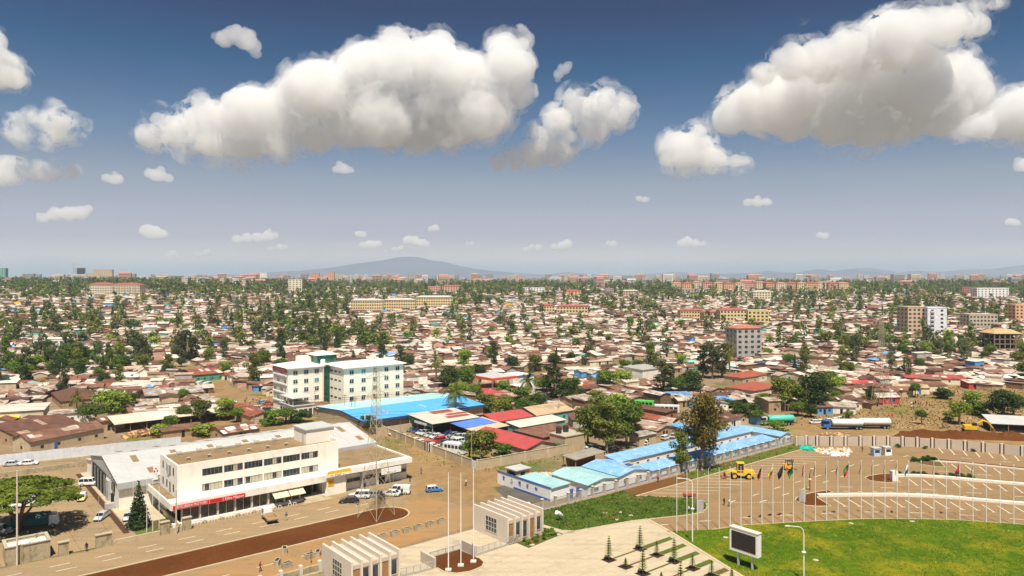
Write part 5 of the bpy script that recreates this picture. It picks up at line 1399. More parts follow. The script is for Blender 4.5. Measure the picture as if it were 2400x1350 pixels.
# ---- people: continuous bodies grown from a jointed skeleton
M_SKIN = mat('dark_skin', (0.12,0.06,0.035), 0.6, 0.1, 3.0)
M_HAIR = mat('black_hair', (0.012,0.010,0.009), 0.9, 0.2, 5.0)
def person_mesh(walk):
    J, E, R = [], [], []
    def add(p, r, par=None):
        J.append(p); R.append(r)
        if par is not None: E.append((par, len(J)-1))
        return len(J)-1
    s = .22 if walk else .03
    pel = add((0,0,.95), .145); ch = add((.02,0,1.22), .15, pel); sh = add((.02,0,1.42), .13, ch); nk = add((.03,0,1.52), .06, sh); hd = add((.05,0,1.62), .095, nk); tp = add((.05,0,1.73), .085, hd)
    for k, y in ((1,.1),(-1,-.1)):
        hp = add((0,y,.90), .105, pel); kn = add((k*s*.6+.03,y*1.05,.50), .07, hp); an = add((k*s-.04,y*1.1,.09), .045, kn); add((k*s+.13,y*1.15,.04), .04, an)
    for k, y in ((-1,.2),(1,-.2)):
        so = add((.02,y,1.40), .07, sh); el = add((k*s*.5-.02,y*1.25,1.12), .05, so); wr = add((k*s+.1,y*1.25,.90), .038, el); hn = add((k*s+.14,y*1.22,.82), .036, wr)
        for i in range(4): add((k*s+.15+.012*i,y*1.2+(i-1.5)*.022,.73+.008*abs(i-1)), .011, hn)
        add((k*s+.19,y*1.12,.80), .012, hn)
    me = bpy.data.meshes.new('p'); me.from_pydata(J, E, []); me.update()
    o = bpy.data.objects.new('p', me); COL.objects.link(o)
    sk = o.modifiers.new('s', 'SKIN'); sk.use_smooth_shade = True
    for i, v in enumerate(me.skin_vertices[0].data): v.radius = (R[i], R[i]*(1.25 if i in (1,2) else 1)); 
    me.skin_vertices[0].data[0].use_root = True
    o.modifiers.new('b', 'SUBSURF').levels = 1
    out = bpy.data.meshes.new_from_object(o.evaluated_get(bpy.context.evaluated_depsgraph_get()))
    bpy.data.objects.remove(o); bpy.data.meshes.remove(me)
    return out
PM = [person_mesh(False), person_mesh(True)]
def cloth(name, c): return mat('cloth_'+name, c, 0.9, 0.12, 3.0)
CL = dict(navy=(.02,.025,.08), black=(.015,.015,.018), white=(.75,.75,.73), red=(.45,.03,.03), blue=(.05,.12,.42), brown=(.14,.08,.04), grey=(.2,.2,.2), yellow=(.7,.55,.08), pink=(.6,.25,.3), cream=(.6,.52,.38), green=(.05,.2,.08))
def person(p, rz, top, leg, pose, label, group=None, z=.05, hgt=1.0):
    key = (top, leg, pose); me = PEOPLE.get(key)
    if me is None:
        me = PM[pose].copy(); me.materials.clear()
        for m_ in (M_SKIN, cloth(top, CL[top]), cloth(leg, CL[leg]), M_HAIR): me.materials.append(m_)
        for f in me.polygons:
            c = f.center; a = math.hypot(c.x-.02, c.y)
            if c.z > 1.66: f.material_index = 3
            elif c.z > 1.50: f.material_index = 0
            elif c.z > .93 and not (abs(c.y) > .2 and c.z < 1.0): f.material_index = 1
            elif abs(c.y) > .2 and c.z > .6: f.material_index = 0
            elif c.z > .1: f.material_index = 2
            else: f.material_index = 3
        PEOPLE[key] = me
    o = link('person', me); o.location = (p[0], p[1], z); o.rotation_euler = (0,0,rz); o.scale = (hgt,)*3
    tag(o, label, 'person', group)
PEOPLE = {}
for px, py, rz, tp, lg, ps, lb in (
  (203,1293,-1.4,'navy','navy',0,'person in dark navy clothes standing by the wide gate pier'),
  (610,1340,.6,'red','brown',1,'person in a red top striding along the lower road'),
  (671,1220,2.0,'blue','yellow',0,'person in blue with a bright yellow cloth beside the flatbed truck'),
  (838,1185,1.0,'black','grey',1,'person in black crossing the road near the black saloon'),
  (942,1162,-1.2,'black','black',0,'person in black standing behind the delivery van'),
  (895,1158,.4,'pink','cream',0,'person in pink beside the grey hatchback'),
  (855,1148,-1.5,'navy','navy',0,'person in navy at the shop doorway'),
  (987,1111,.8,'grey','blue',1,'person in grey walking down the dirt street'),
  (961,1130,-.8,'black','brown',0,'person in black by the street corner post'),
  (1092,1139,.2,'white','black',1,'person in a white shirt walking across the dirt junction'),
  (1697,1185,.3,'black','black',0,'person in black standing on the parking ground'),
  (1709,1187,2.8,'white','navy',0,'person in white shirt standing with the one in black'),
  (1542,1131,1.2,'red','black',0,'person in red beside the compound fence'),
  (1646,1113,1.2,'pink','grey',0,'person in pink under the tall tree'),
  (1663,1108,.2,'grey','black',0,'person in grey under the tall tree'),
  (1614,1204,.2,'white','black',0,'person in white bending over the left lawn'),
  (2021,1060,.4,'brown','grey',0,'person in brown at the back of the parking ground'),
  (2083,981,1.4,'red','cream',0,'person in red on the field path by the fallen branch'),
  (2091,980,1.6,'red','black',0,'person in red and black on the field path by the fallen branch')):
    person(G(px, py), rz, tp, lg, ps, lb)
for i, (px, py) in enumerate(((2136,952),(2141,950),(2146,949),(2152,950),(2158,951),(2137,959),(2172,950),(2166,933),(2160,933),(2151,932),(2262,947),(2268,944),(2274,943),(1893,973),(1902,974))):
    person(G(px, py), RNG.uniform(0,6), ('white','red','black','pink','brown')[i%5], ('black','navy','brown')[i%3], i%2, 'person in %s walking on the dirt field' % ('white','red','black','pink','brown')[i%5], 'people walking on the dirt field')
for i in range(34):
    px, py = RNG.uniform(570,720), RNG.uniform(937,968)
    person(G(px, py), RNG.uniform(0,6), ('white','red','black','blue','brown','yellow','pink')[i%7], ('black','navy','brown','grey')[i%4], i%2, 'person in %s in the street before the hotel' % ('white','red','black','blue','brown','yellow','pink')[i%7], 'people in the street before the hotel')
for i in range(16):
    q = UV(RNG.uniform(196,222), RNG.uniform(248,256))
    person(q, RNG.uniform(0,6), ('white','blue','black','red')[i%4], ('black','navy','brown')[i%3], i%2, 'person in %s under the petrol station canopy' % ('white','blue','black','red')[i%4], 'people at the petrol station')

# ---- flagpoles, lamps, poles
def flagpole(p, h, label, group, flag=None, base=True, r=.085, seed=0):
    t = thing('flagpole', label, 'flagpole', p, 0, group)
    mb = MB(); mb.tube((0,0,0),(0,0,h),r,r*.55,8); mb.build('pole', M_POLE, t)
    if base:
        mb = MB(); mb.box(-.5,-.5,0,.5,.5,.22); mb.build('base', M_CLAD2, t)
    mb = MB(); mb.lathe([(.02,h),(.11,h+.08),(.02,h+.2)], 8); mb.build('finial', M_STEEL, t)
    if flag:
        rr = random.Random(seed); rows = []; fly, drp = rr.choice((.22,.3,.4,.9,1.2)), 2.6
        nb = len(flag)
        for j in range(nb*2+1):
            v_ = j/(nb*2); row = []
            for i in range(7):
                s = i/6
                x = -.08 - s*fly*(1-.3*v_); z = h-.25 - v_*(.5+fly*.8) - s*(drp-.5*fly)*.8; y = .16*math.sin(s*7+seed+v_*3)*(1-s*.2)
                row.append((x, y, z))
            rows.append(row)
        mb = MB()
        for j in range(nb*2): mb.grid(rows[j:j+2], j//2)
        f = mb.build('flag', [cloth('flag_'+c, FC[c]) for c in flag], t)
        md = f.modifiers.new('s', 'SOLIDIFY'); md.thickness = .012
FC = dict(green=(.02,.22,.06), yellow=(.75,.55,.02), red=(.5,.02,.03), black=(.01,.01,.012), white=(.7,.7,.7), blue=(.02,.05,.25), dark=(.03,.03,.03))
for i, (u_, v_) in enumerate(((70.8,103.6),(73.6,103.9),(76.3,103.9))):
    flagpole((*UV(u_,v_), .1), (16.5,16,16.5)[i], 'tall bare flagpole standing in the brown planting bed', 'three tall flagpoles in the planting bed', r=.11)
FP9 = ((460,1010),(540,1000),(625,990),(710,985),(795,975),(882,965),(967,962),(1050,950),(1133,945),(1220,940),(1303,930),(1383,923),(1467,920))
FP6 = ((375,915),(463,910),(553,905),(640,905),(737,900),(830,897),(925,900),(1021,903),(1113,905),(1211,903),(1312,903),(1411,908),(1517,912),(1621,920),(1727,930),(1836,935),(1944,945))
FLG = [None,None,None,None,None,None,None,None,['black','dark','red'],['yellow','green','red'],['dark','black'],['dark','green'],['black','red','dark'],
       ['dark','black'],['dark','green'],['green','dark'],['green','red'],['black','red','green'],['green','dark'],['red','green','dark'],['green','yellow'],['white','blue'],['blue','white','dark'],['green','red','black'],['black','yellow','dark'],['red','red','dark'],['green','green','green'],None,None,None]
for i, q in enumerate(list(FP9) + [None]*0 + list(FP6)):
    p = Z9(*q) if i < len(FP9) else Z6(*q)
    fl = FLG[i] if i < len(FLG) else None
    if fl: lb = 'flagpole at the lawn edge with a drooping %s flag' % ' and '.join(dict.fromkeys('black' if c == 'dark' else c for c in fl))
    else: lb = 'bare white flagpole at the lawn edge'
    flagpole((*p, .05), 11.9, lb, 'flagpoles in an arc along the lawn', fl, base=False, seed=i*3)
for i, (px, py, h) in enumerate(((312,1237,9.5),(327,1234,9),(344,1249,11),(358,1246,10),(373,1240,9))):
    flagpole((*G(px, py), .05), h, 'slim white flagpole behind the garden wall by the small conifer', 'flagpoles beside the showroom', base=False, r=.07)
def lamp(p, h, rz, label, arm=2.2, m=M_POLE, group=None):
    t = thing('street_lamp', label, 'street lamp', p, rz, group)
    mb = MB(); mb.path([(0,0,0),(0,0,h-1.2),(.15,0,h-.5),(.6,0,h-.1),(arm,0,h+.1)],[.12,.085,.07,.06,.05],8); mb.build('pole', m, t)
    mb = MB(); mb.hexa([(arm-.1,-.16,h+.02),(arm+.75,-.12,h+.06),(arm+.75,.12,h+.06),(arm-.1,.16,h+.02),(arm,-.12,h+.2),(arm+.6,-.08,h+.18),(arm+.6,.08,h+.18),(arm,.12,h+.2)]); mb.build('lamp_head', M_CLAD2, t)
    mb = MB(); mb.lathe([(.3,h*.52),(.36,h*.52+.1),(.3,h*.52+.2)], 8); mb.build('collar', M_POLE, t)
lamp(G(1884,1362), 9.0, math.pi, 'tall curved street lamp on the big lawn', 2.4)
lamp(G(1623,1271), 12.0, math.pi, 'curved street lamp at the lawn corner behind the first flagpoles', 2.2)
lamp(G(1699,1078), 5.0, .3, 'small lamp by the loader and the kerb', .8)
lamp(G(1898,1150), 5.0, .3, 'dark small lamp on the soil island tip', .3, M_BUMPER)
def pole(p, h, r, label, m, arms=0, group=None, name='utility_pole', rz=.6):
    t = thing(name, label, 'pole', p, rz, group)
    mb = MB(); mb.tube((0,0,0),(0,0,h),r,r*.7,8); mb.build('post', m, t)
    for k in range(arms):
        mb = MB(); z = h-.4-k*.7; mb.box(-.8,-.06,z,.8,.06,z+.12); c = mb.build('crossarm', m, t)
        for x in (-.7,0,.7):
            mb = MB(); mb.lathe([(.05,z+.12),(.07,z+.2),(.03,z+.28)], 6, (x,0,0)); mb.build('insulator', M_POLE, c)
M_WOODPOLE = mat('grey_wood_pole', (0.36,0.28,0.18), 0.9, 0.2, 1.0)
pole(G(40,1325), 16.5, .16, 'tall pale lamp post beside the gatehouse', M_CLAD2, 0)
pole(G(413,1252), 8.6, .16, 'concrete post beside the showroom corner pier', M_CLAD, 0)
pole(G(231,1253), 7.6, .06, 'thin sign post in the shade of the acacia', M_STEEL, 0)
pole(G(942,1108), 7.5, .12, 'short power pole at the corner of the shop wing', M_WOODPOLE, 1)
pole(G(1105,1098), 9.5, .13, 'power pole at the corner of the yard wall', M_WOODPOLE, 1)
pole(G(1126,1094), 8.0, .08, 'thin pole beside the yard wall corner', M_WOODPOLE, 0)
for i, (px, py) in enumerate(((964,1045),(998,1058),(1005,1060),(938,1036))): pole(G(px, py), 6.5, .07, 'thin post along the car yard wall', M_WOODPOLE, 0, 'thin posts along the car yard wall')
for i, (px, py, h) in enumerate(((808,985,9),(832,992,9),(824,991,9))): pole(G(px, py), h, .1, 'power pole of the transformer frame before the blue roof', M_BUMPER, 2, 'poles of the transformer frame')
for i, (px, py, h, lb) in enumerate(((595,1005,9,'leaning wood pole beside the brown roof'),(631,962,14,'tall wood pole in the hotel street'),(738,977,11,'dark pole by the warehouse gable'),(179,955,10,'pale pole among the roofs by the dark tree'),(1390,925,10,'wood pole beside the pink roofed long shed'),(1890,968,11,'wood pole by the field hedge'),(1840,985,7,'thin pole on the field edge'),(1847,987,6,'second thin pole on the field edge'),(545,905,10,'wood pole up the market street'),(1310,985,9,'wood pole beside the rusty tan roof'),(2158,905,8,'thin pole by the red roofed hall'),(470,880,11,'wood pole over the green walled house'),(1040,905,10,'wood pole behind the hotel'))):
    pole(G(px, py), h, .12, lb, M_WOODPOLE, 1)
mb = MB(); c = G(729,1320); mb.tube((c[0],c[1],0),(c[0],c[1],2.4),.06); tag(mb.build('road_post', M_BUMPER), 'thin dark post beside the long concrete barrier', 'post')

def pylon(p, rz, H, b0, label, m):
    """four-legged lattice tower: legs, bracing panels and cross arms"""
    t = thing('lattice_pylon', label, 'pylon', p, rz)
    def hw(z): 
        s = z/H
        return b0*(1-s/.62)+b0*.30*(s/.62) if s < .62 else b0*.30*(1-(s-.62)/.38)+b0*.14*((s-.62)/.38)
    C = lambda z, i: Vector((hw(z)*(1,-1,-1,1)[i], hw(z)*(1,1,-1,-1)[i], z))
    for i in range(4):
        mb = MB(); mb.path([C(0,i), C(H*.31,i), C(H*.62,i), C(H,i)], [.08,.07,.055,.04], 4); mb.build('leg', m, t)
    zs = [0]; 
    while zs[-1] < H-.9: zs.append(min(H, zs[-1] + max(1.1, hw(zs[-1])*1.75)))
    for k in range(len(zs)-1):
        mb = MB()
        for i in range(4):
            j = (i+1) % 4
            mb.tube(C(zs[k],i), C(zs[k+1],j), .03, .03, 4); mb.tube(C(zs[k],j), C(zs[k+1],i), .03, .03, 4)
            if k: mb.tube(C(zs[k],i), C(zs[k],j), .025, .025, 4)
        mb.build('lattice_panel', m, t)['kind'] = 'stuff'
    for z in (H*.68, H*.80, H*.92):
        for s in (-1, 1):
            mb = MB(); w = b0*.95
            tip = Vector((s*(hw(z)+w), 0, z+.15))
            for y in (-1, 1):
                mb.tube((s*hw(z), y*hw(z), z), tip, .035, .03, 4); mb.tube((s*hw(z+1), y*hw(z+1), z+1.0), tip, .03, .03, 4)
            mb.build('cross_arm', m, t)['kind'] = 'stuff'
            mb = MB(); mb.lathe([(.05,-.9),(.11,-.8),(.05,-.6),(.11,-.45),(.05,-.3),(.11,-.15),(.04,0)], 6, tip); mb.build('insulator', M_POLE, t)
    return t
M_PYLON = mat('weathered_galvanised', (0.46,0.40,0.28), 0.7, 0.12, 1.0)
pylon((*G(882,1211), .08), TH+.3, 31.5, 2.7, 'tall lattice power pylon standing in the brown median', M_PYLON)
pylon(G(2066,956), .5, 36, 2.8, 'lattice power pylon at the edge of the dirt field', M_PYLON)
pylon(G(680,738), .3, 42, 3.4, 'far lattice pylon among the trees and roofs', M_STEEL)
# ---------------------------------------------------------------- middle distance: particular buildings
M_ROOF = objcol_mat('corrugated_roof', 0.7, 0.2, 0.5, 0.3, rust=(0.15,0.065,0.035,1), corr='X')
M_ROOFC = objcol_mat('clean_sheet_roof', 0.6, 0.12, 0.4, 0.3, corr='X')
M_WALL = objcol_mat('rendered_wall', 0.9, 0.12, 0.5, 0.2, streak=0.5)
RC = dict(zinc=(.46,.41,.35), pale=(.62,.56,.48), rust=(.14,.068,.048), brown=(.215,.113,.077), pink=(.41,.29,.225), dark=(.08,.05,.04), red=(.44,.075,.07), brick=(.33,.09,.055), tan=(.50,.36,.22), blue=(.12,.36,.72), teal=(.20,.45,.42), green=(.06,.25,.14), white=(.76,.75,.72), grey=(.40,.38,.34))
WC = dict(mud=(.40,.28,.17), beige=(.55,.43,.28), cream=(.72,.64,.48), white=(.76,.73,.66), turq=(.16,.42,.36), green=(.10,.33,.20), blue=(.12,.32,.58), yellow=(.72,.50,.10), orange=(.62,.24,.07), pinkw=(.62,.36,.28), brick=(.36,.15,.09), grey=(.42,.40,.36), wood=(.20,.12,.07), redw=(.48,.06,.06))

def house(label, w, d, ze, rise, ridge, roof, wall, loc, rz, group=None, patches=0, patch='pale', over=.4, nwin=2, name='shack', cat='house', clean=False, seed=0, ph=0.0, door=True):
    """rectangular house, local x along w: wall, roof slopes (with loose sheets), door, windows"""
    r = random.Random(seed*7+int(w*100))
    t = thing(name, label, cat, loc, rz, group)
    mb = MB(); g = -0.6
    if ridge == 'x': mb.prof([(0,g),(d,g),(d,ze-.1),(d/2,ze+rise-.12),(0,ze-.1)], 'x', 0, w)
    elif ridge == 'y': mb.prof([(0,g),(w,g),(w,ze-.1),(w/2,ze+rise-.12),(0,ze-.1)], 'y', 0, d)
    elif ridge == 'hip': mb.box(0,0,g,w,d,ze-.02)
    else: mb.prof([(0,g),(d,g),(d,ze+rise-.12),(0,ze-.1)], 'x', 0, w)
    mb.build('wall', M_WALL, t, wall)
    mr = M_ROOFC if clean else M_ROOF
    o = over; S = []
    if ridge == 'x': S = [([(-o,-o,ze-.1),(w+o,-o,ze-.1),(w+o,d/2,ze+rise),(-o,d/2,ze+rise)]), ([(-o,d/2,ze+rise),(w+o,d/2,ze+rise),(w+o,d+o,ze-.1),(-o,d+o,ze-.1)])]
    elif ridge == 'y': S = [([(-o,-o,ze-.1),(w/2,-o,ze+rise),(w/2,d+o,ze+rise),(-o,d+o,ze-.1)]), ([(w/2,-o,ze+rise),(w+o,-o,ze-.1),(w+o,d+o,ze-.1),(w/2,d+o,ze+rise)])]
    elif ridge == 'hip':
        k = min(w, d)/2; a, b_ = ((k,d/2),(w-k,d/2)) if w >= d else ((w/2,k),(w/2,d-k))
        A, B = (a[0],a[1],ze+rise), (b_[0],b_[1],ze+rise)
        c = [(-o,-o,ze),(w+o,-o,ze),(w+o,d+o,ze),(-o,d+o,ze)]
        S = [[c[0],c[1],B,A],[c[2],c[3],A,B],[c[3],c[0],A],[c[1],c[2],B]] if w >= d else [[c[0],c[1],A],[c[2],c[3],B],[c[3],c[0],A,B],[c[1],c[2],B,A]]
    else: S = [([(-o,-o,ze-.1),(w+o,-o,ze-.1),(w+o,d+o,ze+rise),(-o,d+o,ze+rise)])]
    for k, q in enumerate(S):
        mb = MB(); n = len(q)
        V_ = [Vector(p) for p in q]; nr = (V_[1]-V_[0]).cross(V_[2]-V_[0]).normalized()
        mb.poly(V_); mb.poly([p - nr*.07 for p in V_][::-1])
        for i in range(n): mb.poly([V_[i], V_[i]-nr*.07, V_[(i+1)%n]-nr*.07, V_[(i+1)%n]])
        rf = mb.build('roof', mr, t, roof)
        if n == 4 and patches:
            for j in range(patches):
                a0 = r.uniform(0,.82); b0 = r.uniform(0,.6); a1 = a0 + r.uniform(.05,.2); b1 = b0 + r.uniform(.2,.45); a1 = min(a1,1); b1 = min(b1,1)
                P = lambda s, v_: V_[0]*(1-s)*(1-v_) + V_[1]*s*(1-v_) + V_[2]*s*v_ + V_[3]*(1-s)*v_ + nr*(.02+.012*j)
                mb = MB(); mb.poly([P(a0,b0),P(a1,b0),P(a1,b1),P(a0,b1)])
                mb.build('roof_sheet', M_ROOFC, rf, RC[patch] if r.random() < .7 else RC['pink'])
    if door:
        x = r.uniform(.15,.7)*w; mb = MB(); mb.box(x,-.05,0,x+.9,-.002,min(2.0,ze-.3)); mb.build('door', M_DARK if r.random() < .6 else M_BLUEWALL, t)
    for k in range(nwin):
        x = w*(k+.5)/nwin + r.uniform(-.1,.1)*w/nwin; mb = MB(); mb.box(x-.45,-.04,1.1,x+.45,-.002,min(1.9,ze-.35)); mb.build('window', M_GLASS, t)
        if k == 0:
            y = d*.5; mb = MB(); mb.box(-.04,y-.45,1.1,-.002,y+.45,min(1.9,ze-.35)); mb.build('window', M_GLASS, t)
    return t

def uhouse(label, u0, u1, v0, v1, ze, rise, ridge, roof, wall, **k):
    p = UV(u0, v0); th = TH + k.pop('rot', 0.0)
    return house(label, u1-u0, v1-v0, ze, rise, ridge, RC[roof], WC[wall], p, th, **k)

# left block behind the corrugated fence
uhouse('long rusty gable shed with a tall beige end wall behind the white fence', 26, 48, 246.6, 255, 3.6, 1.8, 'x', 'brown', 'beige', rot=.42, patches=4, nwin=4, seed=1)
uhouse('big rusty roof with one white sheet corner beside the long shed', 24.5, 44, 258.5, 272, 3.2, 2.4, 'mono', 'rust', 'mud', rot=.40, patches=2, patch='white', nwin=2, seed=2)
uhouse('small rust roofed annex at the end of the long shed', 47.5, 55, 268, 276, 3.4, 1.0, 'x', 'brown', 'beige', rot=.25, patches=2, nwin=1, seed=3)
t = thing('open_shed', 'long open timber shed with pale sheet roof behind the white fence', 'shed', UV(50,261.5), TH+.03)
for k in range(4):
    x0 = k*9.4
    mb = MB(); mb.hexa([(x0,-.6,3.0),(x0+9.3,-.6,3.0),(x0+9.3,9.6,4.3),(x0,9.6,4.3),(x0,-.6,3.1),(x0+9.3,-.6,3.1),(x0+9.3,9.6,4.4),(x0,9.6,4.4)]); mb.build('roof', M_ROOFC, t, [(.62,.55,.44),(.68,.62,.52),(.60,.52,.40),(.64,.57,.46)][k])
    for q in (0.2, 4.7):
        mb = MB(); mb.box(x0+q,-.1,0,x0+q+.2,.1,3.0); mb.build('post', M_WOOD, t)
mb = MB(); mb.box(0,9.2,-.3,37.6,9.4,4.1); mb.build('back_wall', M_WALL, t, WC['wood'])
uhouse('very long rusty red roof patched with pale sheets', 58, 90, 277, 288, 3.2, 1.6, 'x', 'brown', 'mud', patches=16, seed=5, nwin=4)
uhouse('rusty roof with a tan wall facing the parked cars', 88, 96, 246, 268, 3.4, 1.0, 'y', 'brick', 'beige', patches=1, seed=6, nwin=1)
uhouse('rusty roof striped with white sheets beside the hall', 73.5, 85, 227.5, 238, 2.6, 1.4, 'x', 'brown', 'mud', rot=.15, patches=9, patch='white', seed=7, nwin=1)
uhouse('low rusty roof among bushes behind the fence end', 60, 72, 243, 248.5, 2.6, .5, 'mono', 'brown', 'mud', seed=8, nwin=1)
rubble('stack of brown logs in the timber yard', uvp([(50,252),(66,250),(66,257),(52,258)]), 0.1, 260, [M_WOOD, M_RUB3, M_RUB1], 8, 1.6, .3, .9, 'log_stack')
uhouse('wide grey brown roof with a dark green side wall', 71, 92, 313, 327, 3.6, 1.8, 'x', 'grey', 'wood', patches=3, seed=9, rot=-.1)
uhouse('hipped dark red roof among small pale roofs', 44, 57, 322, 348, 3.2, 2.6, 'hip', 'rust', 'mud', seed=10, nwin=2)
uhouse('large red roof over a green walled house', 104, 118, 366, 392, 3.6, 1.4, 'x', 'brick', 'green', patches=4, seed=11, nwin=4)
uhouse('brown gable roof with a striped edge over a turquoise wall', 36, 52, 372, 382, 3.2, 1.2, 'x', 'pink', 'turq', patches=4, seed=12)
t = uhouse('pale roofed shop row with yellow awning and orange corner', 18, 36, 303, 313, 4.6, .8, 'mono', 'pale', 'cream', rot=-.30, seed=13, nwin=0, clean=True, name='shop')
for k, (a, m_) in enumerate(((5,M_YELLOW),(8.2,M_YELLOW))):
    mb = MB(); mb.hexa([(a,-1.3,2.3),(a+3,-1.3,2.3),(a+3,-.02,2.9),(a,-.02,2.9),(a,-1.3,2.4),(a+3,-1.3,2.4),(a+3,-.02,3.05),(a,-.02,3.05)]); mb.build('awning', m_, t)
for k, a in enumerate((5.2,8.6,12.0,14.4)):
    mb = MB(); mb.box(a,-.06,0,a+1.9,-.003,2.3); mb.build('shop_opening', M_DARK if k % 2 else M_GLASS2, t)
mb = MB(); mb.box(.2,-.07,0,3.6,-.003,3.0); mb.build('painted_wall', M_ORANGE, t)
uhouse('shop with white and blue painted boards by the dark green trees', 36, 50, 293, 299, 3.4, .5, 'mono', 'zinc', 'white', rot=-.25, seed=14, nwin=3, name='shop')

# hotel and its street
def hotel():
    t = thing('hotel', 'white five storey hotel with a green glass stair tower', 'hotel', UV(0,0), TH)
    M = M_WHITE2; E = 16.5
    def wing(u0, u1, v0, v1):
        mb = MB(); mb.box(u0,v0,-.3,u1,v1,E-.02); mb.build('wall', M, t)
        mb = MB(); o = .9
        c = [(u0-o,v0-o,E),(u1+o,v0-o,E),(u1+o,v1+o,E),(u0-o,v1+o,E)]; A = (u0+4,(v0+v1)/2,E+1.5); B = (u1-4,(v0+v1)/2,E+1.5)
        for q in ([c[0],c[1],B,A],[c[2],c[3],A,B],[c[3],c[0],A],[c[1],c[2],B],c[::-1]): mb.poly(q)
        mb.build('roof', mat('white_sheet_roof', (0.78,0.78,0.76), 0.45, 0.04, 0.3), t)
        mb = MB(); mb.box(u0-o,v0-o-.06,E-.35,u1+o,v0-o,E); mb.build('eave_fascia', M_WHITE, t)
    def win(a, z, v_, m_=M_GLASS):
        mb = MB(); mb.box(a-.95,v_-.10,z-.05,a+.95,v_+.02,z+1.75); f = mb.build('window', M_LETTER, t)
        mb = MB()
        for x0, x1 in ((-.82,-.06),(.06,.82)):
            mb.box(a+x0,v_-.13,z+.1,a+x1,v_-.101,z+1.15); mb.box(a+x0,v_-.13,z+1.25,a+x1,v_-.101,z+1.62)
        mb.build('panes', m_, f)['kind'] = 'stuff'
    gl2 = glass_mat('teal_glass', (0.05,0.25,0.28), 0.1)
    wing(107.5, 121, 262, 276); wing(124, 149.5, 250, 266)
    for k in range(3):
        for f in range(4): win(110.4+k*4.2, 3.9+f*3.25, 262, gl2 if (k, f) == (2, 2) else M_GLASS)
    for k in range(5):
        for f in range(4): win(127.2+k*4.9, 3.9+f*3.25, 250, gl2 if (k, f) == (1, 3) else M_GLASS)
    for f in range(4):                                            # banded end with small balconies
        z = 3.6+f*3.25
        for k in range(4): window_part(t, 263+k*3.1, 265.8+k*3.1, z+.5, z+1.9, 107.4, 2, M_CURTAIN if (k+f)%2 else M_GLASS, axis='y', mull=.1)
        mb = MB(); mb.box(107.05,262.6,z-.1,107.49,275.6,z+.35); mb.build('balcony_edge', M_LETTER, t)
        for k in range(3): 
            mb = MB(); mb.box(123.95,252.2+k*3.4,z+.9,124.02,254.2+k*3.4,z+1.5); mb.build('slit_window', M_GLASS, t)
    mb = MB(); mb.box(107.1,262.2,E-1.9,107.48,275.8,E-.4); s = mb.build('sign_board', mat('faded_red_sign', (0.62,0.16,0.16), 0.6, 0.2, 1.2), t)
    marks(s, 264, E-1.6, 107.08, 7, 1.0, M_LETTER, 77, axis='y', gap=1.3)
    mb = MB(); mb.box(121.1,261.2,0,123.9,268,17.0); g = mb.build('stair_tower', M, t)
    mb = MB(); mb.box(121.3,261.05,.3,123.7,261.18,16.6); mb.build('green_glazing', glass_mat('green_glass', (0.01,0.07,0.045), 0.06), g)
    mb = MB()
    for k in range(12): mb.box(121.3,261.0,.3+k*1.36,123.7,261.04,.4+k*1.36)
    mb.box(122.45,261.0,.3,122.55,261.04,16.6); mb.build('glazing_bars', M_BUMPER, g)
    mb = MB(); mb.box(120,264,16.52,128,272,20.2); h = mb.build('roof_house', glass_mat('green_glass_2', (0.02,0.12,0.08), 0.1), t)
    mb = MB(); c = [(119,263,20.2),(129,263,20.2),(129,273,20.2),(119,273,20.2)]; 
    for i in range(4): mb.poly([c[i],c[(i+1)%4],(124,268,21.6)])
    mb.poly(c[::-1]); mb.build('roof_house_roof', M_WHITE, t)
    mb = MB(); mb.box(116,269,16.52,119.9,275,19.4); mb.build('lift_house', M, t)
    mb = MB(); mb.lathe([(.9,0),(.9,1.5),(.4,1.8)],12,(121.6,262.6,17.0)); mb.build('roof_tank', M_LETTER, t)
    # street podium with terrace
    mb = MB(); mb.box(104.5,250,-.2,112.5,261.98,4.2); p = mb.build('podium', M_WHITE, t)
    mb = MB(); mb.box(104.2,249.7,4.2,112.8,262,4.4); mb.build('terrace', M_GREYROOF, p)
    for k in range(5):
        mb = MB(); mb.box(104.44,251+k*2.2,.1,104.5,252.6+k*2.2,3.0); mb.build('shop_window', M_GLASS2, p)
        mb = MB(); mb.box(104.9+k*1.8,249.93,.1,106.2+k*1.8,249.99,3.0); mb.build('shop_window', M_GLASS2, p)
    for k in range(4):
        mb = MB(); mb.box(104.5,250.2+k*3.6,4.4,104.7,250.4+k*3.6,6.9); mb.build('terrace_post', M_FRAME, p)
    mb = MB(); mb.box(104.2,249.8,6.9,112.6,261.9,7.05); mb.build('terrace_canopy', M_GREYROOF, p)
hotel()
uhouse('green walled kiosk with flat brown roof beside the hotel', 113, 119, 250.5, 255, 3.6, .4, 'mono', 'brown', 'green', seed=15, nwin=2)
uhouse('small beige house between the hotel and the warehouse', 112, 118.5, 243.2, 249, 3.2, .5, 'mono', 'pale', 'beige', seed=16)

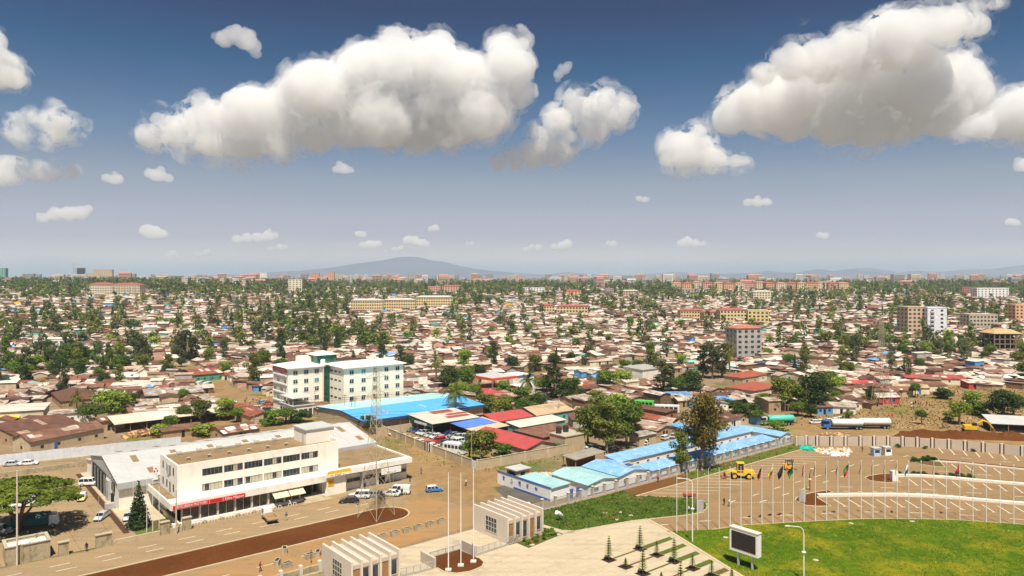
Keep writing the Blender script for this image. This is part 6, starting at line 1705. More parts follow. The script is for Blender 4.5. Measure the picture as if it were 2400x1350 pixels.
def warehouse():
    t = thing('warehouse', 'long warehouse with bright blue and pale cyan roof slopes', 'warehouse', UV(0,0), TH)
    u0, u1, va, vr, vb, ze, zr = 110.2, 158.5, 209.2, 224.5, 243, 4.7, 5.9
    mb = MB(); mb.prof([(va+.4,-.3),(vb-.4,-.3),(vb-.4,ze-.2),(vr,zr-.25),(va+.4,ze-.2)], 'x', u0+.3, u1-.3); mb.build('wall', M_BEIGE, t)
    mB = mat('bright_blue_roof', (0.10,0.42,0.80), 0.4, 0.06, 0.2, spec=0.4); mC = mat('pale_cyan_roof', (0.42,0.72,0.74), 0.4, 0.06, 0.2, spec=0.4)
    for m_, a, za, b_, zb in ((mB,va-.5,ze-.1,vr,zr),(mC,vr,zr,vb+.5,ze-.1)):
        mb = MB(); mb.hexa([(u0,a,za-.1),(u1,a,za-.1),(u1,b_,zb-.1),(u0,b_,zb-.1),(u0,a,za),(u1,a,za),(u1,b_,zb),(u0,b_,zb)]); r = mb.build('roof', m_, t)
        mb = MB()
        for k in range(1, 24): x = u0+k*2.02; mb.hexa([(x,a,za),(x+.07,a,za),(x+.07,b_,zb),(x,b_,zb),(x,a,za+.05),(x+.07,a,za+.05),(x+.07,b_,zb+.05),(x,b_,zb+.05)])
        mb.build('roof_ribs', m_, r)['kind'] = 'stuff'
    mb = MB(); mb.box(u0,va-.62,ze-.65,u1,va-.5,ze-.05); mb.build('eave_gutter', M_BLUEDK, t)
    mb = MB(); mb.prof([(va-.5,ze-.65),(vr,zr-.55),(vb+.5,ze-.65),(vb+.5,ze-.1),(vr,zr),(va-.5,ze-.1)], 'x', u0-.12, u0-.01); mb.build('gable_trim', M_BLUEDK, t)
    for k in range(6):
        mb = MB(); mb.box(u0+.22,va+3+k*5,0,u0+.29,va+3.5+k*5,ze-.4); mb.build('wall_pier', M_CONC, t)
    mb = MB(); mb.box(u0+3,va-4.0,0,u1-8,va-3.7,2.6); mb.build('yard_wall', M_BEIGE, t)
    for k in (12, 27):
        mb = MB(); mb.hexa([(u0+k,215,5.1),(u0+k+.6,215,5.1),(u0+k+.6,219,5.45),(u0+k,219,5.45),(u0+k,215,5.25),(u0+k+.6,215,5.25),(u0+k+.6,219,5.6),(u0+k,219,5.6)]); mb.build('skylight', M_GREYROOF, t)
warehouse()

# car yard block
def yard_wall(pts, h, label, m=M_BEIGE):
    t = thing('yard_wall', label, 'wall', (0,0,0), 0)
    for a, b_ in zip(pts, pts[1:]):
        mb = MB(); ribbon(mb, [a, b_], .25, -.2, h, m=0); mb.build('wall_panel', m, t)
        mb = MB(); ribbon(mb, [a, b_], .4, h, h+.12); mb.build('coping', M_CONC, t)
        mb = MB(); mb.box(a[0]-.25,a[1]-.25,-.2,a[0]+.25,a[1]+.25,h+.25); mb.build('pier', m, t)
yard_wall(uvp([(117.4,210),(116.8,204),(116.3,198),(115.8,192),(115.3,186),(114.9,180.2)]), 2.2, 'beige block wall along the used car yard')
yard_wall(uvp([(114.5,175.6),(114.1,168),(113.8,160),(113.5,155.2)]), 2.3, 'beige block wall from the striped gate to the corner')
yard_wall(uvp([(113.6,153.0),(121,152.5),(129,152.1),(137,151.6),(144.5,151.2)]), 2.5, 'beige block wall facing the dirt junction')
t = thing('yard_gate', 'black and white striped sheet gate of the used car yard', 'gate', UV(114.75,175.9), TH+math.pi/2)
for k in range(7):
    mb = MB(); mb.box(k*.6,-.05,.1,k*.6+.58,.05,2.5); mb.build('panel', M_LETTER if k % 2 else M_DARK, t)
t = thing('yard_gate', 'pale blue sheet gate leaf at the wall corner', 'gate', UV(113.5,153.2), TH+math.pi/2)
mb = MB(); mb.box(0,-.05,.1,1.9,.05,2.3); mb.build('leaf', M_FENCEW, t)
for k in range(2):
    mb = MB(); mb.box(k*2.0-.12,-.12,0,k*2.0+.02,.12,2.5); mb.build('post', M_CONC, t)
def yard_shed():
    t = thing('open_shed', 'open shed of the car yard with patched grey and rust roof and green sign', 'shed', UV(0,0), TH)
    mb = MB(); mb.hexa([(125.5,192.5,4.2),(144,192.5,4.2),(144,207.5,5.2),(125.5,207.5,5.2),(125.5,192.5,4.3),(144,192.5,4.3),(144,207.5,5.3),(125.5,207.5,5.3)]); r = mb.build('roof', M_ROOFC, t, (.60,.54,.46))
    for a in ((134,196,143,198.6),(136,199.2,143.6,201.4),(133,203,141,206.6)):
        mb = MB(); z = lambda v_: 4.32+(v_-192.5)/15
        mb.poly([(a[0],a[1],z(a[1])),(a[2],a[1],z(a[1])),(a[2],a[3],z(a[3])),(a[0],a[3],z(a[3]))]); mb.build('rust_sheet', M_ROOFC, r, RC['brick'])
    mb = MB(); mb.box(143,193,-.2,143.3,207,4.3); mb.build('back_wall', M_WALL, t, WC['wood'])
    mb = MB(); mb.box(126,206.6,-.2,143,206.9,5.0); mb.build('side_wall', M_WALL, t, WC['white'])
    mb = MB(); mb.box(125.6,193,3.1,125.75,206,4.2); s = mb.build('sign_fascia', mat('dark_green_sign', (0.02,0.11,0.08), 0.6, 0.15, 0.8), t)
    mb = MB(); mb.box(125.54,196,3.2,125.59,203,3.9); s2 = mb.build('sign_face', M_LETTER, s)
    marks(s, 196.6, 3.25, 125.52, 6, .55, M_BLUEMARK, 31, axis='y', gap=1.9)
    for v_ in (193.2,197.6,202,206.2):
        mb = MB(); mb.box(126,v_,0,126.2,v_+.2,4.3); mb.build('post', M_STEEL, t)
yard_shed()
def tarp_shed():
    t = thing('open_shed', 'low open shed half covered by a blue tarpaulin', 'shed', UV(0,0), TH)
    mb = MB(); mb.hexa([(132.5,179.5,2.9),(146,179.5,3.2),(146,193.8,3.9),(132.5,193.8,3.6),(132.5,179.5,3.0),(146,179.5,3.3),(146,193.8,4.0),(132.5,193.8,3.7)]); mb.build('roof', M_ROOFC, t, (.60,.47,.32))
    rows = []
    for j in range(9):
        row = []
        for i in range(11):
            v_ = 184.6+j*1.15; u_ = 132.3+i*1.25
            row.append((u_, v_, 3.0+(v_-179.5)*.049+(u_-132.5)*.022+.1+.10*math.sin(i*1.7+j*2.3)*math.sin(j*1.1+i)))
        rows.append(row)
    mb = MB(); mb.grid(rows); mb.build('tarpaulin', mat('blue_tarpaulin', (0.10,0.22,0.66), 0.5, 0.25, 0.5, spec=0.5), t)
    for u_ in (132.8,139,145.6):
        for v_ in (180,193.2):
            mb = MB(); mb.box(u_,v_,0,u_+.15,v_+.15,3.2); mb.build('post', M_WOOD, t)
    mb = MB(); mb.box(145.4,180.2,-.2,145.7,193.2,3.2); mb.build('back_wall', M_WALL, t, WC['wood'])
tarp_shed()
t = uhouse('red sheet roofed house right behind the block wall', 130.5, 141.5, 153.4, 178.5, 2.9, 1.5, 'y', 'red', 'beige', clean=True, seed=20, nwin=1, patches=0)
uhouse('second red sheet roofed house with cream wall beyond the tarpaulin shed', 147, 162.5, 187.5, 200.5, 3.2, 1.4, 'x', 'red', 'yellow', clean=True, seed=21, nwin=3)
uhouse('long grey sheet roof beside the red roofed house', 146.8, 166, 175.4, 181.8, 3.4, .6, 'mono', 'pale', 'turq', clean=True, seed=22, nwin=2)
uhouse('hipped house with brown and white roof sheets and a brick chimney', 143, 159.5, 160.5, 173.6, 3.2, 1.8, 'hip', 'brown', 'mud', seed=23, nwin=2)
uhouse('tan weathered sheet roof over a pale green gable wall', 163.5, 180.5, 186.5, 200, 3.4, 1.9, 'x', 'tan', 'turq', seed=24, nwin=2, patches=6, patch='tan', clean=True)
t = thing('tank_house', 'beige block house with two roof water tanks behind the wall', 'house', UV(143.6,151.6), TH)
mb = MB(); mb.box(0,0,-.3,8,6.5,4.6); mb.build('wall', M_BEIGE, t)
mb = MB(); mb.box(-.2,-.2,4.6,8.2,6.7,4.85); mb.build('flat_roof', M_CONC, t)
for x, y in ((1.6,4.4),(4.6,4.6)):
    mb = MB(); mb.lathe([(.85,0),(.85,1.7),(.5,2.0)],12,(x,y,4.85)); mb.build('water_tank', M_BUMPER, t)
uhouse('red roofed villa hidden among trees by the petrol station', 172.5, 186, 227, 244, 3.4, 1.8, 'hip', 'red', 'cream', clean=True, seed=25, nwin=3)
def petrol():
    t = thing('petrol_station', 'petrol station canopy with red edge on slim columns', 'petrol station', UV(0,0), TH)
    mb = MB(); mb.box(197.4,255,5.3,211.6,271,5.7); mb.build('canopy_top', M_GREYROOF, t)
    mb = MB(); mb.box(197.0,254.6,4.5,212,254.98,5.6); mb.box(197.0,254.99,4.5,197.38,271.4,5.6); mb.box(197.39,271.05,4.5,212,271.4,5.6); mb.build('red_edge', mat('orange_red_edge', (0.75,0.10,0.03), 0.5, 0.08, 0.5), t)
    mb = MB(); mb.box(197.4,255,4.55,211.6,271,4.7); mb.build('soffit', M_LETTER, t)
    for u_ in (200,209):
        for v_ in (258,268):
            mb = MB(); mb.box(u_-.25,v_-.25,0,u_+.25,v_+.25,4.6); mb.build('column', M_LETTER, t)
    for u_ in (200,204.5,209):
        mb = MB(); mb.box(u_-.4,262.4,.1,u_+.4,263.6,1.9); mb.build('pump', M_RED, t)
    mb = MB(); mb.box(215,262,-.2,228,274,4.2); mb.build('kiosk', M_PREFAB, t)
    mb = MB(); mb.box(214.9,261.9,3.4,228.1,262,4.4); mb.build('kiosk_band', M_BLUEWALL, t)
petrol()
uhouse('long cream forecourt wall house beside the petrol station', 201, 219, 238, 246, 3.2, .4, 'mono', 'white', 'orange', clean=True, seed=26, nwin=0)

# houses between the station and the field
uhouse('long pinkish roof shed beyond the big olive trees', 213, 222.5, 189, 212, 3.2, .8, 'y', 'pink', 'beige', seed=30, patches=3)
uhouse('two storey white house with a green awning among trees', 266, 281, 228, 240, 6.6, .5, 'mono', 'grey', 'white', clean=True, seed=31, nwin=4)
uhouse('brown container row with ribbed sides', 203.5, 210, 164, 184, 3.0, .2, 'y', 'rust', 'brick', seed=32, nwin=0)
uhouse('long brown roof ending by the tall tree', 191, 198.5, 153, 170, 2.8, .5, 'y', 'brick', 'wood', seed=33, nwin=0)
uhouse('rusty hipped hut before the pale blue sheet wall', 178.5, 187.5, 147.5, 157, 2.6, 1.0, 'y', 'pink', 'mud', seed=34, patches=2, nwin=1)
uhouse('pale blue sheet lean-to behind the compound', 187.8, 194, 143, 149, 2.3, .7, 'mono', 'blue', 'blue', seed=35, nwin=0, clean=True)
uhouse('beige block store with open front behind the scrap cars', 166, 173.5, 143.5, 147.5, 3.2, .2, 'mono', 'grey', 'beige', seed=36, nwin=0)
t = uhouse('white house with a wide brick red hipped roof behind a hedge', 266, 284, 169, 183, 3.7, 2.2, 'hip', 'brick', 'cream', clean=True, seed=37, nwin=3)
uhouse('brick red hipped roof house behind the white house', 299, 312, 196, 206, 3.2, 1.8, 'hip', 'brick', 'beige', clean=True, seed=38)
uhouse('brick red hipped roof with a small front gable', 309, 321, 197, 207, 3.2, 1.8, 'hip', 'brick', 'cream', clean=True, seed=39)
uhouse('pinkish long roof between the dark tree and the white house', 256, 266, 183, 199, 3.0, .9, 'y', 'pink', 'mud', seed=40, patches=2)
for i, (px, py, w, d, rf, wl, rd, rot, lb) in enumerate((
  (1890,945,16,7,'pink','mud','x',.25,'striped pink and white roof house at the field edge'),(1985,958,14,6,'rust','mud','x',.35,'long dark rusty roof house by the field trees'),(1960,968,12,5,'zinc','white','mono',-.35,'low pale roofed stall at the field edge'),(1935,972,6,4,'brown','blue','mono',.1,'small brown roofed hut at the field corner'),
  (2085,948,9,6,'pale','redw','x',.1,'market stall with a red wall beside the field pylon'),(2060,925,16,7,'rust','pinkw','x',.05,'brown roofed pink house behind the field pylon'),(2020,915,14,7,'red','mud','x',.0,'low red roofed row house behind the field'),(2110,930,10,6,'brown','beige','x',-.1,'brown roofed house beside the field path'),
  (2140,925,15,6,'tan','cream','x',.05,'tan roofed house with a dark red gate at the field path'),(2190,900,26,9,'red','cream','x',-.12,'long bright red gable roof hall beside the field'),(2175,918,18,6,'brown','cream','mono',.04,'cream compound wall house with brown roof and red door'),(2302,912,12,6,'pale','redw','mono',.02,'white roofed shop with a dark red front at the field'),(2330,905,9,6,'white','grey','x',.2,'white roofed hut behind the dark red shop'),(2370,900,11,6,'white','mud','x',.1,'white gable roofed house at the field end'),
  (1375,1003,9,6,'rust','grey','mono',.2,'rusty roofed hut behind the big olive trees'),(1600,945,9,6,'blue','white','mono',.2,'blue sheet roofed hut beside the container row'),(1640,955,8,5,'zinc','blue','mono',.1,'pale roofed blue kiosk by the container row'),(1700,955,6,4,'blue','blue','mono',.0,'small blue kiosk by the hedge'),(1745,985,7,5,'tan','wood','hip',.1,'round looking thatched hut beside the cream tanker'))):
    p = G(px, py)
    house(lb, w, d, 2.9, (.7 if rd == 'mono' else 1.2), rd, RC[rf], WC[wl], (p[0]-w/2, p[1], T(*p)), rot, seed=60+i, patches=2 if rd == 'x' else 0)
p = G(2322,1012); t = thing('open_shed', 'white roofed shed at the field edge beside the excavator', 'shed', p, -.28)
mb = MB(); mb.hexa([(0,0,2.6),(16,0,2.6),(16,9,4.0),(0,9,4.0),(0,0,2.75),(16,0,2.75),(16,9,4.15),(0,9,4.15)]); mb.build('roof', M_GREYROOF, t)
mb = MB(); mb.box(.3,.8,-.2,15.6,8.6,2.5); mb.build('wall', M_DARK, t)
for k in range(4):
    mb = MB(); mb.box(k*5,.2,0,k*5+.2,.4,2.7); mb.build('post', M_WOOD, t)
# dug earth and rubble behind the boundary wall
def mound(label, c, L, W, h, rz, m, seed):
    rows = []
    for j in range(13):
        row = []
        for i in range(41):
            a, b_ = i/40*2-1, j/12*2-1
            e = max(0, 1-abs(a)**4)*max(0, 1-b_*b_)
            x, y = a*L/2, b_*W/2
            row.append((x, y, -.15 + e*h*(.75+.6*fbm(Vector((x/5.0+seed, y/4.0, seed)), 4)) + .25*e*mnoise.noise(Vector((x*1.3, y*1.3, seed)))))
        rows.append(row)
    mb = MB(); mb.grid(rows); o = mb.build('soil_bank', m); o.location = (c[0], c[1], 0); o.rotation_euler = (0,0,rz); o['kind'] = 'structure'
p = G(2275,1024); mound('dug soil', p, 52, 9, 2.2, -.16, M_SOIL, 3)
p = G(2110,1018); mound('dug soil', p, 24, 6, 1.3, .05, M_DIRT, 5)
rubble('heap of planks by the blue cab tanker', [G(1915,1022),G(1985,1018),G(1990,1032),G(1930,1030)], .1, 160, [M_RUB1, M_WOOD], 18, .8, .3, .9, 'plank_heap')
rubble('pale building rubble at the back of the parking ground', [G(1900,1054),G(1990,1050),G(2000,1062),G(1930,1066)], .05, 200, [M_RUB2, M_RUB4, M_RUB1], 19, .5, .1, .5)
rubble('white sacks and sheets on the parking ground', [G(1945,1062),G(1985,1062),G(1990,1070),G(1950,1070)], .05, 60, [M_RUB4], 20, .4, .2, .6)
rubble('green plastic sheeting by the verge end', [G(1878,1050),G(1905,1050),G(1905,1056),G(1880,1056)], .1, 40, [mat('green_sheet', (0.02,0.42,0.30), 0.5, 0.15, 0.8)], 21, .6, .4, .8, 'plastic_sheeting')
rubble('loose stones scattered over the field bank', [G(2100,1005),G(2240,1000),G(2330,985),G(2400,985),G(2400,965),G(2200,985),G(2050,992)], .0, 420, [M_BEIGE, M_RUB1, M_DIRT], 22, .2, .06, .28, 'loose_stones')
rubble('pale stones scattered over the median soil', uvp([(-5,132.4),(60,132.2),(76,133),(80,136.4),(76,139.8),(20,139.6),(-5,139.6)]), -.02, 420, [M_RUB2, M_RUB1, M_SOIL], 23, .06, .04, .10, 'loose_stones')
for (px, py, lb, m_) in ((2000,1038,'dark green container by the boundary wall',M_BUMPER),(2052,1042,'red metal frame stack by the boundary wall',M_RED)):
    p = G(px, py); mb = MB(); mb.box(p[0]-1.5,p[1]-.8,0,p[0]+1.5,p[1]+.8,1.9); tag(mb.build('storage_box', m_), lb, 'container')
for (px, py, lb, m_) in ((2052,1068,'pale blue ticket kiosk on the parking ground',mat('pale_blue_kiosk',(0.45,0.58,0.72),0.5,0.05,0.6)),(2078,1066,'white ticket kiosk beside the pale blue one',M_PREFAB)):
    p = G(px, py); t = thing('kiosk', lb, 'kiosk', p, .1)
    mb = MB(); mb.box(-1,-.9,0,1,.9,2.2); mb.build('cabin', m_, t)
    mb = MB(); mb.box(-1.15,-1.05,2.2,1.15,1.05,2.35); mb.build('roof', M_GREYROOF, t)
    mb = MB(); mb.box(-.7,-.93,1.0,.7,-.905,1.8); mb.build('window', M_GLASS, t)
p = G(1616,1164); t = thing('hand_cart', 'red low cart lying on the bay lines', 'cart', p, .1)
mb = MB(); mb.box(-1.4,-.5,.35,1.4,.5,.75); mb.build('tray', mat('faded_red', (0.42,0.08,0.05), 0.7, 0.2, 0.8), t)
wheels(t, (-.9,.9), .6, .3, .15)
# row of white bicycle-stand hoops along the showroom front
for k in range(22):
    u_ = 42.8 + k*1.12; mb = MB(); c = UV(u_, 155.0)
    d = Vector((math.cos(TH), math.sin(TH), 0))*.32; p = Vector((c[0], c[1], .04))
    mb.path([p-d, p-d*.9+Vector((0,0,.42)), p+Vector((0,0,.55)), p+d*.9+Vector((0,0,.42)), p+d], .06, 5)
    tag(mb.build('hoop_stand', M_LETTER if k % 3 else M_BUMPER), '%s hoop stand on the kerb before the showroom glass' % ('white' if k % 3 else 'black'), 'hoop stand', 'hoop stands before the showroom')
def wire(a, b_, sag, label):
    a, b_ = Vector(a), Vector(b_); P = [a.lerp(b_, i/20) - Vector((0,0,sag*4*(i/20)*(1-i/20))) for i in range(21)]
    mb = MB(); mb.path(P, .028, 4); tag(mb.build('power_line', M_BUMPER), label, 'power line', 'overhead power lines')
c1, c2 = G(882,1211), G(2066,956)
for z, s_ in ((21.5,-1),(21.5,1),(25.2,-1),(25.2,1)):
    q = (c1[0]+s_*2.4*math.cos(TH+.3), c1[1]+s_*2.4*math.sin(TH+.3), z)
    wire(q, (q[0]-190, q[1]+15+s_*6, z+2), 5, 'thin power line running from the median pylon over the showroom')
    wire(q, (c2[0]+s_*2.4, c2[1], z+3.5), 6, 'thin power line between the median pylon and the field pylon')

# ---------------------------------------------------------------- trees
M_BARK = mat('bark', (0.14,0.095,0.06), 0.95, 0.3, 2.0)
M_BARKL = mat('pale_bark', (0.34,0.27,0.20), 0.9, 0.25, 1.0)
LM = {'olive': leaf_mat('olive_leaves', (0.077,0.116,0.014), (0.222,0.256,0.042)),
      'green': leaf_mat('green_leaves', (0.060,0.124,0.012), (0.188,0.281,0.033)),
      'bright': leaf_mat('bright_leaves', (0.120,0.206,0.017), (0.325,0.396,0.054)),
      'dark': leaf_mat('dark_leaves', (0.030,0.066,0.012), (0.094,0.140,0.024)),
      'grey': leaf_mat('greygreen_leaves', (0.077,0.107,0.036), (0.205,0.223,0.077)),
      'brownish': leaf_mat('brown_olive_leaves', (0.102,0.091,0.014), (0.290,0.231,0.042)),
      'conifer': leaf_mat('conifer_needles', (0.021,0.053,0.017), (0.060,0.107,0.033), .12),
      'acacia': leaf_mat('acacia_leaves', (0.094,0.140,0.012), (0.290,0.330,0.036)),
      'palm': leaf_mat('palm_fronds', (0.085,0.124,0.017), (0.256,0.264,0.042))}

def leaves(r, blobs, n, size, flat=0.0, up=0.6):
    """kite-shaped leaf clumps spread through ellipsoid clumps (cx,cy,cz,rx,ry,rz); returns verts (n,4,3)"""
    w = np.array([b[3]*b[4]*b[5] for b in blobs])**.75; w = w/w.sum()
    rs = np.random.RandomState(r.randrange(10**6))
    bi = rs.choice(len(blobs), n, p=w); B = np.array(blobs)[bi]
    d = rs.normal(size=(n,3)); d /= np.linalg.norm(d,axis=1)[:,None]
    rad = rs.uniform(.35,1,n)**.45
    c = B[:,:3] + d*B[:,3:]*rad[:,None]*(1+.12*rs.normal(size=(n,1)))
    nr = d*.9 + rs.normal(size=(n,3))*.65; nr[:,2] += up
    nr /= np.linalg.norm(nr,axis=1)[:,None]
    a = np.cross(nr, rs.normal(size=(n,3))); a /= np.linalg.norm(a,axis=1)[:,None]
    b_ = np.cross(nr, a)
    s = size*rs.uniform(.55,1.35,n)[:,None]
    V_ = np.stack([c - a*s*.8, c - b_*s*.45 + nr*s*.12, c + a*s*.8, c + b_*s*.45 + nr*s*.12], 1)
    return V_

def quads_mesh(name, V_, m):
    n = len(V_); me = bpy.data.meshes.new(name)
    me.vertices.add(n*4); me.vertices.foreach_set('co', V_.reshape(-1).astype(np.float32))
    me.loops.add(n*4); me.loops.foreach_set('vertex_index', np.arange(n*4, dtype=np.int32))
    me.polygons.add(n); me.polygons.foreach_set('loop_start', np.arange(0,n*4,4,dtype=np.int32)); me.polygons.foreach_set('loop_total', np.full(n,4,dtype=np.int32))
    me.materials.append(m); me.update(calc_edges=True)
    return me

def trunk_mb(r, h, rad, blobs, lean=.05, limbs=6):
    mb = MB(); top = (r.uniform(-lean,lean)*h, r.uniform(-lean,lean)*h, h)
    mid = (top[0]*.4+r.uniform(-.2,.2), top[1]*.4+r.uniform(-.2,.2), h*.5)
    mb.path([(0,0,-.5),(0,0,.15*h),mid,top],[rad*1.35,rad,rad*.8,rad*.35],7)
    for b in sorted(blobs, key=lambda b: -b[3])[:limbs]:
        f = r.uniform(.35,.8); s = (mid[0]*f*1.2, mid[1]*f*1.2, h*f)
        e = (b[0]*.85, b[1]*.85, b[2])
        m_ = tuple((s[i]+e[i])/2 + (0,0,.25)[i] for i in range(3))
        mb.path([s,m_,e],[rad*.5,rad*.32,rad*.1],5)
    return mb

def broad(seed, h=8, w=8, base=.28, nb=13, n=2600, size=.42, m='green', bark=None, irr=.35, name='tree'):
    r = random.Random(seed); blobs = []
    for i in range(nb):
        a = i*2.399+r.uniform(-.4,.4); q = math.sqrt((i+.5)/nb)*.68
        z = base*h + (h-base*h)*(r.uniform(.18,.86) if i > nb*.3 else r.uniform(.6,.86))
        e = 1-abs((z-base*h)/(h-base*h)-.45)*.9
        x, y = q*w/2*math.cos(a)*max(.4,e), q*w/2*math.sin(a)*max(.4,e)
        s = r.uniform(1-irr,1+irr)
        blobs.append((x, y, z, w*.215*s, w*.215*s, h*.14*s*r.uniform(.8,1.25)))
    return dict(blobs=blobs, leaf=leaves(r,blobs,n,size), trunk=trunk_mb(r,h*.8,.035*h+.05,blobs), m=m, bark=bark or M_BARK, h=h, w=w)
def euca(seed, h=16, w=8, n=2600, size=.42, m='grey', nb=16, low=.22):
    r = random.Random(seed); blobs = []
    for i in range(nb):
        z = h*(low + (.97-low)*(i+.5)/nb) ; t = (z/h-low)/(1-low)
        ww = w/2*(.45+.65*math.sin(math.pi*min(1,t*.85+.12)))
        a = r.uniform(0,6.28); q = r.uniform(.15,.75)
        s = r.uniform(.7,1.3)
        blobs.append((ww*q*math.cos(a), ww*q*math.sin(a), z, w*.19*s, w*.19*s, h*.07*s*r.uniform(.8,1.5)))
    return dict(blobs=blobs, leaf=leaves(r,blobs,n,size,up=.4), trunk=trunk_mb(r,h*.9,.018*h+.08,blobs,.03,8), m=m, bark=M_BARKL, h=h, w=w)
def conifer(seed, h=11, w=6, n=2200, size=.34, m='conifer', tiers=11, power=1.0):
    r = random.Random(seed); blobs = []
    for i in range(tiers):
        t = i/(tiers-1); z = h*(.1+.86*t); rr = w/2*((1-t)**power*.92+.06); k = max(3,int(7*(1-t)+2))
        for j in range(k):
            a = 6.283*j/k+i*.7+r.uniform(-.2,.2)
            blobs.append((rr*.55*math.cos(a), rr*.55*math.sin(a), z-r.uniform(0,.25)*h/tiers, rr*.46+.1, rr*.46+.1, h/tiers*.42))
    return dict(blobs=blobs, leaf=leaves(r,blobs,n,size,up=.0), trunk=trunk_mb(r,h*.96,.016*h+.05,[],.01,0), m=m, bark=M_BARK, h=h, w=w)
def young(seed, h=4, w=1.9):
    r = random.Random(seed); L = []
    for i in range(9):
        z = h*(.16+.82*i/8); rr = w/2*(1-i/9.5)
        for j in range(7):
            a = 6.283*j/7+i*.9; d = Vector((math.cos(a),math.sin(a),.15)); sd = Vector((-d.y,d.x,0))
            for q in range(4):
                c = Vector((0,0,z))+d*rr*(q+.5)/4; s = .13
                L.append([c-sd*s, c+d*s*1.2+Vector((0,0,.05)), c+sd*s, c-d*s*1.2])
    mb = MB(); mb.path([(0,0,-.2),(0,0,h*.5),(0,0,h)],[.06,.05,.015],5)
    return dict(blobs=[], leaf=np.array([[tuple(v) for v in q] for q in L]), trunk=mb, m='bright', bark=M_BARK, h=h, w=w)
def palm(seed, h=7, w=9, nf=34):
    r = random.Random(seed); L = []
    for i in range(nf):
        a = i*2.399; el = math.radians(r.uniform(-15,80)); ln = w/2*r.uniform(.85,1.1)
        p = Vector((0,0,h)); d = Vector((math.cos(a)*math.cos(el), math.sin(a)*math.cos(el), math.sin(el)))
        side = Vector((-math.sin(a),math.cos(a),0)); seg = 9
        for s in range(seg):
            d = (d + Vector((0,0,-.17))).normalized(); q = p + d*(ln/seg)
            for sg in (-1,1):
                wd = .75*math.sin(math.pi*(s+.8)/(seg+1.2))
                for k in range(2):
                    f = k*.5; b0 = p.lerp(q,f); b1 = p.lerp(q,f+.36)
                    tip = b1 + side*sg*wd + d*.25 + Vector((0,0,-.22))
                    L.append([b0, b1, tip, tip-d*.08])
            p = q
    V_ = np.array([[tuple(v) for v in q] for q in L])
    mb = MB(); mb.path([(0,0,-.4),(.05,0,h*.5),(0,0,h+.1)],[.42,.34,.36],8)
    mb.lathe([(.3,h-.7),(.6,h-.2),(.45,h+.3),(.1,h+.5)],8)
    return dict(blobs=[], leaf=V_, trunk=mb, m='palm', bark=M_BARKL, h=h, w=w)
def acacia(seed, h=10.5, w=21):
    r = random.Random(seed); blobs = []
    for i in range(46):
        a = i*2.399; q = math.sqrt((i+.5)/46)
        x, y = q*w/2*math.cos(a), q*w/2*.8*math.sin(a)
        z = h*(.92-.20*q*q+r.uniform(-.05,.06)) - (.8 if x > w*.28 else 0)
        s = r.uniform(.7,1.2)
        blobs.append((x,y,z,w*.11*s,w*.11*s,.5*s))
    lf = leaves(r,blobs,15000,.40,up=1.2)
    mb = MB()
    for k in range(5):
        a = k*1.257+.5; e = (w*.26*math.cos(a), w*.2*math.sin(a), h*.82)
        mb.path([(0.12*math.cos(a),.12*math.sin(a),-.4),(.35*math.cos(a),.35*math.sin(a),h*.22),(e[0]*.55,e[1]*.55,h*.55),e],[.34,.27,.2,.08],6)
        for j in range(4):
            a2 = a+r.uniform(-.7,.7); e2 = (w*.43*math.cos(a2), w*.35*math.sin(a2), h*.84)
            mb.path([(e[0]*.6,e[1]*.6,h*.58),((e[0]*.6+e2[0])/2,(e[1]*.6+e2[1])/2,h*.74),e2],[.14,.10,.03],5)
    return dict(blobs=blobs, leaf=lf, trunk=mb, m='acacia', bark=M_BARK, h=h, w=w)

SPEC = {
 'round_a': broad(1,8,8,.25,14,2600,.40,'green'), 'round_b': broad(2,8,8.5,.3,12,2600,.42,'olive'), 'round_c': broad(3,9,8,.22,15,2600,.40,'bright'), 'round_d': broad(4,8,8,.18,16,2800,.38,'dark',irr=.25),
 'round_e': broad(15,8.5,8,.30,11,2200,.40,'acacia',M_BARKL,.4), 'bush_a': broad(5,3,4,.0,10,1200,.26,'green'), 'bush_b': broad(6,2.6,4,.0,9,1100,.26,'bright'), 'bush_c': broad(16,2.8,4,.0,9,1100,.26,'dark'),
 'euca_a': euca(7), 'euca_b': euca(8,17,7,2600,.42,'dark',18,.15), 'euca_c': euca(9,14,9,2600,.42,'olive',15,.25), 'euca_d': euca(19,18,6,2400,.42,'green',18,.12), 
 'tall_brown': euca(10,19,13,6500,.42,'brownish',24,.30), 'conifer_a': conifer(11,10,5,2600,.34), 'conifer_b': conifer(12,13,6.5,2600,.42,'dark',12,.8), 'cypress': conifer(13,12,3,2200,.36,'dark',14,.35), 'young': young(17), 'palm': palm(14), 'acacia': acacia(20)}
TREE_MESH = {}
for k, s in SPEC.items():
    TREE_MESH[k] = (quads_mesh('crown', s['leaf'], LM[s['m']]), s['trunk'].mesh('trunk', s['bark']), s['h'], s['w'])
NICE = {'round_a':'leafy round green','round_b':'rounded olive green','round_c':'bright green spreading','round_d':'dense dark green round','round_e':'pale olive umbrella','bush_a':'green','bush_b':'bright green','bush_c':'dark green','euca_a':'tall grey green eucalyptus','euca_b':'tall dark eucalyptus','euca_c':'loose olive eucalyptus','euca_d':'slender green eucalyptus','tall_brown':'tall brownish','conifer_a':'dark layered conifer','conifer_b':'broad dark conifer','cypress':'narrow dark cypress','palm':'date palm','young':'young tiered','acacia':'flat topped acacia'}
NTREE = 0
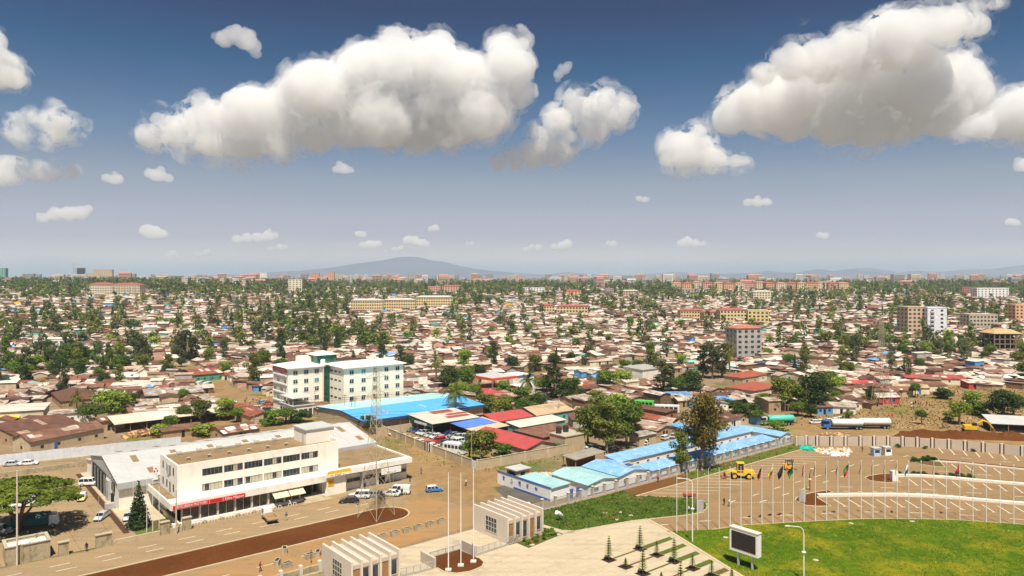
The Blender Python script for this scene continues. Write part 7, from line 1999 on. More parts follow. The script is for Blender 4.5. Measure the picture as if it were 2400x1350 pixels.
def tree(kind, p, h, w, label, group=None, rz=None, z=None):
    global NTREE
    cm, tm, h0, w0 = TREE_MESH[kind]
    nm = {'palm':'palm_tree','acacia':'acacia_tree'}.get(kind, 'bush' if kind.startswith('bush') else 'conifer_tree' if kind.startswith('con') or kind == 'cypress' else 'eucalyptus_tree' if kind.startswith('euca') else 'broadleaf_tree')
    t = thing(nm, label, 'bush' if nm == 'bush' else 'tree', (p[0], p[1], T(*p) if z is None else z), RNG.uniform(0,6.28) if rz is None else rz, group)
    t.scale = (w/w0, w/w0, h/h0)
    link('trunk', tm, t); link('crown', cm, t)
    NTREE += 1
    return t
TREE_SPOTS = []
def ptree(kind, px, py, h, w, label, **k):
    p = G(px, py); TREE_SPOTS.append((p[0], p[1], w*.4)); tree(kind, p, h, w, label, **k)
ptree('acacia', 44, 1247, 10.2, 21, 'wide flat topped acacia shading the workshop yard', rz=0)
ptree('conifer_a', 325, 1238, 9.8, 4.8, 'dark layered conifer beside the slim flagpoles')
ptree('tall_brown', 1645, 1100, 19.5, 13, 'tallest brownish tree standing over the blue roofs')
ptree('euca_c', 1598, 1108, 10.5, 7, 'smaller blue green tree beside the tallest brownish tree')
for px, py, h, w, k, lb in ((1378,1050,12,9,'round_b','olive tree at the near edge of the big grove behind the compound'),(1422,1060,14.5,12,'euca_c','tallest olive tree of the big grove behind the compound'),(1468,1048,12.5,10,'round_b','rounded olive tree on the far side of the big grove'),(1440,1025,13,11,'round_c','bright green tree inside the big grove'),(1400,1020,14,10,'euca_c','loose olive tree inside the big grove'),(1480,1022,11,9,'round_a','green tree at the back of the big grove'),
  (1128,1086,8.6,10.5,'round_b','broad olive tree behind the yard wall corner'),(1100,1078,5,6,'round_a','low green tree behind the bus'),(1178,1078,4.5,6.5,'bush_a','bush climbing over the block wall by the red roof'),(1300,1060,2.6,4,'bush_a','bush at the foot of the block wall'),
  (863,1016,6,7.5,'round_d','dark round tree behind the pylon'),(1068,985,9.6,11,'palm','date palm beside the blue warehouse roof'),(1237,952,10,10,'palm','date palm among trees beyond the red roof'),(1022,905,11,9,'palm','date palm behind the hotel end'),(1052,920,12,11,'round_d','dark tree between the hotel and petrol station'),(1090,922,11,10,'round_a','green tree beside the petrol station'),(1075,945,8,9,'round_c','bright green tree behind the date palm'),(1180,930,6.5,7,'round_c','small round tree before the station canopy'),
  (1135,968,7,9,'round_b','olive tree beside the red villa'),(1170,975,6,9,'round_e','pale garden tree before the red villa'),(1112,945,7,8,'round_a','green tree at the warehouse corner'),(1260,962,7,9,'round_d','dark garden tree beside the second palm'),(1225,975,6,8,'round_a','garden tree by the grey fence'),
  (1300,945,15,10,'euca_b','tall dark tree beside the station street'),(1330,950,11,9,'round_d','dense dark tree beside the tall dark tree'),(1272,935,9,8,'round_a','green tree in the gardens behind the tan roof'),(1350,935,9,8,'euca_c','loose tree behind the long pink shed'),
  (1497,880,8,11,'round_d','dense dome shaped dark tree'),(1555,932,16,14,'euca_a','broad grey green eucalyptus beside the white house with the green awning'),(1618,932,12,12,'round_d','dense dark tree beside the grey green eucalyptus'),(1460,918,9,12,'round_c','bright green garden tree before the green awning house'),(1420,915,9,10,'round_a','green garden tree by the wood pole'),(1590,935,9,8,'round_a','green tree between the dense dark trees'),
  (1648,885,17,9,'euca_b','tall dark eucalyptus at the side of the grove by the grey tower'),(1670,888,18,10,'euca_a','grey green eucalyptus in the grove by the grey tower'),(1692,885,17,9,'euca_b','dark eucalyptus in the grove by the grey tower'),(1710,888,14,9,'palm','palm under the grove by the grey tower'),
  (1835,962,12,12,'round_e','pale umbrella tree at the field hedge'),(1872,965,10,10,'round_e','second pale tree at the field hedge'),(1905,965,15,13,'round_d','large dark tree at the field edge'),(1930,960,14,10,'euca_c','dark olive tree behind the large dark tree'),(1790,960,6,9,'round_b','round hedge tree at the field edge'),(1815,965,5,8,'round_a','round green bush tree at the field edge'),(1870,975,5,7,'round_a','low round tree at the field corner'),(1900,978,5,6,'round_d','low dark tree beside the field pole'),(1960,935,9,9,'round_c','bright tree behind the field houses'),
  (1705,955,3.5,8,'bush_c','clipped hedge before the white house'),(1730,958,3,9,'bush_c','clipped hedge at the white house corner'),(1762,962,3.2,8,'bush_c','rounded hedge by the white house'),(1735,990,7,8,'round_d','dark tree behind the blue cross building'),(1775,995,5,5,'round_a','small tree beside the cream tanker'),(1815,1017,4.2,9,'bush_a','wide bush beside the mint tanker'),
  (2248,994,7.5,9,'round_e','lone olive tree on the field bank'),(2352,985,11,13,'round_d','big dark bush tree in the field'),(2375,975,8,9,'round_a','green tree beside the big dark bush tree'),(2300,975,5,8,'bush_a','green thicket in the field'),(2285,968,5,7,'bush_c','dark thicket in the field'),(2160,995,5,4,'round_a','young tree on the field bank'),(1988,990,4,5,'bush_a','bush leaning beside the white cars'),(2275,945,5,8,'bush_b','bright bush at the field path'),(2210,935,5,9,'bush_c','dark hedge beside the red gate'),(2145,932,6,5,'round_a','small tree by the cream wall at the field'),(2040,950,7,4,'round_d','dark slim tree by the field stalls'),(2220,985,3,4,'bush_a','low shrub on the field bank'),
  (262,985,10,15,'round_c','wide bright green tree among the rusty roofs'),(225,995,7,9,'round_a','green tree at the foot of the wide bright tree'),(180,978,7,7,'palm','small palm among the rusty roofs'),(300,968,7,8,'round_b','olive tree beside the very long rusty roof'),(205,985,6,9,'round_d','dark tree over the shops'),
  (400,1010,5,6,'round_a','green bush tree before the open shed'),(432,992,6,6,'round_a','green tree in the timber yard'),(470,992,8,8,'round_b','olive tree in the timber yard'),(528,985,7.5,8,'round_c','bright tree at the end of the open shed'),(380,1022,4,8,'bush_b','bright bush above the white fence'),(480,1022,4,9,'bush_b','wide bright bush behind the hall'),(555,990,5,6,'round_a','green tree beside the brown roof'),(640,996,5,9,'bush_a','green bush behind the hall ridge'),(670,992,5,9,'round_a','round bush tree behind the hall ridge'),(705,990,4.5,8,'bush_c','dark bush near the warehouse wall'),(430,948,6,5,'round_a','small tree growing through the rusty roofs'),
  (170,868,15,21,'round_d','huge dark spreading tree over the roofs'),(188,890,13,8,'conifer_b','dark conifer before the huge spreading tree'),(80,880,10,13,'round_c','bright green tree beside the white balcony house'),(90,862,14,8,'euca_b','dark tree by the white balcony house'),(40,890,9,12,'round_a','green tree among the low roofs'),(10,880,9,10,'round_d','dark tree at the roof edge'),(285,872,9,10,'round_a','green tree behind the conifer'),(335,872,9,10,'round_b','olive round tree above the pale roofs'),(395,880,11,9,'euca_c','loose dark tree beside the red roof'),(425,860,5.5,6,'round_d','neat round dark tree'),(320,905,4,6,'bush_c','dark bush over the pale stall roofs'),
  (460,850,15,7,'euca_b','tall dark tree above the market street'),(490,855,9,7,'round_b','rounded tree above the market street'),(530,880,7,9,'round_c','bright small trees in the market street'),(770,925,5,6,'round_a','small tree by the hotel podium'),
  (660,810,10,9,'round_b','olive tree behind the hotel roof'),(790,825,15,5,'cypress','narrow cypress behind the hotel roof'),(750,800,17,5,'cypress','tall narrow cypress above the hotel'),(765,798,16,5,'cypress','second tall narrow cypress above the hotel')):
    ptree(k, px, py, h, w, lb)
# young trees in the plaza pits and seedlings
for i, (u_, v_) in enumerate(PITS):
    kind = 'conifer_a' if i % 4 in (0, 1, 2) else 'round_a'
    big = i in (0, 1, 4, 5, 8)
    if i % 4 != 2: tree('young', UV(u_, v_), 4.2 if big else 2.6, 1.9 if big else 1.3, 'young tiered conifer in a dark tree pit on the plaza', 'young trees in the plaza pits', z=.06)
    else: tree('young', UV(u_, v_), 1.5, 1.1, 'leafless looking sapling in a dark tree pit on the plaza', 'saplings in the plaza pits', z=.06)
for i in range(26):
    u_, v_ = RNG.uniform(89,97.2), RNG.uniform(103.8,106) if i < 13 else RNG.uniform(104.6,112)
    if not (88.5 < u_ < 97.6): continue
    if i >= 13: u_ = RNG.uniform(95.7, 97.4)
    tree('bush_a', UV(u_, v_), .7, 1.0, 'low shrub in the planted bed beside the booth', 'low shrubs beside the booth', z=.1)
for i in range(30):
    q = RNG.random(); a = Z6(1150+q*180, 440-q*10+RNG.uniform(-12,12)) if i < 10 else (Z6(1030+q*600, 545+q*33+RNG.uniform(-2,2)) if i < 24 else Z6(980+q*1000, 330+q*55))
    tree('bush_c', a, RNG.uniform(.6,1.1), RNG.uniform(1.4,2.4), 'clump of hedge on the parking islands', 'hedge clumps on the parking islands', z=.1)

def tufts(label, polys, n, size, z, cols, seed, kindm):
    r = np.random.RandomState(seed); P = []
    for poly in polys:
        xs = [p[0] for p in poly]; ys = [p[1] for p in poly]; k = 0; q = int(n/len(polys))
        while k < q:
            p = (r.uniform(min(xs),max(xs)), r.uniform(min(ys),max(ys)))
            if inside(p, poly) and mnoise.noise(Vector((p[0]/3.0, p[1]/3.0, seed))) > -.25: P.append(p)
            k += 1
    m = len(P); c = np.array(P); c = np.concatenate([c, np.full((m,1), z)], 1)
    a = r.uniform(0, 6.28, m); d = np.stack([np.cos(a), np.sin(a), np.zeros(m)], 1); s = (size*r.uniform(.5,1.5,m))[:,None]
    up = np.stack([r.normal(size=m)*.35, r.normal(size=m)*.35, np.ones(m)], 1)
    V_ = np.stack([c - d*s*.5, c + d*s*.5, c + d*s*.35 + up*s*.75, c - d*s*.35 + up*s*.75], 1)
    o = link('grass_tufts', quads_mesh('grass_tufts', V_, LM[kindm])); tag(o, label, 'grass'); o['kind'] = 'stuff'
tufts('rough grass tufts on the lawn beside the compound', [lawn_l], 12000, .26, .1, None, 3, 'green')
tufts('bright grass tufts along the verge by the compound fence', [uvp([(150,112.2),(206,112.0),(206,116.5),(150,116.5)])], 4000, .32, .1, None, 4, 'bright')
tufts('short grass tufts over the big lawn', [[G(1580,1247),G(1669,1243),G(1889,1224),G(2120,1217),G(2376,1229),G(2500,1240),G(2500,1360),G(1760,1360)]], 26000, .15, .09, None, 5, 'acacia')
tufts('dry grass tufts over the dirt field', [[G(1800,985),G(1960,955),G(2120,930),G(2240,905),G(2400,915),G(2480,960),G(2480,1010),G(2100,1005),G(1900,1000)]], 9000, .40, .0, None, 6, 'brownish')
tufts('weeds along the dirt street by the yard walls', [uvp([(108,160),(113.2,158),(115.4,205),(103,205)]), uvp([(114,148.5),(145,147),(145,150.8),(114,152.2)])], 3000, .30, .02, None, 7, 'bright')
# ---------------------------------------------------------------- the town: apartment blocks, shacks, trees
def block(px0, px1, pyb, floors, bays, wall, roof, label, depth=None, rz=0.0, fh=3.1, sidebays=3, Y=None, frame=False, balc=False, name='apartment_block', cat='building', pxw=None):
    """apartment block standing where its foot meets the ground; windows are real openings' boxes joined as one part"""
    a, b_ = G(px0, pyb), G(px1, pyb)
    if Y: a, b_ = ((px0-1200)/FPX*Y, Y), ((px1-1200)/FPX*Y, Y)
    w = math.hypot(b_[0]-a[0], b_[1]-a[1])/math.cos(rz) if abs(rz) < .9 else math.hypot(b_[0]-a[0], b_[1]-a[1])
    d = depth or max(9, w*.3); h = floors*fh + .6
    z = T(*a)
    t = thing(name, label, cat, (a[0], a[1], z-.5), rz)
    g = MB(); h += .5
    BLOCK_FOOT.append((a, w, d, rz))
    if frame:
        for f in range(floors+1):
            mb = MB(); mb.box(0,0,f*fh,w,d,f*fh+.35); mb.build('floor_slab', M_WALL, t, wall)
        nx = bays
        for i in range(nx+1):
            mb = MB()
            for j in range(4): x = (w-.5)*i/nx; y = (d-.5)*j/3; mb.box(x,y,-1,x+.5,y+.5,floors*fh)
            mb.build('column_row', M_WALL, t, wall)
        mb = MB(); mb.box(w*.1,d*.35,-1,w*.9,d*.95,floors*fh*.98); mb.build('dark_core', M_DARK, t)
        if roof: mb = MB(); mb.hexa([(-.6,-.6,h-.4),(w+.6,-.6,h-.4),(w+.6,d+.6,h-.4),(-.6,d+.6,h-.4),(w*.2,d*.3,h+2),(w*.8,d*.3,h+2),(w*.8,d*.7,h+2),(w*.2,d*.7,h+2)]); mb.build('roof', M_ROOFC, t, roof)
        return t
    mb = MB(); mb.box(0,0,-2,w,d,h); mb.build('wall', M_WALL, t, wall)
    mb = MB()
    if roof:
        o = .5; k = min(w,d)/2
        A, B = ((k,d/2,h+d*.16),(w-k,d/2,h+d*.16)) if w >= d else ((w/2,k,h+w*.16),(w/2,d-k,h+w*.16))
        c = [(-o,-o,h),(w+o,-o,h),(w+o,d+o,h),(-o,d+o,h)]
        for q in ([c[0],c[1],B,A],[c[2],c[3],A,B],[c[3],c[0],A],[c[1],c[2],B],c[::-1]) if w >= d else ([c[0],c[1],A],[c[2],c[3],B],[c[3],c[0],A,B],[c[1],c[2],B,A],c[::-1]): mb.poly(q)
        mb.build('roof', M_ROOFC, t, roof)
    else:
        mb.box(-.2,-.2,h,w+.2,d+.2,h+.5); mb.build('parapet', M_WALL, t, wall)
    mb = MB()
    for f in range(floors):
        z0 = f*fh + 1.5
        for i in range(bays):
            x = w*(i+.5)/bays; ww = min(1.9, w/bays*.56); mb.box(x-ww/2,-.06,z0,x+ww/2,.02,z0+1.5)
        for i in range(sidebays):
            y = d*(i+.5)/sidebays; ww = min(1.7, d/sidebays*.5)
            mb.box(-.06,y-ww/2,z0,.02,y+ww/2,z0+1.5); mb.box(w-.02,y-ww/2,z0,w+.06,y+ww/2,z0+1.5)
    mb.build('windows', M_GLASS, t)['kind'] = 'stuff'
    if balc:
        mb = MB()
        for f in range(floors):
            for i in range(0, bays, 2):
                x = w*(i+.5)/bays; mb.box(x-1.5,-1.0,f*fh+.9,x+1.5,-.08,f*fh+1.9)
        mb.build('balconies', M_WALL, t, tuple(c*.8 for c in wall))['kind'] = 'stuff'
    return t
BLOCK_FOOT = []
YEL, CRM, PNK, GRY, WHT, ORG, TAN = (.70,.55,.30), (.72,.63,.46), (.62,.36,.28), (.40,.38,.35), (.76,.75,.72), (.68,.40,.22), (.56,.42,.28)
REDR, PINKR, ZNC = (.42,.10,.09), (.52,.24,.20), (.55,.52,.47)
B = [
 (822,898,733,4,14,YEL,ZNC,'long yellow apartment block at the near end of the row of three',11,.10),
 (900,972,731,4,13,YEL,ZNC,'long yellow apartment block in the middle of the row of three',11,.10),
 (975,1060,723,4,15,YEL,ZNC,'long yellow apartment block at the far end of the row of three',11,.10),
 (210,262,696,5,9,CRM,REDR,'cream apartment block with red roof and side bay',13,.02),
 (264,328,697,5,10,CRM,REDR,'cream apartment block with red roof and balconies',13,-.04),
 (1268,1300,738,3,5,YEL,REDR,'low yellow school block with red roof beside the tall trees',9,.12),
 (1305,1376,740,3,10,YEL,REDR,'long yellow school block with red roof',10,-.18),
 (1595,1648,752,3,8,YEL,REDR,'yellow block with red roof at the start of the yellow row',10,.08),
 (1650,1686,757,3,5,YEL,REDR,'yellow block with deep balconies in the yellow row',10,.12),
 (1688,1752,760,4,8,YEL,REDR,'yellow block with red roof in the yellow row',11,.05),
 (1753,1798,762,4,5,(.68,.54,.24),None,'plain mustard block closing the yellow row',12,-.25),
 (1727,1790,845,6,4,GRY,(.45,.17,.11),'grey six storey tower with a red roof',13,.22),
 (2128,2172,788,7,4,TAN,None,'tan tower with a glazed strip',14,.10),
 (2174,2216,790,7,2,(.72,.73,.76),None,'white tower wall with stacked dark balconies',13,-.12),
 (2272,2336,774,4,8,(.52,.44,.34),None,'unfinished concrete apartment frame with dark openings',14,-.05),
 (676,704,688,7,4,CRM,None,'slim cream tower above the tree belt',12,.1),
 (1004,1032,690,4,5,PNK,None,'pink block above the yellow row',12,.05),(1036,1080,688,4,7,PNK,REDR,'long pink block with a dark tree before it',12,-.05),
 (1230,1276,688,3,7,WHT,None,'long white block among trees',10,.0),(1322,1362,697,3,5,ORG,REDR,'orange villa block with red roof among trees',12,.1),
 (1766,1812,706,4,7,CRM,ZNC,'cream block standing before the long condominium row',11,.0),
 (2290,2362,702,5,9,WHT,None,'white block with columns beside the far wood',16,-.05),(2255,2278,692,4,4,(.45,.16,.12),None,'dark red block beside the white column block',12,.0),
 (2380,2420,755,5,4,ORG,None,'orange banded block at the edge of the town',14,.05),
 (1420,1438,690,3,4,GRY,None,'grey block half hidden in trees',10,.0),(1460,1498,697,3,6,TAN,ZNC,'tan unfinished block behind dark trees',10,.1),
 (1598,1640,692,3,6,GRY,None,'grey concrete block below the condominium row',12,.0),
 (78,150,832,3,6,(.70,.66,.58),None,'white house with pink balcony bands among trees',10,.0)]
for (a, b_, y, fl, by, wc, rc, lb, d, rz) in B:
    block(a, b_, y, fl, by, wc, rc, lb, d, rz, balc='balcon' in lb)
block(2330, 2392, 828, 4, 5, (.30,.22,.15), (.55,.36,.18), 'brown construction frame with an orange roof deck', 16, -.05, frame=True)
# condominium rows
for i in range(17):
    px = 1575 + i*24.5
    block(px, px+23, 688-(i%3)*3, 5, 5, (YEL, PNK, CRM, ORG)[(i*3)%4], (PINKR, REDR)[i%2], '%s block in the long condominium row with pink roofs' % ('yellow','pink','cream','orange')[(i*3)%4], 12, RNG.uniform(-.15,.15), Y=1330+RNG.uniform(-40,60)).__setitem__('group', 'condominium blocks on the rise')
for i in range(10):
    px = 425 + i*17
    block(px, px+15, 686, 5, 4, (CRM, PNK, WHT, CRM, PNK)[i%5], (PINKR, None)[i%2], '%s block in the row above the left tree belt' % ('cream','pink','white')[(0,1,2,0,1)[i%5]], 12, RNG.uniform(-.2,.2), Y=1500+RNG.uniform(-80,120)).__setitem__('group', 'blocks above the left tree belt')
# skyline
def sky_tower(px0, px1, ytop, Y, floors, bays, wc, lb, rc=None):
    a = (px0-1200)/FPX*Y; z = T(a, Y); H = HCAM + (HZ-ytop)*Y/FPX - z
    block(px0, px1, 660, floors, bays, wc, rc, lb, 9, RNG.uniform(-.1,.1), fh=max(2.6, (H-.6)/floors), Y=Y)
for q in ((218,263,632,2300,11,9,(.55,.42,.26),'tall tan hotel slab on the skyline'),(198,219,641,2300,9,5,(.58,.47,.32),'lower tan wing beside the skyline hotel'),(238,264,649,2200,6,4,(.12,.2,.45),'small blue glass block before the skyline hotel'),(0,13,629,1700,14,3,(.20,.45,.38),'tower wrapped in green netting on the skyline'),(0,26,655,1500,6,6,(.50,.36,.26),'brown frame block under the green netted tower'),(80,94,643,2600,8,3,(.30,.33,.40),'dark square tower on the skyline'),
  (606,626,640,2600,8,4,(.75,.72,.62),'white banded tower on the skyline'),(645,668,644,2700,8,4,(.45,.35,.30),'brown tower beside the white banded tower'),(731,748,640,2500,10,3,(.60,.30,.20),'brick pink tower on the skyline'),(766,783,638,2500,11,3,(.62,.33,.23),'second brick pink tower on the skyline'),(748,766,650,2500,7,3,(.62,.42,.34),'low pink block between the brick pink towers'),
  (955,977,643,2500,9,4,(.40,.36,.32),'stepped concrete tower on the skyline'),(978,1004,655,2200,6,5,(.42,.37,.33),'brown concrete block below the stepped tower'),(1024,1044,645,2800,8,4,(.62,.65,.68),'pale glass tower on the skyline'),(920,953,658,2100,5,6,(.72,.70,.66),'white block below the stepped tower'),(1210,1230,649,2700,6,4,(.60,.36,.28),'pink block on the skyline'),(1316,1331,650,2600,7,3,(.62,.45,.38),'pinkish tower on the skyline'),(1460,1483,648,2100,9,6,(.36,.38,.42),'grey gridded slab on the skyline'),
  (2180,2190,643,3000,9,2,(.62,.60,.55),'slim white silo tower on the skyline'),(2150,2200,657,3000,5,8,(.55,.46,.40),'factory block beside the silo tower'),(2020,2120,664,2500,3,14,(.70,.62,.48),'long cream factory shed'),(1140,1165,655,2500,5,5,(.45,.55,.55),'greenish block on the skyline'),(1085,1130,664,1900,4,8,(.72,.68,.55),'cream block above the tree belt'),(1285,1315,655,2700,5,5,(.72,.55,.45),'salmon block on the skyline'),
  (440,462,650,2600,6,4,(.72,.66,.60),'cream skyline block over the left trees'),(478,500,651,2600,6,4,(.66,.52,.45),'pink skyline block over the left trees'),(520,545,649,2700,6,5,(.72,.66,.55),'cream stepped skyline block'),(556,590,652,2500,5,6,(.74,.70,.62),'wide white skyline block'),(360,380,651,2500,5,4,(.70,.62,.55),'small cream skyline block'),(395,425,653,2400,5,6,(.68,.58,.52),'long pale skyline block')):
    sky_tower(*q)
def crane():
    Y = 2320; x = (172-1200)/FPX*Y; z = T(x, Y)
    t = thing('tower_crane', 'thin tower crane beside the dark unfinished tower', 'crane', (x, Y, z), .3)
    mb = MB(); mb.box(-1,-1,0,1,1,62); mb.build('mast', M_STEEL, t)
    mb = MB(); mb.box(-12,-.8,57,18,.8,58.4); mb.build('jib', M_STEEL, t)
    mb = MB(); mb.hexa([(-1,-1,58),(1,-1,58),(1,1,58),(-1,1,58),(-.2,-.2,65),(.2,-.2,65),(.2,.2,65),(-.2,.2,65)]); mb.build('apex', M_STEEL, t)
crane()
block(176, 194, 660, 14, 4, (.25,.24,.24), None, 'dark unfinished concrete tower beside the crane', 18, .1, fh=3.4, Y=2300, frame=True)
# small far skyline blocks that only show as specks
rr = random.Random(99); SMALL = ['white','cream','pink','grey','tan']; SMC = [WHT, CRM, PNK, GRY, TAN]
for i in range(280):
    px = rr.uniform(-60,2460); Y = rr.uniform(1500,4600)
    k = rr.randrange(5); x = (px-1200)/FPX*Y; w = rr.uniform(14,34); h = rr.uniform(11,32); z = T(x,Y)
    t = thing('town_block', '%s town block %s on the skyline' % (SMALL[k], ('of three floors','of four floors','of five floors','of six floors','of seven floors')[min(4,max(0,int(h/3.2)-3))] + (', long and low' if w > 26 else ', narrow' if w < 18 else '')), 'building', (x,Y,z-1), rr.uniform(-.4,.4), 'small blocks on the skyline')
    mb = MB(); mb.box(0,0,0,w,12,h); mb.build('wall', M_WALL, t, SMC[k])
    mb = MB()
    for f in range(int(h/3.2)): mb.box(.8,-.08,1.4+f*3.1,w-.8,.02,2.7+f*3.1)
    mb.build('window_bands', M_GLASS, t)['kind'] = 'stuff'
    if k in (2, 4):
        mb = MB(); mb.hexa([(-.5,-.5,h),(w+.5,-.5,h),(w+.5,12.5,h),(-.5,12.5,h),(3,5,h+2.5),(w-3,5,h+2.5),(w-3,7,h+2.5),(3,7,h+2.5)]); mb.build('roof', M_ROOFC, t, PINKR)

# ---- keep-out polygons for the shacks
KEEP_OUT += [
 [G(*q) for q in ((-700,1500),(-500,1100),(-40,1085),(424,1040),(560,1015),(700,985),(860,1040),(1300,1075),(1480,1060),(1740,990),(1880,1005),(2400,1012),(3200,1030),(3400,1500))],
 uvp([(96,150),(184,150),(184,206),(168,206),(166,250),(152,268),(100,280),(96,262)]),
 uvp([(20,236),(98,236),(98,270),(92,292),(20,292)]),
 uvp([(190,236),(232,236),(232,278),(190,278)]),
 [G(*q) for q in ((560,925),(730,930),(790,1015),(690,1005),(590,985),(530,950))],
 [G(*q) for q in ((1790,1045),(1790,990),(1700,985),(1480,1010),(1340,1050),(1340,1000),(1480,960),(1560,950),(1700,962),(1790,970),(1850,965),(1960,972),(2040,955),(2120,925),(2230,890),(2300,915),(2420,905),(2600,930),(2600,1080))],
 uvp([(14,300),(54,290),(58,352),(40,352),(36,330),(14,330)]), uvp([(68,309),(95,309),(95,331),(68,331)]), uvp([(101,362),(122,362),(122,396),(101,396)]), uvp([(33,369),(55,369),(55,386),(33,386)]),
 uvp([(262,165),(324,165),(324,244),(262,244)]), uvp([(210,186),(226,186),(226,216),(210,216)]), uvp([(252,180),(268,180),(268,202),(252,202)])]
for (a, w, d, rz) in BLOCK_FOOT:
    c, s = math.cos(rz), math.sin(rz); f = lambda x, y: (a[0]+x*c-y*s, a[1]+x*s+y*c)
    KEEP_OUT.append([f(-3,-6), f(w+3,-6), f(w+3,d+3), f(-3,d+3)])
NO_TREE = []
for (a, w, d, rz) in BLOCK_FOOT:
    q = 18 + .085*a[1]; r0 = (a[0])/a[1]; r1 = (a[0]+w*math.cos(rz))/a[1]; y0 = a[1]-q
    NO_TREE.append([(r0*y0-1, y0), (r1*y0+1, y0), (a[0]+w*math.cos(rz)+2, a[1]+2), (a[0]-2, a[1]+2)])
def near_line(p, pts, wd):
    for a, b_ in zip(pts, pts[1:]):
        ax, ay = a; bx_, by_ = b_; dx, dy = bx_-ax, by_-ay; L2 = dx*dx+dy*dy
        t = max(0, min(1, ((p[0]-ax)*dx+(p[1]-ay)*dy)/L2))
        if math.hypot(p[0]-ax-t*dx, p[1]-ay-t*dy) < wd: return True
    return False
STREETS = [([G(*q) for q in ((640,975),(590,950),(540,930),(500,905),(470,882),(420,862),(340,850))], 9), ([G(*q) for q in ((1090,925),(1160,905),(1250,880),(1360,868),(1500,852),(1640,838))], 10), ([G(*q) for q in ((0,990),(120,968),(200,955))], 8)]
for i, (pts, wd) in enumerate(STREETS):
    mb = MB(); P = [Vector((*p, 0)) for p in pts]; rows = []
    for k, p in enumerate(P):
        d = (P[min(k+1,len(P)-1)]-P[max(k-1,0)]).normalized(); n = Vector((-d.y,d.x,0))
        rows.append([tuple(p-n*wd*.75+Vector((0,0,T(p.x,p.y)+.15))), tuple(p+n*wd*.75+Vector((0,0,T(p.x,p.y)+.15)))])
    mb.grid(rows); structure(mb.build('dirt_street', M_DIRT))
def blocked(p, m=0):
    for poly in KEEP_OUT:
        if inside(p, poly): return True
    for pts, wd in STREETS:
        if near_line(p, pts, wd): return True
    for x, y, w in TREE_SPOTS:
        if (p[0]-x)**2 + (p[1]-y)**2 < (w*.55)**2: return True
    return False
def greenness(x, y):
    """0 dense roofs .. 1 wooded; more trees to one side, and a belt of trees far out"""
    g = .5 + .46*fbm(Vector((x/110.0+3.1, y/150.0, 1.7)), 4)
    r = x/y
    g += .10*_ss(-.05,-.5,r) + .06*_ss(.35,.6,r) - .16*_ss(-.25,-.05,r)*(1-_ss(.25,.45,r))*(1-_ss(700,900,y))
    g += .30*_ss(950,1300,y)
    return g
ROOFS = [(RC['zinc'],18,'grey zinc'),(RC['pale'],16,'pale'),((.47,.375,.29),14,'dusty tan'),(RC['rust'],17,'dark rusty'),(RC['brown'],17,'rusty brown'),(RC['pink'],14,'pinkish worn'),(RC['dark'],5,'blackened'),((.27,.085,.055),2.5,'brick red'),((.68,.63,.57),5,'white'),(RC['blue'],.5,'blue'),(RC['teal'],.5,'turquoise')]
WALLS = [(WC['mud'],34,'mud'),(WC['beige'],18,'beige'),(WC['cream'],10,'cream'),(WC['grey'],9,'grey'),(WC['wood'],10,'timber'),(WC['turq'],5,'turquoise'),(WC['blue'],3,'blue'),(WC['yellow'],2,'yellow'),(WC['white'],5,'white'),(WC['pinkw'],3,'pink'),(WC['green'],2,'green')]
def pick(r, L):
    q = r.uniform(0, sum(x[1] for x in L))
    for x in L:
        q -= x[1]
        if q <= 0: return x
    return L[-1]
rs = random.Random(5)
SHACKS, WOODS = [], []
y = 236.0
while y < 2000:
    cell = 6.8 if y < 650 else 6.8 + (y-650)/1350*3.6
    half = .74*y + 25
    x = -half
    while x < half:
        p = (x + rs.uniform(-.3,.3)*cell, y + rs.uniform(-.3,.3)*cell)
        g = greenness(*p)
        hot = rs.random()
        if not blocked(p):
            pt = min(.70, max(.06, .16 + .85*(g-.60)))
            if hot > pt: SHACKS.append(p)
            elif hot < pt*.80 and not any(inside(p, q) for q in NO_TREE): WOODS.append((p[0], p[1], g))
            elif hot < pt*.9: SHACKS.append(p)
        x += cell*1.08
    y += cell*.80
def shack_spec(p):
    ang = TH + .55*fbm(Vector((p[0]/70.0, p[1]/70.0, 5.0)), 2) + rs.choice((0,0,0,math.pi/2,math.pi/2)) - .25 + rs.uniform(-.2,.2)
    far = p[1] > 700
    k = 1.0 if not far else 1.0 + (p[1]-700)/1600*.4
    w = rs.uniform(4.6,11.0)*k; d = rs.uniform(4.0,6.2)*k; ze = rs.uniform(2.2,3.1); rise = rs.uniform(.35,1.25)
    if rs.random() < .06: ze += 2.4
    rd = rs.choice(('x','x','x','mono','mono','y'))
    return w, d, ze, rise, rd, pick(rs, ROOFS), pick(rs, WALLS), ang
SHACKS.sort(key=lambda p: p[1])
vis = [p for p in SHACKS if abs(p[0]/p[1]) < .70]
near_set = set(vis[:215])
VB, FB, CB = [], [], []
nv = 0
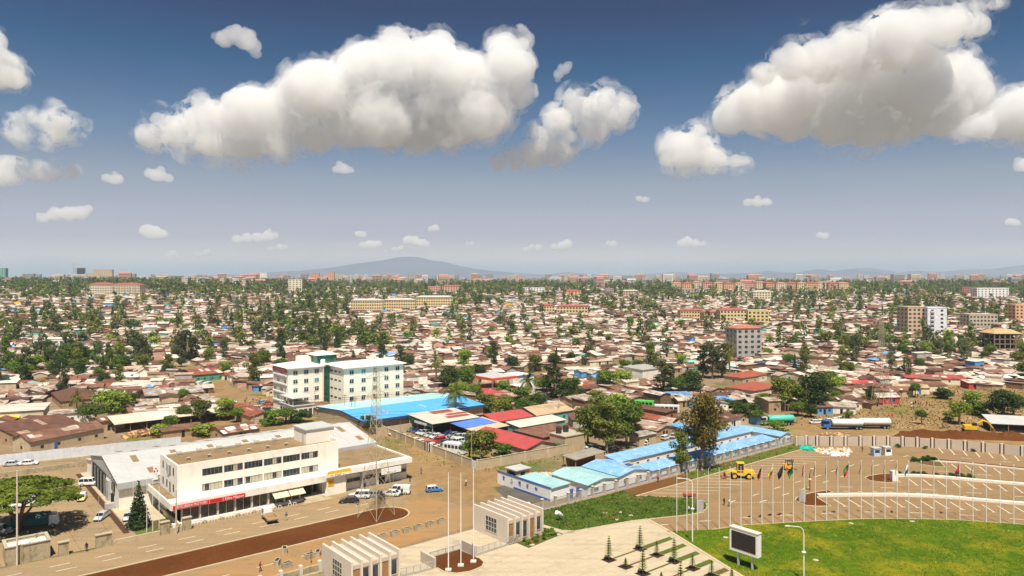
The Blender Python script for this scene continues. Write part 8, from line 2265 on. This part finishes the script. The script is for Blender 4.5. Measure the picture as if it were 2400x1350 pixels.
for i, p in enumerate(SHACKS):
    w, d, ze, rise, rd, rf, wl, ang = shack_spec(p)
    z = T(*p)
    c, s = math.cos(ang), math.sin(ang)
    if p in near_set:
        ox, oy = p[0]-(w/2*c-d/2*s), p[1]-(w/2*s+d/2*c)
        side = {'x':'gable','y':'cross gable','mono':'single pitch'}[rd]
        house('%s %s roof shack with %s walls' % (rf[2], side, wl[2]), w, d, ze, rise, rd, rf[0], wl[0], (ox,oy,z), ang, 'shacks packed close behind the street', patches=rs.choice((0,1,2,3)), patch=rs.choice(('pale','zinc','rust','brown')), seed=i, nwin=1)
        continue
    def W(lx, ly, lz): return (p[0]+lx*c-ly*s, p[1]+lx*s+ly*c, z+lz)
    o = .35; a, b_ = w/2, d/2; jit = tuple(rs.uniform(.88,1.1) for _ in range(2))
    V_ = [W(-a,-b_,-2),W(a,-b_,-2),W(a,b_,-2),W(-a,b_,-2),W(-a,-b_,ze),W(a,-b_,ze),W(a,b_,ze),W(-a,b_,ze)]
    F_ = [(0,1,5,4),(1,2,6,5),(2,3,7,6),(3,0,4,7)]; C_ = [wl[0]]*4
    cr = tuple(q*jit[0] for q in rf[0]); cr2 = tuple(q*jit[1] for q in rf[0])
    if rs.random() < .25: cr2 = pick(rs, ROOFS)[0]
    if rd == 'mono':
        V_ += [W(-a-o,-b_-o,ze),W(a+o,-b_-o,ze),W(a+o,b_+o,ze+rise*.7),W(-a-o,b_+o,ze+rise*.7)]; F_ += [(8,9,10,11)]; C_ += [cr]
    else:
        if rd == 'y': 
            V_ += [W(-a-o,-b_-o,ze-.1),W(0,-b_-o,ze+rise),W(0,b_+o,ze+rise),W(-a-o,b_+o,ze-.1),W(a+o,-b_-o,ze-.1),W(a+o,b_+o,ze-.1)]; F_ += [(8,9,10,11),(9,12,13,10)]
        else:
            V_ += [W(-a-o,-b_-o,ze-.1),W(a+o,-b_-o,ze-.1),W(a+o,0,ze+rise),W(-a-o,0,ze+rise),W(a+o,b_+o,ze-.1),W(-a-o,b_+o,ze-.1)]; F_ += [(8,9,10,11),(11,10,12,13)]
        C_ += [cr, cr2]
        if rd == 'y': V_ += [W(0,-b_,ze+rise-.05),W(0,b_,ze+rise-.05)]; F_ += [(4,5,14),(6,7,15)]
        else: V_ += [W(a,0,ze+rise-.05),W(-a,0,ze+rise-.05)]; F_ += [(5,6,14),(7,4,15)]
        C_ += [wl[0]]*2
    if rs.random() < .3 and rd != 'y':                              # a loose pale or rusty sheet
        q0 = rs.uniform(-.8,.4)*a; q1 = q0 + rs.uniform(.2,.5)*a; n0 = len(V_)
        zz = lambda t: (ze-.1+(rise+.1)*t if rd == 'x' else ze+rise*.7*t*.5)+.06
        V_ += [W(q0,-b_,zz(.06)),W(q1,-b_,zz(.06)),W(q1,-.1*b_,zz(.92)),W(q0,-.1*b_,zz(.92))]; F_ += [(n0,n0+1,n0+2,n0+3)]; C_ += [pick(rs, ROOFS)[0]]
    if p[1] < 900:                                                  # dark doorway
        n0 = len(V_); q0 = rs.uniform(-.8,.6)*a
        V_ += [W(q0,-b_-.03,0),W(q0+1.0,-b_-.03,0),W(q0+1.0,-b_-.03,1.95),W(q0,-b_-.03,1.95)]; F_ += [(n0,n0+1,n0+2,n0+3)]; C_ += [(.02,.018,.015)]
    for f in F_: FB.append(tuple(nv+q for q in f))
    VB += V_; CB += C_; nv += len(V_)
def face_col_mesh(name, V_, F_, C_, m):
    me = bpy.data.meshes.new(name); me.from_pydata(V_, [], F_)
    at = me.attributes.new('col', 'FLOAT_COLOR', 'FACE')
    arr = np.ones((len(F_),4), np.float32); arr[:,:3] = np.array(C_, np.float32)
    at.data.foreach_set('color', arr.ravel())
    me.materials.append(m); me.update()
    return me
M_TOWN = attr_mat('town_roofs_and_walls', .8, .3, .5)
o = link('crowded_shacks', face_col_mesh('crowded_shacks', VB, FB, CB, M_TOWN)); tag(o, 'mass of low rusty and pale sheet roofed shacks across the town', 'shacks'); o['kind'] = 'stuff'

# ---- trees among the shacks: the nearest as individuals, the rest as one wooded mass
rt = random.Random(31)
KIN = ['round_a','round_b','round_c','round_d','euca_a','euca_b','euca_c','euca_d','conifer_b','cypress','round_e','bush_a']
KW = [14,12,7,10,10,14,12,9,4,4,4,6]
WOODS.sort(key=lambda q: q[1])
vis = [q for q in WOODS if abs(q[0]/q[1]) < .71]
take = set(vis[:max(0, 290-NTREE)])
far = []
for q in WOODS:
    k = rt.choices(KIN, KW)[0]; h0, w0 = TREE_MESH[k][2], TREE_MESH[k][3]; s = rt.uniform(.65,1.2)
    if q in take:
        tree(k, (q[0],q[1]), h0*s, w0*s, '%s %s growing among the packed roofs' % (NICE[k], 'bush' if k == 'bush_a' else '' if 'eucalyptus' in NICE[k] or 'conifer' in NICE[k] or 'cypress' in NICE[k] else 'tree'), 'trees among the packed roofs')
    else: far.append((q[0], q[1], k, s))
yy = 1950.0
while yy < 6500:                                                     # far belt of woods and gardens
    st = 22 + (yy-1950)*.012; xx = -.76*yy
    while xx < .76*yy:
        if rt.random() < .34: far.append((xx+rt.uniform(-.5,.5)*st, yy+rt.uniform(-.5,.5)*st, rt.choice(('round_a','round_d','euca_b','euca_a','round_b')), rt.uniform(.45,.85)))
        xx += st
    yy += st*1.6
LCOL = {'olive':(.15,.165,.030),'green':(.11,.18,.022),'bright':(.20,.25,.034),'dark':(.065,.10,.020),'grey':(.14,.155,.055),'conifer':(.045,.075,.026),'acacia':(.18,.205,.028)}
def lod(k, n, size):
    s = SPEC[k]; r = random.Random(hash(k) % 1000 if False else sum(map(ord, k)))
    return leaves(r, s['blobs'], n, size)
groups = [[], []]
for q in far: groups[0 if q[1] < 900 else 1].append(q)
for gi, (lst, n, sz) in enumerate(((groups[0], 210, 1.0), (groups[1], 50, 1.9))):
    if not lst: continue
    bank = {k: lod(k, n, sz) for k in set(q[2] for q in lst)}
    Vs = np.empty((len(lst)*n,4,3), np.float32); Cs = np.empty((len(lst)*n,3), np.float32)
    rsn = np.random.RandomState(4+gi)
    for i, (x, yv, k, s) in enumerate(lst):
        a = rsn.uniform(0,6.28); c, sn = math.cos(a), math.sin(a)
        V0 = bank[k]; X = V0[:,:,0]*c - V0[:,:,1]*sn; Y_ = V0[:,:,0]*sn + V0[:,:,1]*c
        Vs[i*n:(i+1)*n] = np.stack([X*s+x, Y_*s+yv, V0[:,:,2]*s+T(x,yv)-.3], -1)
        base = np.array(LCOL[SPEC[k]['m']])*rsn.uniform(.75,1.35)
        Cs[i*n:(i+1)*n] = base*rsn.uniform(.8,1.2,(n,1))
    me = quads_mesh('distant_trees', Vs, leaf_mat('distant_leaves_%d' % gi, (.05,.08,.02), (.1,.13,.04), .2, True))
    at = me.attributes.new('col', 'FLOAT_COLOR', 'FACE'); arr = np.ones((len(Cs),4), np.float32); arr[:,:3] = Cs
    at.data.foreach_set('color', arr.ravel())
    o = link('distant_trees', me); tag(o, ('mass of trees between the middle distance roofs', 'far belt of trees and gardens below the skyline')[gi], 'trees'); o['kind'] = 'stuff'
print('SHACKS', len(SHACKS), 'WOODS', len(WOODS), 'FAR', len(far), 'NTREE', NTREE)
# ---------------------------------------------------------------- the air over the town
def haze():
    m = bpy.data.materials.new('haze_air'); m.use_nodes = True
    nt = m.node_tree; nt.nodes.clear()
    out = nt.nodes.new('ShaderNodeOutputMaterial'); pv = nt.nodes.new('ShaderNodeVolumePrincipled')
    pv.inputs['Color'].default_value = (0.62, 0.785, 1.0, 1)
    pv.inputs['Density'].default_value = 8.0e-5
    pv.inputs['Anisotropy'].default_value = 0.1
    nt.links.new(pv.outputs[0], out.inputs['Volume'])
    mb = MB(); mb.box(-62000, -2500, -6, 62000, 62000, 500)
    o = mb.build('haze', m); o['kind'] = 'stuff'; o['label'] = 'pale blue haze over the far town and hills'; o['category'] = 'haze'
haze()
